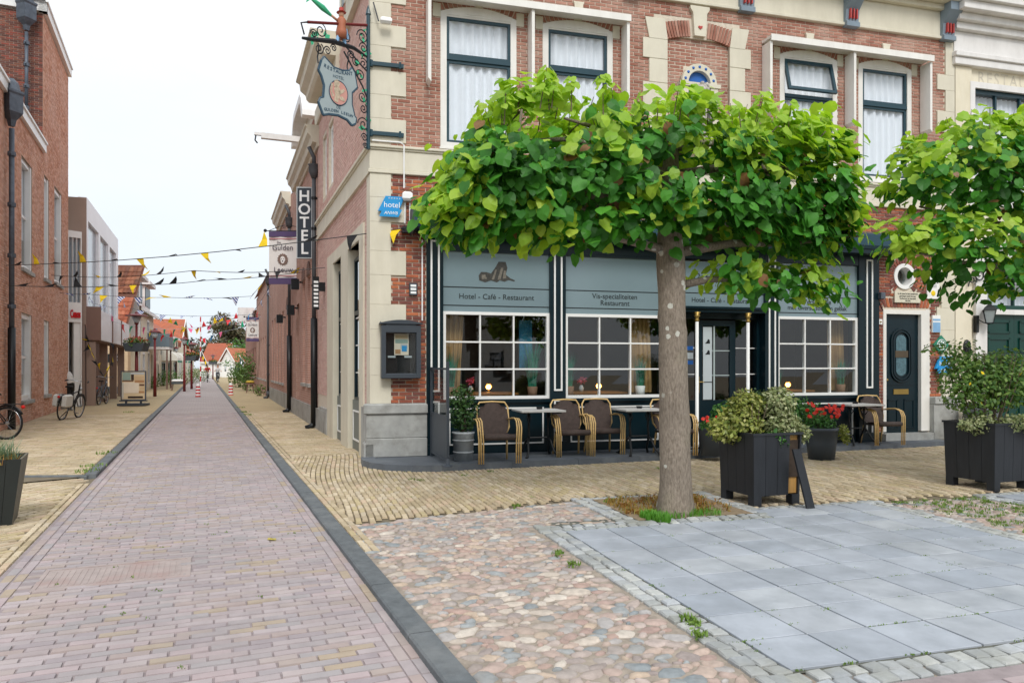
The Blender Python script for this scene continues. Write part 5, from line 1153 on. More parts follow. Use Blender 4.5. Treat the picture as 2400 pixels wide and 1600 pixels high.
# white house with dormers
a = lang(A0, A1)
h4 = house('white_dormer_house', 'white house with two flat roofed dormers and orange roof on the left side', (*A0, 0), a, 9.5, 8, 5.1, 3.2, 'plaster', 'tile_orange', [(1, 2, .5, 2.6), (3, 4.4, .4, 2.5), (6, 7.2, .4, 2.6), (1, 2.2, 3.3, 4.7), (5.4, 7, 3.2, 4.7)], door=(8, 9, 0, 2.4))
b = MB(); b.box(-.25, -.15, 3.0, .25, .5, 7.2); b.build('white_corner_pier', M['whiteclean'], h4)
for x in (.6, 5.2):
    b = MB(); b.box(x, .1, 5.3, x + 3.0, 1.3, 7.0); d = b.build('dormer', M['whiteclean'], h4)
    b = MB(); b.box(x - .25, -.25, 7.0, x + 3.25, 1.5, 7.22); b.build('dormer_roof', M['whitewood'], d)
    b = MB()
    for k in range(4): b.box(x + .15 + k * .72, .06, 5.6, x + .7 + k * .72, .1, 6.85)
    b.build('dormer_windows', M['sash'], d)
b = MB(); b.box(6, -1.3, 2.75, 9.2, 0, 2.9); bl_ = b.build('balcony', M['whitewood'], h4); b = MB(); b.box(6, -1.3, 2.92, 9.2, -1.22, 3.8); b.box(6, -1.22, 2.92, 6.06, 0, 3.8); b.build('balcony_screen', mat('grey_blue_screen', '6c7c86', .5, .05), bl_)
b = MB()
for x in (6.1, 9.1): b.box(x - .05, -1.2, 0, x + .05, -1.1, 2.75)
b.build('balcony_posts', M['brown'], bl_)
a = lang(A1, A2)
house('white_shutter_house', 'white low house with black shutters behind the red lamp posts', (*A1, 0), a, 8.2, 8, 3.9, 2.6, 'plaster', 'tile_orange', [(.6, 1.3, 2.0, 3.5), (2.0, 2.7, 2.0, 3.5), (3.6, 4.3, 2.0, 3.5), (5.2, 5.9, 2.0, 3.5), (.8, 2.4, .4, 1.8), (5, 6.8, .4, 1.8)], door=(3.6, 4.5, 0, 1.9), fm='teal')
a = lang(A2, A3)
h6 = house('awning_shop_house', 'long low house with orange roof chimney and pale dome awnings', (*A2, 0), a, 12, 8, 4.3, 2.6, 'plaster', 'tile_orange', [(k * 2 + .6, k * 2 + 1.4, 2.6, 4.0) for k in range(6)] + [(1, 3.4, .3, 2.0), (5, 7.4, .3, 2.0), (8.6, 11, .3, 2.0)], fm='sash')
b = MB(); b.box(10.6, 3.7, 6.2, 11.4, 4.4, 8.0); b.build('chimney', M['bw_brown'], h6)
M['awn'] = mat('pale_awning_cloth', 'd8d6cc', .8, .05, 3); M['awng'] = mat('green_valance', '2f8068', .7, .05)
for x in (1, 5, 8.7):
    b = MB(); P = [(-1.3 * math.cos(PI / 2 * k / 6), 2.1 + .9 * math.sin(PI / 2 * k / 6)) for k in range(7)] + [(0, 2.1)]; b.xprism(P, x, x + 2.6); q = b.build('dome_awning', M['awn'], h6); b = MB(); b.box(x, -1.32, 1.95, x + 2.6, -1.28, 2.12); b.build('valance', M['awng'], q)
p = Vector((*A2, 0)) + Vector((math.cos(a), math.sin(a), 0)) * 12.1
house('gabled_cottage', 'white gabled cottage with awning further along the left side', p, a, 7, 8, 3.6, 2.8, 'plaster', 'tile_orange', [(1, 2, .6, 2.4), (4, 5.6, .5, 2.4)], True, door=(2.6, 3.4, 0, 2.3))
house('gabled_cottage', 'white low cottage with steep orange roof before the bend', p + Vector((math.cos(a), math.sin(a), 0)) * 7.3, a, 7, 8, 3.2, 3.0, 'plaster', 'tile_orange', [(1, 2, .6, 2.4), (4, 5.6, .5, 2.4)], False, door=(2.6, 3.4, 0, 2.3))
# houses closing the view at the bend
house('end_house', 'orange roofed white house closing the street view at the bend', (-47.2, 112, 0), R(8), 3.6, 9, 2.3, 2.9, 'whiteclean', 'tile_orange', [(.5, 1.2, .8, 2.0), (2, 2.8, .8, 2.0)], False)
house('end_house', 'grey roofed white house behind the orange roofed end house', (-48.6, 122, 0), R(4), 4.4, 9, 2.6, 2.4, 'whiteclean', 'tile_black', [(1, 1.8, .8, 2.2), (2.8, 3.6, .8, 2.2)], False)
house('end_house', 'small white gabled house right of the orange roofed end house', (-43.3, 110, 0), R(-20), 2.4, 8, 2.4, 1.9, 'whiteclean', 'tile_orange', [(.4, 1.0, .8, 2.0), (1.4, 2.0, .8, 2.0)], True)
# houses across the square behind the camera, mirrored in the shop panes
house('square_house', 'white plastered house across the square mirrored in the second shop window', (1.0, -19, 0), PI, 9, 8, 5.6, 3.2, 'whiteclean', 'tile_black', [(.8, 2.0, 3.2, 4.9), (3.2, 4.4, 3.2, 4.9), (6, 7.4, 3.2, 4.9), (.8, 2.6, .6, 2.5), (5.6, 7.8, .6, 2.5)], door=(3.6, 4.6, 0, 2.3), fm='sash')
house('square_house', 'brick house with white windows across the square mirrored in the first shop window', (-8.2, -19, 0), PI, 9, 8, 6.2, 3.4, 'bw_brown', 'tile_brown', [(.8, 2.2, 3.4, 5.2), (3.6, 5.0, 3.4, 5.2), (6.6, 8.0, 3.4, 5.2), (.8, 2.4, .6, 2.6), (6.2, 8.0, .6, 2.6)], door=(4, 5, 0, 2.3))
house('square_house', 'dark brick house across the square mirrored in the entrance door', (10.2, -19, 0), PI, 9, 8, 5.2, 3.4, 'bw_brown', 'tile_black', [(.8, 2.2, 3.0, 4.6), (3.6, 5.0, 3.0, 4.6), (6.6, 8.0, 3.0, 4.6), (1, 3.4, .6, 2.5), (6, 8, .6, 2.5)], door=(4.2, 5.2, 0, 2.3))
house('square_house', 'gabled white house across the square mirrored in the window by the side door', (18.6, -18, 0), PI, 8, 9, 3.6, 4.6, 'whiteclean', 'tile_brown', [(1, 2.4, .8, 2.6), (5.4, 7, .8, 2.6)], True, door=(3.4, 4.4, 0, 2.3), fm='sash')
# far trees and shrubs
M['leaf_far'] = leafmat('far_green_foliage', ['4d7a34', '5f8c3d', '3f6a2e'], .2); M['leaf_brown'] = leafmat('far_brownish_foliage', ['625640', '565a3c', '6a5a44'], .2); M['leaf_shrub'] = leafmat('shrub_foliage', ['54763a', '6d8c48', '45652f', '7f9a55'], .25)
M['bark'] = mat('grey_bark', '6b5d4e', .9, .3, 10, .6, 40)
def fartree(label, pos, h, r, lm, n=1400, s=.35, rz_=.5, name='tree'):
    t = thing(name, label, 'tree', pos); rn = random.Random(int(h * 100) + n); b = MB(); b.tube([(0, 0, 0), (.1, 0, h * .4), (0, .1, h * .8)], [.22, .16, .05], 8)
    for k in range(6): a_ = k * 1.05; b.tube([(0, 0, h * .4), (math.cos(a_) * r * .6, math.sin(a_) * r * .6, h * .7)], [.1, .03], 5)
    b.build('trunk', M['bark'], t, True); b = MB()
    for k in range(14): v = Vector((rn.gauss(0, .5), rn.gauss(0, .5), rn.gauss(0, .42))); leaflets(b, Vector((v.x * r, v.y * r, h * (1 - rz_ * .55) + v.z * h * rz_ * .6)), n // 14, r * .45, r * .45, h * rz_ * .3, s, rn)
    tag(b.build('crown', M[lm], t), kind='stuff'); return t
fartree('large dark brownish tree rising above the far orange roofs', (-53, 135, 0), 9.4, 5.0, 'leaf_brown', 7000, .55, .75)
fartree('second brownish tree behind the far grey roof', (-48, 138, 0), 8.8, 4.6, 'leaf_brown', 6000, .55, .75)
fartree('bright green tree at the far bend of the street', (-41.0, 114, 0), 5.8, 3.0, 'leaf_far', 3000, .3, .85)
fartree('low green tree behind the blue and white flag', (-37.5, 102, 0), 3.2, 1.8, 'leaf_far', 900, .25, .8)
def shrub(label, pos, rx, rz_, m='leaf_shrub', n=500, s=.12, name='shrub', cat='shrub'):
    t = thing(name, label, cat, pos); rn = random.Random(int(pos[1] * 100)); b = MB()
    for k in range(7): a_ = k * .9; b.tube([(0, 0, 0), (math.cos(a_) * rx * .5, math.sin(a_) * rx * .5, rz_ * 1.3)], [.015, .006], 4)
    b.build('stems', M['bark'], t); b = MB(); leaflets(b, Vector((0, 0, rz_)), n, rx, rx, rz_, s, rn); tag(b.build('foliage', M[m], t), kind='stuff')
shrub('bright green rounded shrub on the left pavement before the white houses', G(400, 903), .9, .7, 'leaf_far')
shrub('grey green low shrub beside the ad board', G(352, 912), .6, .5)
shrub('white flowering shrub against the white dormer house', G(383, 906), .7, .7)
shrub('green shrub below the dome awnings', G(452, 899), 1.2, .9); shrub('second green shrub below the dome awnings', G(470, 896), 1.1, .8)
p = HC + SDIR * 38 + SOUT * .7; shrub('tall leafy shrub on the right pavement before the bend', (p.x, p.y, 0), .6, 1.3, n=700, s=.16)
p = HC + SDIR * 47 + SOUT * .9; shrub('wide leafy shrub on the right pavement furthest away', (p.x, p.y, 0), .9, .9, n=700, s=.16)
p = HC + SDIR * 29 + SOUT * .3; shrub('small plant at the foot of the far grey rain pipe', (p.x, p.y, 0), .35, .35, n=200, s=.1)
# ================================================================ STREET FURNITURE
M['redpole'] = mat('wine_red_pole_paint', '6d1f22', .4, .08); M['flow'] = leafmat('red_orange_blossom', ['c8362a', 'd8553a', 'e07a50'], .2); M['trough'] = mat('dark_grey_trough', '4b5257', .6, .06)
def lamppost(label, pos, h, basket=None, seed=1):
    t = thing('lamp_post', label, 'lamp post', pos); b = MB(); b.tube([(0, 0, 0), (0, 0, .9), (0, 0, h)], [.085, .075, .05], 10); b.build('pole', M['redpole'], t, True)
    b = MB(); b.lathe([(.06, 0), (.1, .06), (.06, .1)], 10, (0, 0, h)); k_ = .48 if basket else .27; b.lathe([(k_, .38), (k_ * .95, .42), (.1, .5), (.03, .58)], 16, (0, 0, h)); 
    for k in range(4): a_ = PI / 2 * k; b.tube([(.08 * math.cos(a_), .08 * math.sin(a_), h + .08), (.2 * math.cos(a_), .2 * math.sin(a_), h + .4)], .012, 4)
    b.build('lamp_head', M['redpole'], t); b = MB(); b.lathe([(.09, .08), (.2, .36)], 12, (0, 0, h)); b.build('lamp_glass', M['notice'], t, True)
    if basket:
        b = MB(); b.add([(x, y, z) for z, k in ((basket, .36), (basket + .38, .48)) for x, y in ((-k, -.3), (k, -.3), (k, .3), (-k, .3))], [(0, 3, 2, 1), (0, 1, 5, 4), (1, 2, 6, 5), (2, 3, 7, 6), (3, 0, 4, 7), (4, 5, 6, 7)]); b.build('flower_trough', M['trough'], t)
        rn = random.Random(seed); b = MB(); leaflets(b, Vector((0, 0, basket + .42)), 330, .58, .4, .2, .12, rn); tag(b.build('trough_leaves', M['leaf_shrub'], t), kind='stuff'); b = MB(); leaflets(b, Vector((0, 0, basket + .52)), 130, .55, .38, .14, .09, rn); tag(b.build('trough_blossom', M['flow'], t), kind='stuff')
lamppost('nearest red lamp post with flower trough behind the ad board', G(320, 941), 3.45, 2.25)
lamppost('plain red lamp post standing right of the ad board', G(363, 931), 2.95)
lamppost('plain red lamp post by the white topped cart', G(432, 917.6), 2.9)
lamppost('far red lamp post with flower trough near the striped flag', G(449, 911.8), 2.75, 2.0, 3)
lamppost('slim far lamp post in front of the shutter house', G(413, 899), 2.9)
lamppost('furthest lamp post with small flower trough past the cyclists', G(499, 889), 2.6, 1.9, 4)
M['bollred'] = mat('red_reflective_band', 'c22a2c', .4, .05); M['bollwhite'] = mat('white_reflective_band', 'eeeeee', .4, .03)
def bollard(label, pos):
    t = thing('bollard', label, 'bollard', pos, group='striped bollards across the road')
    for k in range(8): b = MB(); r0 = .13 - .004 * k; b.lathe([(r0, k * .08), (r0 - .004, k * .08 + .08)], 14); b.build('red_band' if k % 2 == 0 else 'white_band', M['bollred' if k % 2 == 0 else 'bollwhite'], t, True)
    b = MB(); b.lathe([(.1, .64), (.05, .69)], 14); b.build('cap', M['bollwhite'], t, True)
bollard('red and white bollard on the left side of the road', G(464, 930.5)); bollard('red and white bollard on the right beside the kerb', G(541, 927.5))
# advertising board on wheels
t = thing('ad_board', 'wheeled pavement advertising board with a poster of tan shapes', 'sign', G(313, 951, ZP), R(8))
b = MB(); b.box(-.46, -.03, .22, -.42, .03, 1.36); b.box(.42, -.03, .22, .46, .03, 1.36); b.box(-.42, -.03, 1.32, .42, .03, 1.36); b.box(-.42, -.03, .22, .42, .03, .26); b.build('frame', M['lead'], t)
b = MB(); b.box(-.5, -.3, .02, .5, .3, .1); b.box(-.5, -.06, .18, .5, .06, .22); b.box(-.3, -.04, .1, -.24, .04, .18); b.box(.24, -.04, .1, .3, .04, .18); b.build('foot', M['anth'], t)
PC = ['c9b08c', '8fa59c', '3c3330', 'e0d6c4', 'b08862', '6b4f40', 'd6c3a0', 'b9bfc0']
pm_ = [mat('poster_ink_%s' % 'abcdefgh'[k], c, .4, .05) for k, c in enumerate(PC)]
b = MB(); b.box(-.42, -.02, .26, .42, .02, 1.32, 6); rn = random.Random(2)
for (x0, x1, z0, z1, k) in ((-.4, -.1, 1.0, 1.3, 1), (-.08, .02, 1.0, 1.3, 2), (.04, .4, 1.02, 1.16, 0), (-.1, .4, 1.22, 1.3, 7), (-.35, .2, .5, .92, 3), (.22, .4, .78, .85, 5), (.2, .4, .5, .58, 4), (-.2, .35, .3, .38, 2), (-.4, .0, .95, .99, 5), (-.4, -.36, .3, .9, 7), (.05, .4, .9, 1.0, 4), (.25, .4, .62, .74, 0)): b.box(x0, -.026 - .0005 * k, z0, x1, -.02, z1, k)
b.build('poster', pm_, t)
# white topped cart with legs
t = thing('planter_cart', 'small dark legged cart with white top beside the red lamp post', 'cart', G(418, 915, ZP), R(15))
b = MB(); b.box(-.38, -.22, .42, .38, .22, .55); b.build('body', M['trough'], t); b = MB(); b.bbox(-.36, -.2, .552, .3, .2, .72, .06); b.build('white_top', M['bollwhite'], t)
for x, y in ((-.33, -.18), (.33, -.18), (-.33, .18), (.33, .18)): b = MB(); b.tube([(x, y, .42), (x * 1.2, y * 1.1, 0)], .025, 6); b.build('leg', M['brown'], t)
b = MB(); b.tube([(.38, 0, .5), (.52, 0, .75), (.46, 0, .82)], .04, 6); b.build('handle', M['brown'], t)
t = thing('garden_stool', 'dark stool with blue and yellow cushion on the right pavement', 'stool', HC + SDIR * 34 + SOUT * .6 + Vector((0, 0, ZP)), SAW)
b = MB(); b.lathe([(.2, .48), (.3, .5), (.3, .56)], 12); b.build('seat', M['brown'], t); b = MB(); b.ball((0, 0, .64), .26, 10, 5, sz=.35); b.build('cushion', mat('yellow_cushion', 'b89a3a', .8, .1), t)
for k in range(4): a_ = PI / 2 * k + .7; b = MB(); b.tube([(.18 * math.cos(a_), .18 * math.sin(a_), .48), (.28 * math.cos(a_), .28 * math.sin(a_), 0)], .025, 6); b.build('leg', M['brown'], t)
# flags by the far houses
def flag(label, base, tip, cols, w_, l_, rz_=0, striped=None):
    t = thing('flag', label, 'flag', base); d = Vector(tip) - Vector(base); b = MB(); b.tube([(0, 0, 0), tuple(d)], .03, 6); b.build('flag_pole', M['whiteclean'], t)
    n = len(cols)
    for k, c in enumerate(cols):
        b = MB(); vs = []
        for i in range(9):
            f = i / 8
            for e in (k / n, (k + 1) / n): q = d * (1 - e * w_); vs.append((q.x + f * l_ * .25 + .05 * math.sin(f * 7), q.y + .08 * math.sin(f * 6 + e), q.z - f * l_))
        b.add(vs, [(2 * i, 2 * i + 2, 2 * i + 3, 2 * i + 1) for i in range(8)]); b.build('flag_stripe', M[c], t)
M['yel'] = mat('yellow_cloth', 'e6c520', .8, .06); M['blk'] = mat('black_cloth', '1c1c1f', .8, .1)
flag('black and yellow striped flag hanging by the dome awnings', D(489, 858, 60), D(470, 818, 60), ['blk', 'yel', 'blk', 'yel', 'blk'], .75, .75)
flag('blue white flag with red marks on a slanting pole at the bend', D(579, 856, 74), D(560, 832, 74), ['blue', 'bollwhite', 'blue', 'bollwhite', 'bollred'], .6, 1.0)
t = thing('flag_pole', 'tall red and white striped pole rising behind the bunting', 'pole', G(470, 905, 0))
for k in range(14): b = MB(); b.lathe([(.05, .4 * k), (.05, .4 * k + .4)], 8); b.build('red_band' if k % 2 else 'white_band', M['bollred' if k % 2 else 'bollwhite'], t)
# ================================================================ SIGNS ON AND AROUND THE HOTEL
# vertical HOTEL light box, seen square on
def SWp(a_, o, z): return HC + SDIR * a_ + SOUT * o + Vector((0, 0, z))
hp = SWp(8.35, .16, 4.42)
t = thing('hotel_sign', 'tall narrow dark sign with white letters reading HOTEL', 'sign', hp, HU * .3)
b = MB(); b.box(-.19, -.07, 0, .19, .07, 1.82); b.build('light_box', mat('dark_slate_sign_face', '2a323c', .35, .03), t)
b = MB()
for q in ((-.2, 0, -.18, 1.82), (.18, 0, .2, 1.82), (-.2, -.02, .2, 0), (-.2, 1.82, .2, 1.85)): b.box(q[0], -.08, q[1], q[2], .08, q[3])
b.build('rim', M['notice'], t)
for k, ch in enumerate('HOTEL'): textobj(ch, .4, M['txtw'], t, (0, -.072, 1.60 - k * .345), ext=.004, bold=.008)
b = MB()
for z in (.3, 1.5): b.box(.19, -.02, z, .5, .02, z + .04)
b.build('wall_bracket', M['iron'], t)
# hanging banners
M['cloth'] = mat('white_banner_cloth', 'dedbd8', .85, .04, 2); M['purple'] = mat('purple_band', '54456b', .8, .04); M['pinkline'] = mat('thin_pink_line', 'b57a80', .8, .03); M['mane'] = mat('brown_mane_print', '7a655c', .8, .35, 14); M['grape'] = mat('dark_plum_lettering', '463a4c', .8, .02)
def banner(label, pos, w_, h_, s=1):
    t = thing('banner', label, 'banner', pos); b = MB(); vs = []; fs = []; n = 12
    for i in range(n + 1):
        x = -w_ / 2 + w_ * i / n; y = .015 * math.sin(i * .9)
        vs += [(x, y, 0), (x, y, h_)]
    b.add(vs, [(2 * i, 2 * i + 2, 2 * i + 3, 2 * i + 1) for i in range(n)]); b.build('cloth', M['cloth'], t)
    b = MB(); b.box(-w_ / 2, -.024, 0, w_ / 2, .024, h_ * .12); b.box(-w_ / 2, -.024, h_ * .9, w_ / 2, .024, h_); b.build('purple_band', M['purple'], t)
    b = MB(); b.box(-w_ / 2, -.023, h_ * .15, w_ / 2, .023, h_ * .165); b.box(-w_ / 2, -.023, h_ * .855, w_ / 2, .023, h_ * .87); b.build('pink_line', M['pinkline'], t)
    textobj('De', .1 * s, M['grape'], t, (-.12 * s, -.026, h_ * .79)); textobj('Gulden', .235 * s, M['grape'], t, (0, -.026, h_ * .69), xs=.95); textobj('Leeuw', .235 * s, M['grape'], t, (0.02, -.026, h_ * .27), xs=.95)
    b = MB(); P = []
    for k in range(28): a_ = 2 * PI * k / 28; r_ = (.17 if k % 2 else .145) * s; P.append((r_ * math.cos(a_), h_ * .47 + r_ * 1.12 * math.sin(a_)))
    b.prism(P, -.028, -.02); lh = b.build('lion_head_print', M['mane'], t)
    b = MB(); b.prism([(.08 * s * math.cos(2 * PI * k / 14) * (1 if k < 7 else .8), h_ * .46 + .115 * s * math.sin(2 * PI * k / 14)) for k in range(14)], -.031, -.028); b.build('lion_face', M['cloth'], lh)
    b = MB()
    for x, z, r_ in ((-.035, .03, .014), (.035, .03, .014), (0, -.04, .022)): b.prism([(x * s + r_ * s * math.cos(2 * PI * k / 8), h_ * .46 + z * s + r_ * s * math.sin(2 * PI * k / 8)) for k in range(8)], -.034, -.031)
    b.build('lion_features', M['grape'], lh)
    b = MB(); b.tube([(-w_ / 2 - .08, 0, h_ + .02), (w_ / 2 + .1, 0, h_ + .02)], .015, 6); b.ball((-w_ / 2 - .12, 0, h_ + .03), .055, 8, 5); b.tube([(-w_ / 2, 0, h_ + .03), (-.1, 0, h_ + .16), (.1, 0, h_ + .2), (w_ / 2 + .1, 0, h_ + .14)], .01, 5); b.tube([(x_, 0, z_ + h_ + .14) for x_, _, z_ in spiral(.05, 0, .07, 1.3)], .008, 4); b.build('rod', M['iron'], t)
    return t
banner('nearer white and purple cloth banner reading De Gulden Leeuw', D(663, 666, 23), .86, 1.64)
banner('smaller distant white and purple cloth banner reading De Gulden Leeuw', D(592, 800, 44), .74, 1.44, .87)
for a_, z, lb in ((12.0, 3.3, 'black wall lantern with orange glow on the pink brick house'), (10.6, 3.95, 'black box lantern between the rain pipes'), (16.5, 3.3, 'small black box lantern beyond the second rain pipe')):
    t = thing('wall_lamp', lb, 'lamp', SWp(a_, .2, z), SAW); b = MB(); b.box(-.1, -.1, -.14, .1, .12, .16); b.box(-.03, -.2, .05, .03, -.1, .1); b.build('housing', M['black'], t)
    b = MB(); b.box(-.07, -.11, -.1, .07, -.1, .1); b.build('lens', M['flow'] if 'orange' in lb else M['notice'], t)
t = thing('house_number_sign', 'long black panel with white script on the side wall by the corner', 'sign', SWp(5.55, .16, 2.86), SAW)
b = MB(); b.box(-.03, -.02, 0, .03, .12, .75); b.box(-.05, -.16, .42, .05, -.02, .62); b.build('panel', M['black'], t); b = MB()
for k in range(7): b.box(-.034, .0, .06 + k * .09, -.03, .1, .11 + k * .09)
b.build('white_marks', M['txtw'], t)
# wrought iron bracket with hanging restaurant sign
BD = Vector((-.74, -.67, 0)).normalized(); BA = math.atan2(BD.y, BD.x); bp = HW(-.06, -.08, 0)
t = thing('iron_sign_bracket', 'ornate wrought iron sign bracket with scrolls and a small painted figure at the hotel corner', 'sign bracket', (bp.x, bp.y, 0), BA)     # x runs out over the corner
t.scale = (.86, 1, 1)
b = MB(); b.tube([(0, 0, 4.98), (0, 0, 7.1)], .035, 8); b.lathe([(.05, 0), (.03, .08), (.0, .16)], 8, (0, 0, 7.1)); b.build('upright', M['sash'], t)
b = MB(); b.tube([(0, 0, 6.93), (1.2, 0, 6.66)], .022, 6); b.build('top_bar', M['redpole'], t)
b = MB(); b.tube([(0, 0, 6.42), (.3, 0, 6.5), (.7, 0, 6.5), (1.15, 0, 6.42), (1.3, 0, 6.4)], [.016, .03, .04, .03, .02], 6); b.tube([(0, 0, 5.75), (.12, 0, 5.95), (.5, 0, 6.4)], .014, 5); b.tube([(.02, 0, 6.2), (.2, 0, 6.3), (.45, 0, 6.48)], .014, 5); b.tube([(1.2, 0, 6.66), (1.32, 0, 6.62), (1.26, 0, 6.46)], .014, 5); b.build('arm', M['iron'], t)
b = MB()
def sp(cx, cz, r0, tn=1.6, st=0, sg=1): b.tube([(x_, 0, z_) for x_, _, z_ in spiral(cx, cz, r0, tn, st, sg)], .010, 4, cap=False)
for q in ((.17, 6.1, .1), (.1, 6.3, .09, 1.6, 1), (.12, 5.78, .09, 1.6, 3), (.1, 5.35, .12), (.1, 5.6, .08, 1.6, 2), (.08, 5.15, .07), (.25, 6.3, .08, 1.6, 2, -1), (.35, 6.38, .07), (.95, 6.6, .12, 1.6, 1), (1.08, 6.52, .07), (.98, 6.32, .09, 1.6, 2), (.82, 6.33, .07), (.7, 6.4, .06), (.12, 6.72, .12, 1.8), (.1, 6.55, .09), (.06, 5.02, .05), (.45, 6.62, .08, 1.5, 2)): sp(*q)
b.build('scrolls', M['iron'], t)
M['patina'] = mat('green_painted_leaf', '3fae82', .6, .15)
b = MB(); rn = random.Random(9)
for px, pz in ((.06, 6.85), (.12, 6.72), (.05, 6.5), (.12, 6.48), (.08, 5.9), (.06, 5.7), (.05, 5.45), (.06, 5.3), (.25, 6.35), (.18, 6.12), (1.0, 6.5), (1.1, 6.42), (.85, 6.5)):
    for k in range(3): a_ = rn.uniform(0, 6.28); l = rn.uniform(.06, .13); p0 = Vector((px, 0, pz)); d = Vector((math.cos(a_), rn.uniform(-.3, .3), math.sin(a_))) * l; n_ = Vector((-d.z, 0, d.x)) * .35; b.add([tuple(p0), tuple(p0 + d * .5 + n_), tuple(p0 + d), tuple(p0 + d * .5 - n_)], [(0, 1, 2, 3)])
b.build('painted_leaves', M['patina'], t)
M['skin'] = mat('painted_skin', 'c99a80', .6, .05); M['orangec'] = mat('orange_painted_coat', 'a8654a', .6, .12); M['lightblue'] = mat('light_blue_paint', '7fa9cf', .6, .08)
fg = MB(); fx = .55
fg.lathe([(.08, 0), (.095, .1), (.07, .2), (.085, .28), (.04, .33)], 10, (fx, 0, 6.58)); fig = fg.build('painted_figure', M['orangec'], t, True)
fg = MB(); fg.ball((fx, 0, 6.95), .048, 8, 6); fg.tube([(fx + .08, 0, 6.84), (fx + .24, 0, 6.9)], .02, 5); fg.build('figure_head', M['skin'], fig, True); fg = MB(); fg.lathe([(.085, 0), (.04, .02), (.04, .07), (.02, .08)], 10, (fx, 0, 6.98)); fg.build('figure_hat', M['redline'], fig)
fg = MB(); fg.tube([(fx - .05, 0, 6.62), (fx - .07, 0, 6.5)], .032, 6); fg.tube([(fx + .05, 0, 6.62), (fx + .09, 0, 6.5)], .032, 6); fg.tube([(fx - .09, 0, 6.75), (fx - .13, 0, 6.6)], .024, 6); fg.build('figure_legs', M['lightblue'], fig)
fg = MB(); fg.tube([(fx + .2, 0, 6.88), (fx + .36, 0, 6.95), (fx + .52, 0, 7.01), (fx + .6, 0, 7.03)], [.02, .045, .03, .01], 8); fg.add([(fx + .58, 0, 7.02), (fx + .68, 0, 7.12), (fx + .65, 0, 7.03), (fx + .68, 0, 6.94)], [(0, 1, 2, 3)]); fg.build('held_fish', M['patina'], fig)
b = MB()
for x in (1.0, .42): b.tube([(x, 0, 6.4), (x, .02, 6.3), (x, -.02, 6.2), (x, 0, 6.1)], .012, 5)
b.build('chains', M['iron'], t)
for z in (6.35, 5.25):
    q = thing('wall_strap', 'upper iron strap fixing the bracket across the corner stones' if z > 6 else 'lower iron strap fixing the bracket across the corner stones', 'strap', HW(-.02, -.05, z), HU); b = MB(); b.box(0, -.03, -.03, .52, .02, .03); b.tube([(0, 0, -.05), (0, 0, .05)], .04, 6); b.tube([(.46, -.03, -.05), (.46, -.03, .05)], .02, 6); b.build('strap', M['sash'], q)
sc_p = bp + BD * .53; t = thing('restaurant_sign', 'hanging grey parchment shaped sign reading RESTAURANT HOTEL DE GULDEN LEEUW', 'sign', (sc_p.x, sc_p.y, 5.36), BA + PI)
M['sgrey'] = mat('grey_blue_sign_paint', '97a3a6', .5, .06, 4); M['sedge'] = mat('dark_blue_sign_edge', '2f4a5c', .5, .05); M['pinkdisc'] = mat('pink_emblem_ground', 'c48f84', .6, .05); M['emblem'] = mat('pale_emblem_beast', 'b9a892', .6, .3, 25)
O_ = [(-.36, .92), (-.3, 1.0), (-.24, .96), (-.1, .86), (.1, .85), (.24, .88), (.3, .95), (.36, .88), (.42, .62), (.38, .58), (.3, .5), (.3, .3), (.36, .1), (.4, .06), (.38, -.04), (.3, -.08), (.2, .0), (0, .04), (-.2, .02), (-.32, -.02), (-.36, .06), (-.42, .18), (-.38, .26), (-.32, .28), (-.3, .5), (-.36, .66), (-.42, .74)]
b = MB(); b.prism([(x, z) for x, z in O_], -.02, .02); b.build('plate', M['sgrey'], t)
b = MB(); n = len(O_)
for k in range(n): (x0, z0), (x1, z1) = O_[k], O_[(k + 1) % n]; b.tube([(x0, 0, z0), (x1, 0, z1)], .026, 5)
b.build('edge', M['sedge'], t)
b = MB(); b.prism([(.2 * math.cos(2 * PI * k / 24), .43 + .215 * math.sin(2 * PI * k / 24)) for k in range(24)], -.03, .03); ds = b.build('emblem_disc', M['pinkdisc'], t)
b = MB(); b.tube([(.2 * math.cos(2 * PI * k / 24), -.026, .43 + .215 * math.sin(2 * PI * k / 24)) for k in range(25)], .012, 4); b.build('emblem_rim', M['sedge'], ds)
b = MB()
for P in ([(-.1, .27), (-.02, .25), (0, .33), (.04, .42), (.02, .52), (-.06, .55), (-.1, .48), (-.08, .38)], [(-.1, .52), (.0, .53), (.03, .6), (-.03, .66), (-.1, .63)], [(0, .46), (.1, .52), (.13, .5), (.11, .46), (.02, .4)], [(0, .36), (.08, .38), (.14, .33), (.12, .3), (.02, .31)], [(-.1, .36), (-.15, .42), (-.13, .55), (-.16, .58), (-.18, .45), (-.14, .33)]): b.prism(P, -.036, -.0305)
b.build('emblem_lion', M['emblem'], ds)
def arctext(s_, r0, zc, sz, par, m, y=-.022):
    n = len(s_); w_ = sz * .72
    for k, ch in enumerate(s_):
        if ch == ' ': continue
        u = (k - (n - 1) / 2) * w_; textobj(ch, sz, m, par, (u, y, zc + r0 * u * u * 1.2), rot=(PI / 2, -r0 * u * 2, 0), bold=.002)
t.scale = (.78, .78, .86)
arctext('RESTAURANT', .35, .805, .088, t, M['sedge']); textobj('HOTEL', .078, M['sedge'], t, (0, -.022, .705)); textobj('DE', .075, M['sedge'], t, (0, -.022, .172)); arctext('GULDEN LEEUW', -.2, .098, .072, t, M['sedge'])
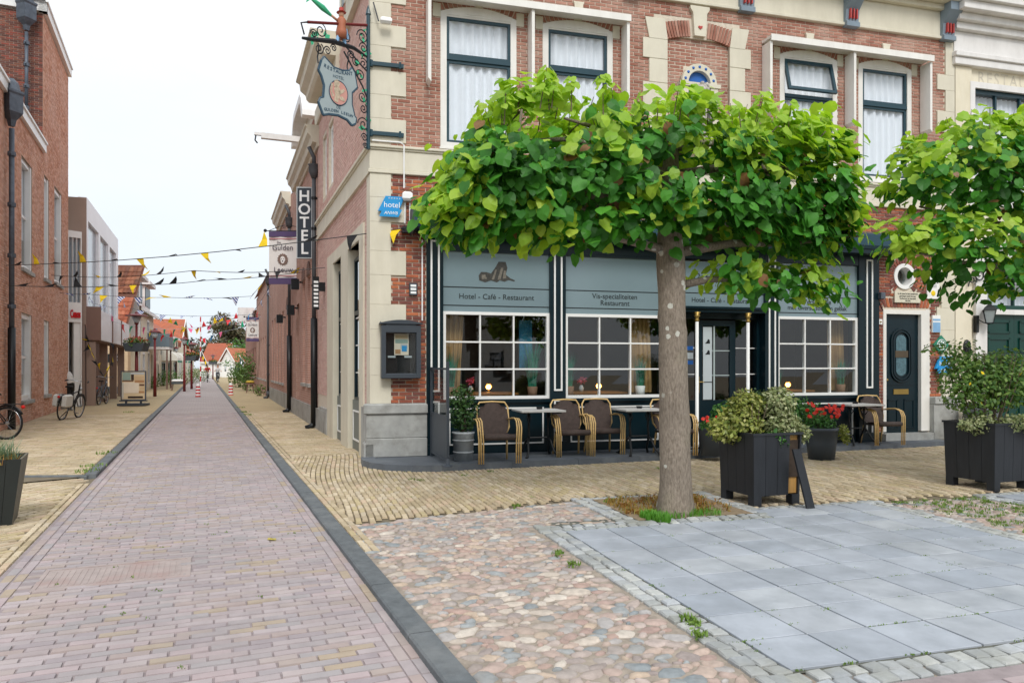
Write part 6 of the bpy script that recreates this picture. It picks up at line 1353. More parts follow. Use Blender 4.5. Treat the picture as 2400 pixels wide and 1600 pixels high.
# blue hotel class signs
M['cyan'] = mat('bright_blue_enamel', '2392d0', .3, .03)
def bluesign(label, x, z, s=1.0):
    t = thing('hotel_class_sign', label, 'sign', HW(x, -.075, z), HU); b = MB(); b.prism([(-.21 * s, .0), (.11 * s, .0), (.21 * s, .24 * s), (-.09 * s, .24 * s)], -.02, .02); b.build('upper_plate', M['cyan'], t)
    b = MB(); b.prism([(-.19 * s, -.09 * s), (.11 * s, -.09 * s), (.17 * s, .03 * s), (-.14 * s, .03 * s)], -.04, -.022); b.build('lower_plate', M['cyan'], t)
    textobj('hotel', .125 * s, M['txtw'], t, (.01 * s, -.022, .1 * s)); textobj('ANWB', .07 * s, M['txtw'], t, (-.01 * s, -.042, -.032 * s), shear=.2); textobj('* * * * *', .06 * s, M['txtw'], t, (.05 * s, -.022, .195 * s))
bluesign('slanted bright blue hotel sign on the cream corner stones', .3, 4.02); bluesign('slanted bright blue hotel sign partly behind the bush by the side door', 11.1, 1.52, 1.0)
def plate(name, label, cat, x, z, w_, h_, m, y=-.03): t = thing(name, label, cat, HW(x, y, z), HU); b = MB(); b.bbox(-w_ / 2, -.02, -h_ / 2, w_ / 2, .012, h_ / 2, .004); b.build('plate', M[m], t); return t
t = plate('text_plaque', 'cream stone plaque with small lettering above the teal side door', 'plaque', 10.27, 2.905, .6, .21, 'cream')
for k, s_ in enumerate(('In dit pand is het stadshotel', 'gevestigd sinds het jaar', 'herbouwd en hersteld', 'MCMX')): textobj(s_, .042, M['txt'], t, (0, -.022, .068 - k * .046))
t = plate('white_sign', 'tall white plate with black and yellow marks right of the round window', 'sign', 10.88, 3.12, .29, .46, 'whiteclean'); b = MB(); b.ball((0, -.02, -.12), .055, 10, 6, sy=.2); b.build('yellow_mark', M['yel'], t); b = MB(); b.ball((0, -.02, .14), .04, 8, 5, sy=.2, sz=.7); b.build('dark_mark', M['txt'], t)
for z in (.06, .03, 0): b = MB(); b.box(-.08, -.0225, z - .005, .08, -.02, z + .005); b.build('text_line', M['lead'], t)
t = plate('white_sign', 'white and blue striped plate halfway beside the teal side door', 'sign', 10.96, 2.4, .19, .34, 'whiteclean'); b = MB(); b.box(-.09, -.0225, .06, .09, -.02, .1); b.box(-.09, -.0225, -.165, .09, -.02, .03); b.build('blue_field', M['lightblue'], t)
t = plate('green_diamond_sign', 'green diamond plate with white rosette beside the side door', 'sign', 11.08, 1.99, .27, .27, 'awng'); t.rotation_euler = (0, R(45), HU) ; t.rotation_mode = 'XYZ'
t.rotation_euler = (Matrix.Rotation(HU, 3, 'Z') @ Matrix.Rotation(R(45), 3, 'Y')).to_euler()
b = MB(); b.tube([(.1 * math.cos(2 * PI * k / 18), -.022, .1 * math.sin(2 * PI * k / 18)) for k in range(19)], .008, 4)
for k in range(8): a_ = 2 * PI * k / 8; b.ball((.06 * math.cos(a_), -.022, .06 * math.sin(a_)), .02, 6, 4, sy=.3)
b.ball((0, -.022, 0), .02, 6, 4, sy=.3); b.build('rosette', M['txtw'], t)
t = plate('hotel_board', 'small dark plate with three white stripes on the corner brick pier', 'plate', .655, 2.8, .13, .2, 'anth', -.04)
for z in (.055, .0, -.055): b = MB(); b.box(-.045, -.024, z - .018, .045, -.02, z + .018); b.build('white_stripe', M['txtw'], t)
# menu display case
t = thing('menu_case', 'dark grey wall menu case holding one colourful leaflet on the corner pier', 'display case', HW(.445, -.05, 1.37), HU)
b = MB(); b.bbox(-.31, -.16, 0, -.24, .02, .84, .01); b.bbox(.24, -.16, 0, .31, .02, .84, .01); b.bbox(-.239, -.16, 0, .239, .02, .08, .01); b.bbox(-.239, -.16, .72, .239, .02, .86, .01); cs_ = b.build('case', M['anth'], t); b = MB(); b.box(-.24, -.01, .08, .24, .015, .72); b.build('dark_back_panel', M['black'], t)
b = MB(); P = [(-.34, .86), (-.32, .9)] + [(-.32 + .64 * k / 10, .88 + .045 * math.sin(PI * k / 10)) for k in range(11)] + [(.34, .86)]; b.prism(P, -.18, .02); b.build('curved_top', M['anth'], t)
b = MB(); b.quad((-.24, -.12, .08), (.24, -.12, .08), (.24, -.12, .72), (-.24, -.12, .72)); b.build('pane', M['glass'], t)
b = MB(); b.box(-.1, -.05, .37, .13, -.045, .71, 3); b.box(-.085, -.053, .56, .115, -.05, .62, 1); b.box(.0, -.053, .47, .11, -.05, .55, 7); b.box(-.085, -.053, .63, .115, -.05, .69, 0); b.box(-.085, -.053, .39, .0, -.05, .46, 4); lf_ = b.build('leaflet', pm_, t)
b = MB(); b.box(.02, -.0545, .43, .1, -.0532, .52); b.build('leaflet_picture', M['cyan'], lf_)
for x in (-.14, .12): b = MB(); b.box(x - .06, -.05, .33, x + .06, -.045, .36); b.build('clip', M['notice'], t)
# conduits, lamp and hook on the pier
t = thing('conduit', 'white cable conduit bending down the cornerstones under the iron bracket', 'conduit', HW(0, -.1, 0), HU); b = MB(); b.tube([(.0, 0, 5.12), (.45, 0, 5.12), (.5, 0, 5.08), (.5, 0, 4.4)], .012, 6); b.build('pipe', M['bollwhite'], t)
b = MB(); b.tube([(.52, .06, 4.18), (.52, .06, 3.85)], .012, 6); b.tube([(.60, .06, 4.18), (.6, .06, 3.88)], .012, 6); b.tube([(.8, .06, 3.6), (.8, .06, 2.3)], .012, 6); b.build('lower_pipe', M['bollwhite'], t)
b = MB(); b.bbox(.47, -.06, 4.2, .63, .06, 4.34, .03); b.build('junction_box', M['bollwhite'], t)
t = thing('sensor_lamp', 'small white sensor lamp on top of the iron upright', 'lamp', HW(.12, -.12, 7.0), HU); b = MB(); b.bbox(0, -.1, -.05, .18, .0, .05, .03); b.build('housing', M['bollwhite'], t); b = MB(); b.tube([(-.02, 0, 0), (-.1, .03, .3)], .012, 5); b.build('arm', M['iron'], t)
t = thing('wall_hook', 'dark iron hook on the pier holding the bunting', 'hook', HW(.57, -.02, 3.72), HU); b = MB(); b.box(-.1, -.14, -.03, .1, .0, .06); b.tube([(0, -.14, 0), (0, -.22, .0), (0, -.24, .06)], .015, 5); b.build('hook', M['iron'], t)
t = thing('door_phone', 'small white bell plate left of the teal side door', 'bell', HW(9.64, -.03, 2.42), HU); b = MB(); b.bbox(-.04, -.02, -.05, .04, .012, .05, .005); b.build('plate', M['bollwhite'], t); b = MB(); b.lathe([(.018, 0), (.018, .01)], 10); q = b.build('button', M['gold'], t, loc=(0, -.02, 0)); q.rotation_euler = (PI / 2, 0, 0)
t = thing('camera_box', 'small dark camera box with cable beside the round window', 'camera', HW(9.62, -.06, 2.9), HU); b = MB(); b.bbox(-.05, -.08, -.05, .05, .04, .08, .01); b.build('housing', M['lead'], t); b = MB(); b.tube([(0, .03, -.05), (.03, .04, -.15), (.1, .04, -.25)], .008, 5); b.build('cable', M['black'], t)
# ================================================================ TERRACE
def stepedge(): return [G(871, 1080, .0), G(885, 1096), G(930, 1118), G(985, 1124)]
e0 = G(980, 1122); e1 = G(2209, 1054)
P = [HW(-.14, -.12, 0), HW(-.2, -.28, 0), HW(.0, -.62, 0) * .6 + e0 * .4, e0 + Vector((.1, .02, 0)), e0.lerp(e1, .5), e1, HW(11.0, 0, 0), HW(11.0, .1, 0), HW(.0, .1, 0)]
P = [HW(-.16, -.05, 0), HW(-.17, -.4, 0), HW(-.08, -.75, 0), HW(.12, -1.05, 0), HW(.5, -1.28, 0), HW(.9, -1.36, 0), HW(5.2, -.98, 0), HW(10.95, -.42, 0), HW(10.95, .06, 0), HW(0, .06, 0)]
ter = tag(put('terrace_step', None), kind='structure')
def inset(P, d): c = sum(P, Vector()) / len(P); return P
b = MB(); b.slab([(p.x, p.y) for p in P], 0, .122); b.build('step_base', M['stonestep'], ter)
edge = [P[0]] + P[1:8] + [P[8]]; seq = [edge[0]]
for a_, c_ in zip(edge, edge[1:]):
    n_ = max(1, round((c_ - a_).length / 1.1)); seq += [a_.lerp(c_, (i + 1) / n_) for i in range(n_)]
inn = []
for k, p in enumerate(seq):
    d = (seq[min(k + 1, len(seq) - 1)] - seq[max(k - 1, 0)]).normalized(); inn.append(p + Vector((-d.y, d.x, 0)) * (.3 if 2 < k else .2))
for k in range(len(seq) - 1):
    g_ = .003; o0, o1, i0, i1 = seq[k].lerp(seq[k + 1], g_), seq[k + 1].lerp(seq[k], g_), inn[k].lerp(inn[k + 1], g_), inn[k + 1].lerp(inn[k], g_)
    u_ = (o0 - i0).normalized() * .012; v_ = (o1 - i1).normalized() * .012; b = MB()
    b.slab([(q.x, q.y) for q in (o0 + u_, o1 + v_, i1, i0)], .02, .136); b.build('edge_stone', M['stonestep'], ter)
inner = [p for p in P]
b = MB()
for i in range(12):
    for j in range(3):
        x0 = .2 + i * .86; y0 = -.06 - (j + 1) * .32
        lim = -1.1 + (x0 / 10.5) * .75
        if y0 > lim + .16 and x0 > .8: q = MB(); q.box(x0, y0 + .003, .1, x0 + .855, y0 + .317, .13); c_ = q.build('floor_slab', M['stonestep'], ter, loc=HC, rz=HU)
M['rattan'] = None
def weave(name, col, dark):
    t = NT(name); tcn = t.n('ShaderNodeTexCoord').outputs['Object']; wv = []
    for ax in (0, 2):
        w_ = t.n('ShaderNodeTexWave'); w_.inputs['Scale'].default_value = 24; w_.bands_direction = 'XYZ'[ax]; w_.inputs['Distortion'].default_value = .6; t.l(tcn, w_.inputs[0]); wv.append(w_.outputs['Fac'])
    f = t.math('MULTIPLY', wv[0], wv[1]); c = t.mix(f, hx(dark), hx(col)); c = t.scale(c, t.remap(t.noise(20), .7, 1.25)); t.l(c, t.b.inputs['Base Color']); t.b.inputs['Roughness'].default_value = .55; t.bump(f, .8, .008); return t.m
M['rattan'] = weave('brown_woven_rattan', '7a665e', '30241f'); M['bamboo'] = mat('honey_bamboo', 'cfae74', .4, .2, 9, stretch=(1, 1, 3), spec=.5)
def chair(label, px, foot_y, rz_):
    pos = G(px, foot_y, .13); t = thing('rattan_chair', label, 'chair', pos, rz_, 'rattan armchairs on the terrace')   # -y is the front; origin between the front feet
    b = MB(); vs = []; fs = []; nx, nz = 8, 8
    for k in range(nz + 1):
        f = k / nz; w_ = .20 + .035 * math.sin(PI * min(1, f * 1.1)) - (.06 * max(0, f - .85) / .15); y = .43 + .13 * f; z = .40 + .47 * f
        for i in range(nx + 1): u = i / nx * 2 - 1; vs.append((u * w_, y + .05 * u * u * -1 + .02, z - (.05 * u ** 4 if k == nz else 0)))
    for k in range(nz):
        for i in range(nx): a_ = k * (nx + 1) + i; fs.append((a_, a_ + 1, a_ + nx + 2, a_ + nx + 1))
    b.add(vs, fs); n0 = len(b.v); b.add([(x, y + .02, z) for x, y, z in vs], [tuple(reversed(f)) for f in fs]); b.build('backrest', M['rattan'], t, True)
    b = MB(); rim = [(-.2, .42, .42)] + [(-.245 + .0 * k, .46 + .1 * k / 5, .5 + .3 * k / 5) for k in range(6)] + [(-.2, .575, .875), (0, .6, .885), (.2, .575, .875)] + [(.245, .56 - .1 * k / 5, .8 - .3 * k / 5) for k in range(6)] + [(.2, .42, .42)]; b.tube(rim, .014, 6); b.build('back_frame', M['bamboo'], t, True)
    b = MB(); vs = []; fs = []
    for j in range(6):
        for i in range(7):
            u = i / 6 * 2 - 1; v = j / 5; vs.append((u * (.225 + .02 * (1 - v)), .0 + v * .45, .43 - .03 * v - .012 * math.sin(PI * v) + (-.03 if j == 0 else 0)))
    for j in range(5):
        for i in range(6): a_ = j * 7 + i; fs.append((a_, a_ + 1, a_ + 8, a_ + 7))
    b.add(vs, fs); b.tube([(-.235, .005, .385), (0, -.005, .385), (.235, .005, .385)], .045, 8); b.box(-.22, .03, .35, .22, .43, .385); b.build('seat', M['rattan'], t, True)
    for s in (-1, 1):
        q = thing_part = put('arm', None, t)
        for k, dx in enumerate((-.008, .026, .06)):
            e = s * (.27 + dx); sh = k * .006
            b = MB(); b.tube([(s * (.22 + dx * .3), .46, .62), (e, .34, .645 - sh), (e, .18, .655 - sh), (e, .06, .62 - sh), (e, .01, .52), (e - s * .012, -.005, .35), (e - s * .015, .0, .0)], .0112, 6); b.build('bamboo_rod', M['bamboo'], q, True)
        b = MB(); b.tube([(s * .2, .42, .38), (s * .22, .5, 0)], .016, 6); b.build('leg', M['bamboo'], t, True)
    return t
chair('rattan armchair beside the zinc pot and glass screen', 1172, 1086, HU * .9)
chair('rattan armchair right of the first slatted table', 1350, 1071, HU * .7 + R(4)); chair('rattan armchair left of the second slatted table', 1420, 1066, HU * .8 - R(2))
chair('rattan armchair half hidden behind the tree trunk', 1592, 1068, HU * .9); chair('rattan armchair in front of the teal side door', 2086, 1043, HU * .9)
M['slatw'] = mat('weathered_white_table_slat', 'b7b6b3', .6, .14, 7, .2, 60, stretch=(1, 6, 6))
def table(label, px, Y, rz_, al):
    X = (px - 1200) / FPX * Y; t = thing('terrace_table', label, 'table', (X, Y, .13), rz_, 'slatted terrace tables')
    for k in range(7): y = -.3 + k * .088; b = MB(); b.bbox(-.36, y, .715, .36, y + .082, .745, .004); b.build('slat', M['slatw'], t)
    
    for xa in (-.3, .24): b = MB(); b.box(xa, -.26, .69, xa + .06, .26, .714); b.build('batten', M['black'], t)
    for s in (-1, 1):
        b = MB(); x = s * .16
        b.tube([(x, 0, .70), (x, 0, .5), (x, .015, .45), (x, -.015, .35), (x, 0, .28)], .018, 6)
        for u in (-1, 1): b.tube([(x, 0, .3), (x + s * .03, u * .06, .24), (x + s * .05, u * .16, .1), (x + s * .1, u * .24, .015), (x + s * .13, u * .26, .02)], [.018, .02, .018, .022, .01], 6); b.tube([(x, u * .02, .7), (x, u * .1, .62), (x, u * .03, .55)], .01, 5)
        b.build('cast_iron_leg', M['black'], t, True)
    b = MB(); b.tube([(-.16, 0, .3), (.16, 0, .3)], .014, 6); b.build('stretcher', M['black'], t)
    a = thing('ashtray', al, 'ashtray', (X + .02, Y + .1, .13 + .746), 0); b = MB(); b.lathe([(.045, 0), (.052, .035), (.04, .036), (.038, .012)], 14); b.build('bowl', M['black'], a)
table('slatted table between the first two rattan chairs', 1262, 11.75, HU, 'black ashtray on the first slatted table'); table('slatted table behind the tree trunk', 1498, 12.0, HU, 'black ashtray on the table left of the tree trunk'); table('slatted table right of the grey pot near the side door', 2008, 13.55, HU, 'black ashtray on the table near the side door')
# glass wind screen
p0, p1 = G(1050, 1094, .13), HW(.93, -.08, .13); d = p1 - p0
t = thing('wind_screen', 'dark framed glass wind screen standing out from the left shop pilaster', 'screen', p0, math.atan2(d.y, d.x)); L = d.length * .96
b = MB(); b.box(0, -.02, 0, .045, .02, 1.5); b.box(L - .045, -.02, 0, L, .02, 1.42); b.box(.045, -.015, .66, L - .045, .015, .71); b.box(.045, -.015, .06, L - .045, .015, .1); b.box(.045, -.015, 1.38, L - .045, .015, 1.41); b.build('frame', M['anth'], t)
b = MB(); b.box(.045, -.008, .1, L - .045, .008, .66); b.build('lower_panel', M['anth'], t); b = MB(); b.quad((.045, 0, .71), (L - .045, 0, .71), (L - .045, 0, 1.38), (.045, 0, 1.38)); b.build('pane', M['glass'], t)
b = MB(); b.lathe([(.07, -.0), (.07, .02), (.03, .03), (.025, .12), (.035, .13)], 10, (.02, 0, 0)); b.build('foot', M['lead'], t)
# small cast iron fence by the entrance
t = thing('low_fence', 'low black iron picket fence left of the black planter', 'fence', G(1640, 1062, .13), HU + R(20)); b = MB(); b.box(-.25, -.01, .5, .4, .01, .52); b.box(-.25, -.01, .08, .4, .01, .1); b.build('rail', M['black'], t)
for k in range(9): b = MB(); x = -.24 + k * .078; b.tube([(x, 0, 0), (x, 0, .56)], .009, 6); b.build('picket', M['black'], t)
# inside the windows: tables with small lamps, pots with grasses
M['glow'] = emis('warm_lamp_bulb', 'ffb35a', 14); M['tabletop'] = mat('varnished_wood', '9a6634', .4, .2, 6); M['potgrass'] = leafmat('teal_green_grass', ['2f8f78', '3fa58a', '2a7a60'], .3); M['terra'] = mat('brown_pot', '8a6a55', .7, .1)
def indoor_table(x, y, label, ll):
    t = thing('dining_table', label, 'table', HW(x, y, .135), HU); b = MB(); b.bbox(-.55, -.4, .93, .55, .4, .97, .005); b.build('top', M['tabletop'], t)
    for sx in (-.48, .48):
        for sy in (-.33, .33): b = MB(); b.box(sx - .03, sy - .03, 0, sx + .03, sy + .03, .93); b.build('leg', M['roomfloor'], t)
    l = thing('table_lamp', ll, 'lamp', HW(x + .05, y - .25, .135 + .97), HU); b = MB(); b.lathe([(.05, 0), (.05, .01), (.012, .02), (.012, .06)], 10); b.build('base', M['gold'], l); b = MB(); b.ball((0, 0, .1), .045, 10, 7); b.build('bulb', M['glow'], l, True)
    b = MB(); 
    for k in range(8): a_ = 2 * PI * k / 8; b.tube([(.02 * math.cos(a_), .02 * math.sin(a_), .05), (.06 * math.cos(a_), .06 * math.sin(a_), .1), (.03 * math.cos(a_), .03 * math.sin(a_), .16)], .004, 4)
    b.build('wire_shade', M['gold'], l)
    v = thing('flower_vase', 'small vase of pink flowers on the table ' + label.split('seen ')[1], 'vase', HW(x - .25, y - .15, .135 + .97), HU); b = MB(); b.lathe([(.035, 0), (.05, .06), (.025, .12)], 10); b.build('vase', M['notice'], v, True); b = MB(); leaflets(b, Vector((0, 0, .2)), 60, .08, .08, .06, .05); tag(b.build('blossom', leafm_pink, v), kind='stuff')
leafm_pink = leafmat('pink_blossom', ['c8405a', 'd86080'], .2)
indoor_table(2.0, .85, 'wooden table seen through the first shop window', 'glowing bulb lamp on the table in the first shop window'); indoor_table(4.05, .85, 'wooden table seen through the second shop window', 'glowing bulb lamp on the table in the second shop window'); indoor_table(8.0, .85, 'wooden table seen through the window by the side door', 'glowing bulb lamp on the table in the window by the side door')
def grasspot(x, label, h=.75, pot='bollwhite', y=.18, r=.09, z=1.03):
    t = thing('potted_grass', label, 'potted plant', HW(x, y, z), HU); b = MB(); b.lathe([(r * .8, 0), (r, .18), (r * .9, .19)], 14); b.build('pot', M[pot], t, True); b = MB(); rn = random.Random(int(x * 100)); blades(b, Vector((0, 0, .17)), 130, r * .7, h, .45, .006, rn); tag(b.build('grass_blades', M['potgrass'], t), kind='stuff')
b = MB(); b.box(1.14, .07, .99, 2.96, .34, 1.028); b.box(3.24, .07, .99, 5.08, .34, 1.028); b.box(7.38, .07, .99, 9.14, .34, 1.028); b.build('window_ledge', M['roomwhite'], hotel)
grasspot(2.72, 'tall teal grass in a brown pot at the right of the first shop window', .85, 'terra'); grasspot(3.38, 'teal grass in a pot at the left of the second shop window', .6, 'terra'); grasspot(4.72, 'teal grass in a white pot at the right of the second shop window', .55); grasspot(8.92, 'green grass in a brown pot in the window by the side door', .5, 'terra'); grasspot(7.5, 'short grass in a pot at the left of the window by the side door', .4, 'terra'); grasspot(1.3, 'spiky palm like plant in the left corner of the first shop window', .6, 'terra')
# ================================================================ PLANTERS AND PLANTS
M['planter'] = mat('black_stained_timber', '25282d', .55, .2, 5, .25, 30, stretch=(4, 4, .6)); M['plankb'] = mat('pale_back_timber', 'b08548', .6, .25, 6, stretch=(5, 5, .5)); M['potsoil'] = mat('potting_soil', '3a2f26', .95, .3, 20)
M['varieg'] = leafmat('variegated_leaf', ['6e7f52', '8d9a66', 'b5b98a', '5a7040', 'cfd0a8', '7b8a55'], .25); M['varyel'] = leafmat('yellow_variegated_leaf', ['8a9a45', 'aab058', '6c8038', 'c5c27a', '5d7232'], .3); M['darkleaf'] = leafmat('dark_glossy_leaf', ['2c4a26', '385a2c', '4a6b33', '24401f'], .2); M['midleaf'] = leafmat('mid_green_leaf', ['3f7034', '55883f', '35622c'], .3); M['redflower'] = leafmat('bright_red_flower', ['d42a1e', 'e23a28', 'c42018'], .2); M['bushleaf'] = leafmat('olive_bush_leaf', ['55783a', '6d9046', '86a252', '456a32', '5c8440'], .35)
def boxplanter(label, corner, toL, toR, h, w=.60, top=.015, missing=False):
    # corner: nearest foot on the ground, toL / toR: unit vectors of the two visible faces
    cen = corner + (toL + toR) * w / 2; rz_ = math.atan2(toR.y, toR.x); t = thing('timber_planter', label, 'planter', (cen.x, cen.y, ZP), rz_)
    k = w / 2; z0 = .11
    for s, ax in ((-1, 0), (1, 0), (-1, 1), (1, 1)):
        for i in range(4):
            a_, c_ = -k + i * w / 4 + .002, -k + (i + 1) * w / 4 - .002; tw = .022
            if missing and s == -1 and ax == 0 and i == 3: continue
            b = MB(); e = 1.06
            # boards lean slightly outwards to the top
            lo = [(a_, -k), (c_, -k), (c_, -k + tw), (a_, -k + tw)]; hi = [(a_ * e, -k * e), (c_ * e, -k * e), (c_ * e, -k * e + tw), (a_ * e, -k * e + tw)]
            b.add([(x, y, z0) for x, y in lo] + [(x, y, h) for x, y in hi], [(0, 3, 2, 1), (4, 5, 6, 7), (0, 1, 5, 4), (1, 2, 6, 5), (2, 3, 7, 6), (3, 0, 4, 7)])
            ang = {(-1, 0): 0, (1, 0): PI, (-1, 1): -PI / 2, (1, 1): PI / 2}[(s, ax)]
            b.build('plank', M['planter'], t, rz=ang)
    b = MB(); e = k * 1.06
    for q in ((-e - .012, -e - .012, e + .012, -e + .03), (-e - .012, e - .03, e + .012, e + .012), (-e - .012, -e + .03, -e + .03, e - .03), (e - .03, -e + .03, e + .012, e - .03)): b.box(q[0], q[1], h, q[2], q[3], h + .025)
    b.build('top_rim', M['planter'], t)
    if missing: b = MB(); b.box(k - .14, -k + .03, .12, k - .0, -k + .05, h - .01); b.build('bare_inner_post', M['plankb'], t)
    b = MB(); b.box(-k * .96, -k * .96, .3, k * .96, k * .96, h - .06); b.build('soil', M['potsoil'], t)
    for x, y in ((-1, -1), (1, -1), (1, 1), (-1, 1)): b = MB(); b.box(x * k - .05 * (x > 0) * 2 + (.0 if x > 0 else 0), y * k - (.1 if y > 0 else 0), 0, x * k + (.1 if x < 0 else 0), y * k + (.1 if y < 0 else 0), z0); b.build('foot', M['planter'], t)
    return t
def plant(name, label, cat, pos, parts, stems=8, h=.4, r=.2, seed=1):
    t = thing(name, label, cat, pos); rn = random.Random(seed); b = MB()
    for k in range(stems): a_ = rn.uniform(0, 6.28); d = rn.random() * r; b.tube([(d * .3 * math.cos(a_), d * .3 * math.sin(a_), 0), (d * .7 * math.cos(a_), d * .7 * math.sin(a_), h * .5), (d * math.cos(a_), d * math.sin(a_), h)], [.008, .006, .003], 4)
    b.build('stems', M['bark'], t)
    for m, nm, lst in parts:
        b = MB()
        for (cx, cy, cz, rx, ry, rz_, n, s) in lst: leaflets(b, Vector((cx, cy, cz)), n, rx, ry, rz_, s, rn)
        tag(b.build(nm, M[m], t), kind='stuff')
    return t
c1 = G(1767, 1188, ZP); tL = (G(1690, 1171, ZP) - c1).normalized(); tR = (G(1877, 1184, ZP) - c1).normalized()
# make the box square: right face direction perpendicular to the left one, kept on the average of both
ang = (math.atan2(tR.y, tR.x) + math.atan2(tL.y, tL.x) - PI / 2) / 2; tR = Vector((math.cos(ang), math.sin(ang), 0)); tL = Vector((-tR.y, tR.x, 0))
boxplanter('black timber planter near the tree with one missing board and variegated shrubs', c1, tL, tR, .765, .60, missing=True)
def PL(cen, R_, L_, x, y, z): return cen + R_ * x + L_ * y + Vector((0, 0, z))
cen1 = c1 + (tL + tR) * .3
plant('variegated_shrub', 'yellow green variegated shrub on the left of the near black planter', 'shrub', cen1 + Vector((-.12, -.04, .70 - ZP)), [('varyel', 'foliage', [(-.12, 0, .2, .27, .24, .22, 1500, .055), (-.04, .02, .42, .2, .18, .18, 900, .05), (-.32, 0, .16, .16, .18, .14, 500, .05)])], h=.45, seed=2)
plant('variegated_shrub', 'silver green variegated shrub on the right of the near black planter', 'shrub', cen1 + Vector((.18, .0, .70 - ZP)), [('varieg', 'foliage', [(.06, 0, .18, .24, .22, .2, 1300, .05), (.03, .0, .44, .2, .18, .19, 1100, .048), (.24, 0, .1, .15, .16, .12, 450, .045)])], h=.5, seed=3)
plant('evergreen_shrub', 'dark green leafy shrub at the back of the near black planter', 'shrub', cen1 + Vector((.02, .18, .70 - ZP)), [('darkleaf', 'foliage', [(.0, 0, .3, .32, .18, .3, 1100, .06), (.0, -.28, .06, .14, .08, .08, 150, .05)]), ('midleaf', 'front_leaves', [(.08, -.42, .05, .12, .06, .09, 160, .06)])], h=.4, seed=4)
q = c1 + tR * .66; t = thing('loose_plank', 'loose dark board leaning against the right side of the near planter', 'plank', (0, 0, 0))
a0, a1 = G(1900, 1190, ZP), G(1866, 1050, ZP); pb = G(1900, 1192, ZP); ptop = D(1866, 1052, pb.y + .03)
dv = ptop - pb; b = MB(); sx = tR * .05; ny = tR.cross(dv).normalized() * .012
b.add([tuple(p + a_ * s_) for p in (pb, ptop) for a_, s_ in ()] or [tuple(pb - sx - ny), tuple(pb + sx - ny), tuple(pb + sx + ny), tuple(pb - sx + ny), tuple(ptop - sx - ny), tuple(ptop + sx - ny), tuple(ptop + sx + ny), tuple(ptop - sx + ny)], [(0, 3, 2, 1), (4, 5, 6, 7), (0, 1, 5, 4), (1, 2, 6, 5), (2, 3, 7, 6), (3, 0, 4, 7)])
fixn(b.build('board', M['planter'], t))
c2 = G(2331, 1153, ZP); tL2 = (G(2231, 1137, ZP) - c2).normalized(); tR2 = Vector((tL2.y, -tL2.x, 0))
boxplanter('black timber planter at the right edge holding a loose bush', c2, tL2, tR2, .80, .64)
cen2 = c2 + (tL2 + tR2) * .32
plant('loose_bush', 'loose olive green bush with bare twigs in the right hand planter', 'bush', cen2 + Vector((0, 0, .72 - ZP)), [('bushleaf', 'foliage', [(-.1, 0, .62, .52, .42, .42, 2000, .06), (.25, 0, .68, .45, .42, .4, 1700, .06), (-.3, 0, .9, .25, .25, .3, 420, .055), (-.62, 0, 1.05, .2, .12, .1, 90, .05)]), ('yel', 'yellow_leaves', [(-.1, -.3, .6, .4, .1, .35, 7, .06)])], 26, 1.0, .5, 6)
plant('ground_cover_plant', 'pale variegated low plants along the rim of the right hand planter', 'plant', cen2 + Vector((0, -.1, .74 - ZP)), [('varieg', 'foliage', [(-.2, -.1, .1, .28, .2, .13, 700, .045), (.25, -.15, .12, .25, .2, .12, 600, .045)])], 6, .1, .2, 7)
# round grey pot with red flowers
gp = G(1925, 1076, ZP); t = thing('round_pot', 'large round grey pot right of the near black planter', 'pot', gp); b = MB(); b.lathe([(.20, 0), (.235, .28), (.25, .46), (.265, .47), (.265, .52), (.235, .52), (.23, .44)], 28); b.build('pot', M['anth'], t, True)
pf = plant('red_flowers', 'bright red daisies in the round grey pot', 'flowers', gp + Vector((0, 0, .45)), [('midleaf', 'foliage', [(0, 0, .16, .24, .2, .16, 500, .05)])], 14, .3, .2, 8)
def flowers(par, n, cx, cz, rx, rz_, rn, r=.035, cy=-.12):
    b = MB()
    for _ in range(n):
        p = Vector((cx + rn.uniform(-rx, rx), cy + rn.uniform(-.12, .12), cz + rn.uniform(-rz_, rz_)))
        ax = Vector((rn.gauss(0, .5), -1, rn.gauss(.5, .4))).normalized(); u = ax.orthogonal().normalized(); v = ax.cross(u)
        for k in range(8): a_ = 2 * PI * k / 8; d = u * math.cos(a_) + v * math.sin(a_); e = u * -math.sin(a_) + v * math.cos(a_); b.add([tuple(p), tuple(p + d * r * .7 + e * r * .3), tuple(p + d * r + ax * -.004), tuple(p + d * r * .7 - e * r * .3)], [(0, 1, 2, 3)])
    tag(b.build('blossom', M['redflower'], par), kind='stuff')
flowers(pf, 34, .02, .36, .28, .11, random.Random(3))
plant('yellow_trailing_plant', 'yellowish trailing plant spilling from the right of the grey pot', 'plant', gp + Vector((.33, -.05, .42)), [('varyel', 'foliage', [(0, 0, .02, .1, .1, .15, 200, .045), (.05, 0, -.08, .08, .08, .1, 120, .04)])], 3, .1, .05, 9)
gp2 = G(1672, 1066, .13); t = thing('round_pot', 'dark pot hidden behind the near planter holding red flowers and a green bush', 'pot', gp2); b = MB(); b.lathe([(.2, 0), (.24, .42), (.25, .44), (.22, .44)], 20); b.build('pot', M['anth'], t, True)
pf = plant('red_flowers', 'small red flowers peeping out left of the near black planter', 'flowers', gp2 + Vector((-.02, -.1, .38)), [('midleaf', 'foliage', [(0, 0, .1, .24, .2, .14, 420, .05)])], 8, .2, .2, 10); flowers(pf, 6, -.08, .2, .14, .06, random.Random(4))
plant('green_bush', 'fresh green bush before the entrance door', 'bush', gp2 + Vector((.35, .25, .35)), [('midleaf', 'foliage', [(0, 0, .3, .36, .25, .22, 900, .06)])], 10, .4, .2, 11)
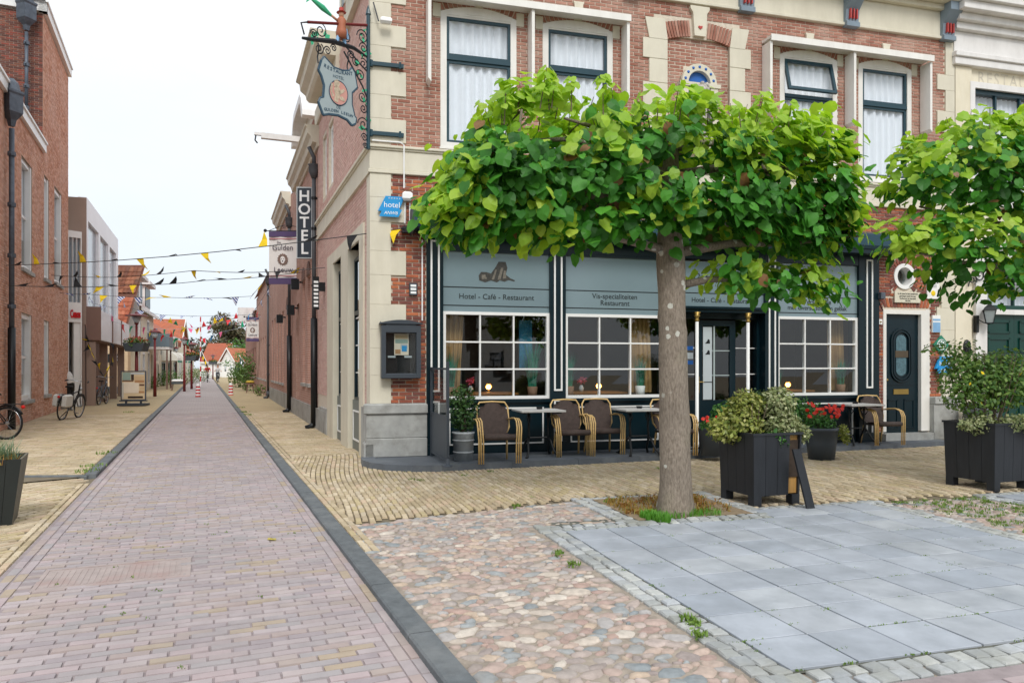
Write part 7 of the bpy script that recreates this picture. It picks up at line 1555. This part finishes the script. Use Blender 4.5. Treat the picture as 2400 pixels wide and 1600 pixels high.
plant('green_bush', 'fresh green bush behind the round grey pot', 'bush', gp + Vector((-.1, .45, .35)), [('midleaf', 'foliage', [(-.05, 0, .35, .36, .25, .3, 1000, .06)])], 10, .4, .2, 12)
# zinc pot with shrub
zp = G(1086, 1078, .13); t = thing('zinc_pot', 'weathered zinc tub beside the glass wind screen', 'pot', zp); b = MB(); b.lathe([(.145, 0), (.165, .4), (.175, .41), (.175, .435), (.15, .435)], 24); b.lathe([(.158, .12), (.162, .13), (.158, .14)], 24); b.lathe([(.166, .3), (.17, .31), (.166, .32)], 24); b.build('tub', mat('weathered_zinc', 'aab0b4', .6, .2, 8, .15, 40, dirt='868c90', dsc=5), t, True)
plant('potted_shrub', 'bushy dark green shrub growing in the zinc tub', 'shrub', zp + Vector((0, 0, .4)), [('darkleaf', 'foliage', [(0, 0, .3, .24, .22, .28, 700, .06), (-.03, 0, .55, .2, .18, .2, 350, .06)])], 10, .6, .15, 13)
# grey barrel tub by the right pier
t = thing('dark_barrel', 'dark wet looking barrel behind the right planter by the pier', 'barrel', HW(11.55, -.5, 0), HU); b = MB(); b.lathe([(.27, .1), (.31, .5), (.28, .85), (.24, .86)], 20); b.build('barrel', M['pipe'], t, True)
# tapered grey planter at the lower left
pc = Vector((-5.17, 7.28, 0)); t = thing('tapered_planter', 'tall tapered grey wooden planter of blue grass at the lower left edge', 'planter', pc, R(28))
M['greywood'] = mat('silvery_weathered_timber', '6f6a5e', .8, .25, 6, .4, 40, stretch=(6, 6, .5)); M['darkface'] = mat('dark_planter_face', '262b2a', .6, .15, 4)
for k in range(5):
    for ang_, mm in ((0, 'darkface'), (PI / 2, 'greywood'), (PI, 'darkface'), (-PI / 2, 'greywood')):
        lo, hi = .22, .31; a_, c_ = -1 + k * .4 + .006, -1 + (k + 1) * .4 - .006; b = MB()
        b.add([(a_ * lo, -lo, .0), (c_ * lo, -lo, .0), (c_ * lo, -lo + .02, .0), (a_ * lo, -lo + .02, .0), (a_ * hi, -hi, .66), (c_ * hi, -hi, .66), (c_ * hi, -hi + .02, .66), (a_ * hi, -hi + .02, .66)], [(0, 3, 2, 1), (4, 5, 6, 7), (0, 1, 5, 4), (1, 2, 6, 5), (2, 3, 7, 6), (3, 0, 4, 7)]); b.build('plank', M[mm], t, rz=ang_)
b = MB(); b.box(-.27, -.27, .4, .27, .27, .6); b.build('soil', M['potsoil'], t)
M['bluegrass'] = leafmat('blue_green_fescue', ['6f8a72', '86a088', '5c7a60', '9aa878'], .3)
g_ = thing('ornamental_grass', 'spiky blue green grass tuft in the tapered planter', 'grass plant', pc + Vector((0, 0, .58))); b = MB(); rn = random.Random(21)
for k in range(9): blades(b, Vector((rn.uniform(-.2, .2), rn.uniform(-.2, .2), 0)), 130, .1, .27, 1.3, .004, rn)
tag(b.build('blades', M['bluegrass'], g_), kind='stuff'); b = MB(); blades(b, Vector((.1, -.1, .03)), 130, .25, .12, 2.2, .004, rn); tag(b.build('dry_blades', M['dryweed'], g_), kind='stuff')
# ================================================================ TREES TRAINED FLAT
M['limebark'] = None
def barkmat():
    t = NT('lime_tree_bark'); n1 = t.noise(60, 6, .65, stretch=(1, 1, .28)); c = t.mix(t.remap(n1, 0, 1, .3, .7), hx('6e6255'), hx('a09486')); c = t.scale(c, t.remap(t.noise(4, 4), .85, 1.15))
    vo = t.n('ShaderNodeTexVoronoi'); vo.inputs['Scale'].default_value = 8; t.l(t.n('ShaderNodeNewGeometry').outputs['Position'], vo.inputs['Vector'])
    sp_ = t.math('MULTIPLY', t.math('LESS_THAN', t.math('ADD', vo.outputs['Distance'], t.remap(t.noise(30, 2), -.05, .05)), .22), t.remap(t.noise(2.2), 0, 1, .46, .52)); c = t.mix(sp_, c, hx('c9c8bd')); c = t.mix(t.remap(t.noise(1.5), 0, .35, .5, .7), c, hx('7a7a58'))
    t.l(c, t.b.inputs['Base Color']); t.b.inputs['Roughness'].default_value = .9; t.bump(n1, 1, .02); return t.m
M['limebark'] = barkmat()
M['limeleaf'] = leafmat('mature_lime_leaf', ['2f6a20', '3d7e28', '4e9430', '265a1d', '5ca638', '357624'], .33, .5, .35)
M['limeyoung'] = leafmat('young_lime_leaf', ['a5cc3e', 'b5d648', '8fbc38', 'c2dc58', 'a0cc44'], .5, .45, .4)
M['brownleaf'] = leafmat('withered_leaf', ['7a5535', '8f6a40', '6a5a38'], .2)
def barktrunk(base, tp_, rr_, seed, n=22, m=46):          # uneven bole: flare, swellings and grooves
    rn = random.Random(seed); ph = [(rn.uniform(0, 6.3), rn.uniform(0, 6.3), rn.uniform(2, 7)) for _ in range(7)]; b = MB(); vs = []; fs = []
    kn = [(rn.uniform(.5, 2.4), rn.uniform(0, 6.3), rn.uniform(.008, .018)) for _ in range(7)]
    Z = [p[2] for p in tp_]
    for i in range(m + 1):
        z = Z[0] + (Z[-1] - Z[0]) * i / m; k = max(j for j in range(len(Z)) if Z[j] <= z + 1e-6); k = min(k, len(Z) - 2); f = (z - Z[k]) / (Z[k + 1] - Z[k]); x = tp_[k][0] + (tp_[k + 1][0] - tp_[k][0]) * f; r = rr_[k] + (rr_[k + 1] - rr_[k]) * f
        for j in range(n):
            a = 2 * PI * j / n; q = r * (1 + .035 * math.sin(3 * a + ph[0][0] + z * 1.3) + .02 * math.sin(7 * a + ph[1][0] + z * .8) + .018 * math.sin(z * 9 + ph[2][0] + 2 * a)) + .05 * max(0, .25 - z) / .25 * max(0, math.sin(5 * a + 1)) * .7
            for kz, ka, kh in kn: q += kh * math.exp(-((z - kz) / .06) ** 2 - (((a - ka + PI) % (2 * PI) - PI) / .35) ** 2)
            vs.append((base.x + x + q * math.cos(a), base.y + q * math.sin(a), base.z + z))
    for i in range(m):
        for j in range(n): c = (j + 1) % n; fs.append((i * n + j, i * n + c, i * n + n + c, i * n + n + j))
    b.add(vs, fs); return b
def leafmesh(seed, curl):
    r_ = random.Random(seed); b = MB(); R_ = [(.28, -.09), (.5, .16), (.47, .48), (.3, .8)]; V = [(0, 0, 0), (0, .5, .0), (0, 1.06, -.22 * curl)]
    for s_ in (1, -1):                                   # two blades folded up along the midrib, wavy edges, drooping tip
        for x, y in R_: V.append((s_ * x * r_.uniform(.88, 1.12), y + r_.uniform(-.04, .04), .16 * x - abs(x) ** 2 * .9 * curl * .6 - max(0, y - .4) ** 2 * .5 * curl + r_.uniform(-.05, .05)))
    b.add(V, [(0, 3, 4, 1), (1, 4, 5), (1, 5, 6, 2), (0, 1, 8, 7), (1, 9, 8), (1, 2, 10, 9)]); return b
LV = [leafmesh(k, c) for k, c in enumerate((.6, 1.0, 1.5, .3))]
def crown(tree, base, ang, prof_top, prof_bot, x0, x1, depth, nleaf, nyoung, seed, gaps=(), nobj=300, lsize=.105):
    rn = random.Random(seed); U = Vector((math.cos(ang), math.sin(ang), 0)); W_ = Vector((-U.y, U.x, 0)); pl_m, pl_y, pl_b = [], [], []
    def interp(pr, x):
        for (a_, za), (c_, zc) in zip(pr, pr[1:]):
            if a_ <= x <= c_: return za + (zc - za) * (x - a_) / (c_ - a_)
        return pr[0][1] if x < pr[0][0] else pr[-1][1]
    def put_leaf(lst, p, nrm, s):
        d = Vector((rn.gauss(0, .5), rn.gauss(0, .5), -1)) ; d = (d - nrm * d.dot(nrm))
        if d.length < .1: d = nrm.orthogonal()
        d.normalize(); xx = d.cross(nrm); Mx = Matrix((xx, d, nrm)).transposed(); lst.append((tuple(p), tuple(Mx.to_euler()), (s, s, s), rn.randrange(4)))
    cl = []
    while len(cl) < nleaf // 9:
        x = rn.uniform(x0, x1); zt, zb = interp(prof_top, x), interp(prof_bot, x)
        if zt - zb < .1: continue
        f = rn.random(); z = zb + (zt - zb) * f; e = 1 - abs(2 * (x - x0) / (x1 - x0) - 1) ** 4; dd = depth * (.5 + .5 * e) * (1 - abs(f * 2 - 1) ** 3 * .5)
        s_ = rn.choice((-1, -1, -1, 1)); y = s_ * dd * rn.uniform(.45, 1.0) if rn.random() < .68 else dd * rn.uniform(-1, 1)
        if any(((x - gx) / gr) ** 2 + ((z - gz) / gh) ** 2 < 1 and abs(y) > -1 and y < gy for gx, gz, gr, gh, gy in gaps): continue
        cl.append((x, y, z, f))
    for x, y, z, f in cl:
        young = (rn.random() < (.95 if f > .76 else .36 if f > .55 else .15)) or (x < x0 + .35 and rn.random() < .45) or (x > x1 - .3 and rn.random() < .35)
        out_ = (U * ((x - (x0 + x1) / 2) / (x1 - x0) * .8) + W_ * (y / depth) + Vector((0, 0, .25 + .5 * f))).normalized()
        for k in range(rn.randrange(6, 12)):
            q = Vector((x + rn.gauss(0, .11), y + rn.gauss(0, .09), z + rn.gauss(0, .09))); p = base + U * q.x + W_ * q.y + Vector((0, 0, q.z)); n_ = (out_ + Vector((rn.gauss(0, .45), rn.gauss(0, .45), rn.gauss(.15, .4)))).normalized()
            put_leaf(pl_y if young else (pl_b if rn.random() < .02 else pl_m), p, n_, lsize * rn.choice((.6, .8, .95, 1.05, 1.2, 1.35)) * rn.uniform(.9, 1.1))
    twigs = MB()
    for k in range(nyoung):                                  # upright fresh shoots along the top and the tips
        x = rn.uniform(x0 + .3, x1 - .1); y = rn.uniform(-.8, .8) * depth; zt = interp(prof_top, x) - .12; hh = rn.choice((.06, .1, .14, .18, .26)); p0 = base + U * x + W_ * y + Vector((0, 0, zt)); tip = p0 + Vector((rn.gauss(0, .05), rn.gauss(0, .05), hh)); twigs.tube([tuple(p0 - Vector((0, 0, .15))), tuple(tip)], [.006, .003], 4)
        for i in range(int(5 + hh * 30)): f = rn.random(); p = p0.lerp(tip, f); a_ = rn.uniform(0, 6.28); n_ = Vector((math.cos(a_) * .8, math.sin(a_) * .8, .7)).normalized(); put_leaf(pl_y, p + Vector((math.cos(a_), math.sin(a_), 0)) * .05, n_, lsize * rn.uniform(.55, 1.0))
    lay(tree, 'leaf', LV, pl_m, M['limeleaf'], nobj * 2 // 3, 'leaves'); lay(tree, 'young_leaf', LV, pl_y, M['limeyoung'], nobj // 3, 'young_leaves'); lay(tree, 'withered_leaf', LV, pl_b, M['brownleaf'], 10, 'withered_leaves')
    tag(twigs.build('twigs', M['bark'], tree), kind='stuff')
TB = G(1582, 1202, ZP)
tr = thing('lime_tree', 'flat trained lime tree with a thick straight trunk in the square', 'tree', (0, 0, 0))
tp = [(0, 0, -.02), (0, 0, .06), (0, 0, .3), (-.01, 0, .9), (-.02, 0, 1.6), (-.03, 0, 2.25), (-.04, 0, 2.6), (-.05, 0, 2.9), (-.05, 0, 3.5), (-.02, 0, 3.9)]
b = barktrunk(TB, tp, [.2, .178, .162, .152, .142, .135, .15, .12, .09, .05], 3); b.build('trunk', M['limebark'], tr, True)
AT = HU; UA = Vector((math.cos(AT), math.sin(AT), 0)); WA = Vector((-UA.y, UA.x, 0))
def branch(pts, r0, r1): b = MB(); n = len(pts); b.tube([tuple(TB + UA * x + WA * y + Vector((0, 0, z))) for x, y, z in pts], [r0 + (r1 - r0) * k / (n - 1) for k in range(n)], 8); b.build('branch', M['limebark'], tr, True)
for s in (-1, 1):
    for z, l in ((2.8, 2.1), (3.2, 2.0), (3.6, 1.7), (3.85, 1.2)): branch([(0, 0, z - .12), (s * l * .3, random.uniform(-.15, .15), z), (s * l * .7, random.uniform(-.3, .3), z + .08), (s * l, random.uniform(-.2, .2), z + .12)], .055, .012)
branch([(0.05, 0, 2.35), (.4, .0, 2.42), (.9, .05, 2.45), (1.7, .0, 2.35)], .045, .012)
for k in range(10): x = random.uniform(-1.8, 1.6); branch([(x, 0, 2.8 + .5 * random.random()), (x + random.uniform(-.3, .3), random.choice((-.5, .5)), 3.2 + random.random()), (x + random.uniform(-.4, .4), random.choice((-.5, .5)), 3.9)], .02, .006)
ptop = [(-2.5, 2.98), (-2.4, 3.25), (-2.1, 3.75), (-1.85, 4.08), (-1.5, 4.12), (-.6, 4.06), (0, 4.2), (.35, 4.1), (.8, 4.15), (1.4, 4.05), (1.7, 4.05), (1.8, 3.6), (1.95, 3.15)]
pbot = [(-2.62, 2.88), (-2.2, 2.82), (-1.2, 2.76), (-.4, 2.9), (.1, 2.94), (.5, 2.92), (1.2, 2.85), (2.1, 2.9)]
crown(tr, TB, AT, ptop, pbot, -2.5, 1.95, .72, 7000, 80, 1, gaps=((-1.6, 3.72, .55, .17, .1), (-.1, 3.5, .6, .19, .1), (.3, 2.72, .3, .1, 9), (1.0, 3.45, .5, .15, .1), (-1.0, 3.1, .4, .12, 0), (.6, 3.95, .5, .1, 0), (-.9, 4.05, .5, .1, 0)))
crown(tr, TB, AT, [(.25, 2.5), (1.0, 2.58), (1.9, 2.55)], [(.25, 2.45), (1.0, 2.35), (1.75, 2.2), (1.9, 2.3)], .25, 1.9, .3, 420, 0, 2, nobj=0)
# second tree: trunk just outside the frame on the right
TB2 = Vector((6.75, 9.25, ZP)); tr2 = thing('lime_tree', 'second flat trained lime tree in two tiers reaching in from the right edge', 'tree', (0, 0, 0))
b = barktrunk(TB2, tp, [.2, .178, .162, .152, .142, .135, .15, .12, .09, .05], 4); b.build('trunk', M['limebark'], tr2, True)
for s in (-1, 1):
    for z, l in ((2.75, 2.0), (3.3, 2.0), (3.9, 1.8)): b = MB(); b.tube([tuple(TB2 + UA * x + WA * y + Vector((0, 0, zz))) for x, y, zz in ((0, 0, z - .1), (s * l * .5, .1, z), (s * l, 0, z + .1))], [.05, .03, .012], 8); b.build('branch', M['limebark'], tr2, True)
crown(tr2, TB2, AT, [(-2.3, 3.75), (-1.95, 4.2), (-1.4, 4.42), (0, 4.55), (1.2, 4.6), (2, 4.3)], [(-2.3, 3.6), (-1.9, 3.48), (-.8, 3.4), (0, 3.4), (2, 3.4)], -2.3, 2.0, .72, 3400, 50, 5, nobj=240)
crown(tr2, TB2, AT, [(-2.4, 3.1), (-2.0, 3.28), (-1.2, 3.3), (1.9, 3.3)], [(-2.4, 2.98), (-2.0, 2.88), (-1.72, 2.8), (-1.45, 2.42), (-1.1, 2.32), (-.4, 2.45), (1.9, 2.5)], -2.4, 1.9, .6, 2500, 0, 6, nobj=60)
# ================================================================ BICYCLES AND PEOPLE
M['tyre'] = mat('black_tyre', '17181a', .8, .1); M['chrome'] = mat('chrome', 'b5b9bd', .25, .05, metal=.9); M['bag'] = mat('white_pannier_cloth', 'd3d2cc', .8, .08); M['tail'] = mat('red_tail_light', 'c41f1c', .3, 0)
def bicycle(label, pos, rz_, fm='black', lean=0, bags=False):
    t = thing('bicycle', label, 'bicycle', pos, rz_); t.rotation_euler = (R(lean), 0, rz_)          # x forwards
    fork = put('front_wheel', bpy.data.meshes.new('front_wheel'), t, (.54, 0, .34))
    for nm, x in (('rear_wheel', -.52), ('front_wheel', .54)):
        w_ = fork if nm == 'front_wheel' else put(nm, bpy.data.meshes.new(nm), t, (x, 0, .34))
        b = MB(); b.tube([(.33 * math.cos(2 * PI * k / 28), 0, .33 * math.sin(2 * PI * k / 28)) for k in range(29)], .021, 6, cap=False); b.build('tyre', M['tyre'], w_, True)
        b = MB(); b.tube([(.3 * math.cos(2 * PI * k / 28), 0, .3 * math.sin(2 * PI * k / 28)) for k in range(29)], .012, 4, cap=False); b.build('rim', M['chrome'], w_, True)
        b = MB()
        for k in range(16): a_ = 2 * PI * k / 16; b.tube([(0, .025 * (-1) ** k, 0), (.3 * math.cos(a_), 0, .3 * math.sin(a_))], .0022, 3)
        b.tube([(0, -.05, 0), (0, .05, 0)], .025, 8); w_.data = b.mesh('spokes', M['chrome'])
        b = MB(); b.tube([(.375 * math.cos(a_), 0, .375 * math.sin(a_)) for a_ in [R(20 + k * 13) for k in range(11)]], .024, 5); b.build('mudguard', M[fm], w_, True)
    b = MB(); BB, HT, ST_ = (-.05, 0, .3), (.4, 0, .86), (-.2, 0, .86)
    b.tube([BB, ST_], .02, 8); b.tube([BB, (.38, 0, .72)], .022, 8); b.tube([(-.16, 0, .72), (.4, 0, .8)], .018, 8); b.tube([(.42, 0, .98), (.37, 0, .66)], .024, 8)
    for s in (-.05, .05): b.tube([BB, (-.52, s, .34)], .012, 6); b.tube([(-.18, 0, .74), (-.52, s, .34)], .011, 6); b.tube([(.38, s, .66), (.44, s, .5), (.54, s, .34)], .014, 6)
    b.tube([(-.82, -.06, .74), (-.3, -.06, .74)], .008, 5); b.tube([(-.82, .06, .74), (-.3, .06, .74)], .008, 5); b.tube([(-.52, .06, .34), (-.7, .06, .74)], .006, 5); b.tube([(-.1, .02, .28), (-.16, .22, .01)], .012, 5); b.build('frame', M[fm], t, True)
    b = MB(); b.tube([(.42, 0, .98), (.41, 0, 1.08)], .014, 6); b.tube([(.24, -.3, 1.1), (.34, -.26, 1.12), (.42, -.1, 1.09), (.42, .1, 1.09), (.34, .26, 1.12), (.24, .3, 1.1)], .012, 6); b.build('handlebar', M['chrome'], t, True)
    for s in (-1, 1): b = MB(); b.tube([(.15, s * .31, 1.085), (.28, s * .285, 1.11)], .018, 6); b.build('grip', M['tyre'], t)
    b = MB(); b.add([(-.32, -.1, .92), (-.32, .1, .92), (-.08, .03, .93), (-.02, 0, .93), (-.08, -.03, .93), (-.3, -.08, .97), (-.3, .08, .97), (-.06, .02, .965), (-.06, -.02, .965)], [(0, 1, 2, 3, 4), (5, 8, 7, 6), (0, 5, 6, 1), (1, 6, 7, 2), (2, 7, 3), (3, 7, 8), (3, 8, 4), (4, 8, 5, 0)]); b.tube([(-.2, 0, .86), (-.2, 0, .93)], .014, 6); fixn(b.build('saddle', M['tyre'], t, True))
    b = MB(); b.tube([(-.05, -.06, .3), (-.05, .06, .3)], .06, 10); b.tube([(-.05, -.08, .3), (.08, -.09, .18)], .011, 5); b.tube([(-.05, .08, .3), (-.18, .09, .42)], .011, 5); b.box(.03, -.17, .165, .13, -.09, .19); b.box(-.23, .09, .405, -.13, .17, .43); b.build('crank', M['chrome'], t)
    b = MB(); b.ball((-.86, 0, .68), .04, 8, 5); b.build('tail_light', M['tail'], t)
    b = MB(); b.ball((.5, 0, .86), .05, 8, 5); b.build('head_light', M['chrome'], t)
    if bags:
        for s in (-1, 1): b = MB(); b.bbox(-.78, s * .12 - .06, .38, -.38, s * .12 + .06, .74, .04); b.build('pannier', M['bag'], t)
    return t
bk = G(140, 984, ZP); bicycle('black bicycle with white panniers leaning by the window of the left brick house', bk + Vector((.02, .45, 0)), R(98), lean=6, bags=True)
bk = G(-44, 1030, ZP); bicycle('black bicycle cut off by the left edge below the rain pipe', bk, R(178), lean=4)
bk = G(216, 950, ZP); bicycle('silver bicycle parked under the brown colonnade', bk + Vector((-.1, .9, 0)), R(105), 'lead', lean=2)
def person(label, pos, rz_, joints, radii, edges, parts):
    t = thing('person', label, 'person', pos, rz_); me = bpy.data.meshes.new('body'); names = list(joints); me.from_pydata([joints[n] for n in names], [(names.index(a_), names.index(c_)) for a_, c_ in edges], [])
    o = put('body', me, t); o.modifiers.new('skin', 'SKIN'); sk = me.skin_vertices[0].data
    for k, n in enumerate(names): r_ = radii[n]; sk[k].radius = (r_, r_); sk[k].use_root = (n == 'pelvis')
    s_ = o.modifiers.new('smooth', 'SUBSURF'); s_.levels = 1; s_.render_levels = 1
    dg = bpy.context.evaluated_depsgraph_get(); m2 = bpy.data.meshes.new_from_object(o.evaluated_get(dg)); o.modifiers.clear(); o.data = m2; m2.materials.clear()
    for mm in parts['mats']: m2.materials.append(mm)
    for p in m2.polygons: p.material_index = parts['pick'](p.center); p.use_smooth = True
    return t
def rider(label, blabel, pos, rz_, shirt, trousers):
    bicycle(blabel, pos, rz_)
    J = {'pelvis': (-.2, 0, 1.0), 'chest': (.0, 0, 1.36), 'neck': (.05, 0, 1.52), 'head': (.09, 0, 1.66), 'crown': (.09, 0, 1.76)}
    Rr = {'pelvis': .15, 'chest': .17, 'neck': .06, 'head': .1, 'crown': .07}; E_ = [('pelvis', 'chest'), ('chest', 'neck'), ('neck', 'head'), ('head', 'crown')]
    for s, n in ((-1, 'l'), (1, 'r')):
        J.update({n + 'sh': (.02, s * .19, 1.44), n + 'el': (.14, s * .28, 1.22), n + 'ha': (.26, s * .29, 1.13), n + 'hip': (-.14, s * .1, .96), n + 'kn': (.2, s * .12, .72 if s < 0 else .86), n + 'an': (.06 if s < 0 else -.12, s * .12, .26 if s < 0 else .5), n + 'to': (.2 if s < 0 else .02, s * .13, .2 if s < 0 else .44)})
        Rr.update({n + 'sh': .07, n + 'el': .05, n + 'ha': .045, n + 'hip': .1, n + 'kn': .07, n + 'an': .05, n + 'to': .045}); E_ += [('chest', n + 'sh'), (n + 'sh', n + 'el'), (n + 'el', n + 'ha'), ('pelvis', n + 'hip'), (n + 'hip', n + 'kn'), (n + 'kn', n + 'an'), (n + 'an', n + 'to')]
    t = person(label, pos, rz_, J, Rr, E_, {'mats': [mat('shirt_cloth_%s' % shirt, shirt, .8, .08), mat('trouser_cloth_%s' % trousers, trousers, .8, .08), M['skin']], 'pick': lambda c: 2 if c.z > 1.5 or (c.x > .17 and c.z > 1.05 and abs(c.y) > .2) else (0 if c.z > 1.04 else 1)})
    b = MB(); b.ball((.06, 0, 1.72), .115, 10, 6, sz=.9); b.build('hair', M['brown'], t, True)
rider('cyclist in a red jacket and pale trousers riding towards the bollards', 'bicycle ridden by the person in red', G(486, 896), R(-66), 'b8242a', 'c9c4be'); rider('cyclist in a white shirt and dark trousers riding on the right', 'bicycle ridden by the person in white', G(510.5, 897), R(-66), 'd9d8da', '3a3c44')
J = {'pelvis': (0, 0, .95), 'chest': (.16, 0, 1.25), 'neck': (.3, 0, 1.36), 'head': (.4, 0, 1.4), 'crown': (.48, 0, 1.42)}; Rr = {'pelvis': .15, 'chest': .18, 'neck': .06, 'head': .1, 'crown': .07}; E_ = [('pelvis', 'chest'), ('chest', 'neck'), ('neck', 'head'), ('head', 'crown')]
for s, n in ((-1, 'l'), (1, 'r')):
    J.update({n + 'sh': (.2, s * .19, 1.3), n + 'el': (.32, s * .24, 1.08), n + 'ha': (.4, s * .2, .9), n + 'hip': (0, s * .1, .9), n + 'kn': (.04, s * .11, .5), n + 'an': (0, s * .11, .08), n + 'to': (.14, s * .12, .03)}); Rr.update({n + 'sh': .08, n + 'el': .05, n + 'ha': .04, n + 'hip': .1, n + 'kn': .07, n + 'an': .05, n + 'to': .045}); E_ += [('chest', n + 'sh'), (n + 'sh', n + 'el'), (n + 'el', n + 'ha'), ('pelvis', n + 'hip'), (n + 'hip', n + 'kn'), (n + 'kn', n + 'an'), (n + 'an', n + 'to')]
person('person in a light grey shirt bending at the dark shop doorway on the left', D(163, HOR, 27.6) * Vector((1, 1, 0)) if False else Vector((-16.42, 27.45, .02)), R(170), J, Rr, E_, {'mats': [M['bag'], M['black'], M['skin']], 'pick': lambda c: 2 if c.x > .33 else (0 if c.z > .95 else 1)})
J2 = {'pelvis': (0, 0, .95), 'chest': (.0, 0, 1.35), 'neck': (.0, 0, 1.5), 'head': (.02, 0, 1.62), 'crown': (.02, 0, 1.72)}; J3 = dict(J); J3.update(J2)
for s, n in ((-1, 'l'), (1, 'r')): J3.update({n + 'sh': (0, s * .19, 1.42), n + 'el': (.0, s * .26, 1.14), n + 'ha': (.06, s * .25, .88)})
person('far pedestrian in dark blue near the flag at the bend', G(556, 889), R(-70), J3, Rr, E_, {'mats': [mat('navy_cloth', '2c3a52', .8, .05), M['black'], M['skin']], 'pick': lambda c: 2 if c.z > 1.5 else (0 if c.z > .95 else 1)})
# ================================================================ BUNTING
M['grn'] = mat('green_pennant', '1fa67a', .8, .05); M['pnk'] = mat('pink_pennant', 'e26a96', .8, .05); M['blu'] = mat('sky_blue_pennant', '2f92cf', .8, .05); M['redp'] = mat('red_pennant', 'd8343c', .8, .05); M['bw'] = None
def stripes(name, c1, c2):
    t = NT(name); w_ = t.n('ShaderNodeTexWave'); w_.inputs['Scale'].default_value = 5; w_.bands_direction = 'DIAGONAL'; t.l(t.n('ShaderNodeTexCoord').outputs['Object'], w_.inputs[0]); c = t.mix(t.math('GREATER_THAN', w_.outputs['Fac'], .5), hx(c1), hx(c2)); t.l(c, t.b.inputs['Base Color']); t.b.inputs['Roughness'].default_value = .8; return t.m
M['bw'] = stripes('blue_white_striped_pennant', '2c4a90', 'dfe3ee')
def bunting(label, pts, cols, n, size, seed, cord='black', hang=-1, flut=.6):
    t = thing('bunting', label, 'bunting', pts[0], group='bunting strings across the street'); rn = random.Random(seed); o = Vector(pts[0]); P = [Vector(p) - o for p in pts]
    fine = []
    for a_, c_ in zip(P, P[1:]):
        for k in range(8): f = k / 8; q = a_.lerp(c_, f); q.z -= .12 * math.sin(PI * f) * min(1, (c_ - a_).length / 8); fine.append(q)
    fine.append(P[-1]); b = MB(); b.tube([tuple(p) for p in fine], .008, 4); b.build('cord', M[cord], t)
    L = [0]
    for a_, c_ in zip(fine, fine[1:]): L.append(L[-1] + (c_ - a_).length)
    for k in range(n):
        s = (k + .5 + rn.uniform(-.25, .25)) / n * L[-1]; i = max(j for j in range(len(L)) if L[j] <= s); i = min(i, len(fine) - 2); f = (s - L[i]) / max(1e-6, L[i + 1] - L[i]); p = fine[i].lerp(fine[i + 1], f); d = (fine[i + 1] - fine[i]).normalized()
        h = rn.choice((-1, -1, -.6, .5, 1, -1.1)) if flut else -1; up = rn.uniform(.15, .8) if flut else 1; w_ = size * .42; z_ = Vector((rn.uniform(-.6, .6) * flut, rn.uniform(-.8, .3) * flut, h * up)).normalized() * size
        if flut > .5 and rn.random() < .42: z_ = (d * rn.choice((-1, 1)) + Vector((0, -.2, rn.uniform(-.35, .35)))).normalized() * size
        n_ = d.cross(z_); n_ = n_.normalized() * size * .12 if n_.length > 1e-4 else Vector((0, 0, .01)); b = MB()
        b.add([tuple(-d * w_), tuple(d * w_), tuple(-d * w_ * .5 + z_ * .5 + n_), tuple(d * w_ * .5 + z_ * .5 + n_ * .6), tuple(z_)], [(0, 1, 3, 2), (2, 3, 4)]); b.build('pennant', M[cols[k % len(cols)] if not flut else rn.choice(cols)], t, loc=p)
    return t
YB = ['yel', 'blk']
hk = HW(.57, -.26, 3.74)
bunting('black and yellow bunting from the corner pier hook to the left brick house', [tuple(hk), tuple(lw(13.0)(xw(17.4), -.1, 3.95))], YB, 13, .28, 1)
bunting('black and yellow bunting from the hotel side window across to the left', [tuple(SW(5.0, .08, 3.75)), tuple(D(454, 634, 19.3)), tuple(lw(22.62)(1.2, -.05, 4.5))], YB, 11, .28, 2)
bunting('lower black and yellow bunting past the banner to the left brick house', [tuple(SWp(9.6, .1, 4.2)), tuple(D(482, 657, 20)), tuple(D(310, 668, 20.5)), tuple(lw(13.0)(xw(17.6), -.1, 3.5))], YB, 13, .28, 3)
bunting('low black and yellow bunting ending in blue striped pennants', [tuple(SWp(16, .1, 5.6)), tuple(D(590, 694, 27)), tuple(D(395, 697, 26)), tuple(D(215, 690, 25.5)), tuple(lw(22.62)(3.0, -.05, 4.1))], ['bw', 'bw', 'yel', 'blk', 'bw'], 15, .32, 4)
bunting('far blue and white striped bunting above the road', [tuple(SWp(23, .1, 5.3)), tuple(D(590, 737, 36)), tuple(D(380, 738, 36)), tuple(D(300, 720, 36)), tuple(D(205, 706, 29.5))], ['bw'], 15, .42, 5, 'lead')
bunting('multicoloured bunting sagging from the shop to the middle of the street', [tuple(D(163, 724, 27.6)), tuple(D(250, 748, 31)), tuple(D(330, 765, 36)), tuple(D(445, 768, 44)), tuple(D(520, 755, 50)), tuple(D(612, 742, 36))], ['grn', 'blu', 'yel', 'redp', 'pnk'], 24, .42, 6, 'notice', flut=.3)
bunting('second multicoloured bunting lower across the street', [tuple(D(350, 770, 42)), tuple(D(400, 790, 45)), tuple(D(470, 795, 48)), tuple(D(515, 778, 50)), tuple(D(600, 757, 48))], ['yel', 'redp', 'grn', 'blu', 'pnk', 'blk'], 14, .45, 7, 'notice', flut=.3)
bunting('third multicoloured bunting further down the street', [tuple(D(372, 748, 60)), tuple(D(455, 772, 62)), tuple(D(520, 752, 62)), tuple(D(590, 738, 62))], ['redp', 'grn', 'blu', 'yel', 'pnk'], 14, .5, 8, 'notice', flut=.3)
bunting('loose yellow bunting dangling down before the brown colonnade', [tuple(D(187, 792, 28.2)), tuple(D(206, 800, 28.6)), tuple(D(218, 830, 28.4)), tuple(D(232, 862, 28.3)), tuple(D(242, 880, 28.3)), tuple(D(252, 872, 28.4)), tuple(D(262, 845, 28.7)), tuple(D(268, 810, 29))], ['yel', 'yel', 'blk'], 13, .3, 9)
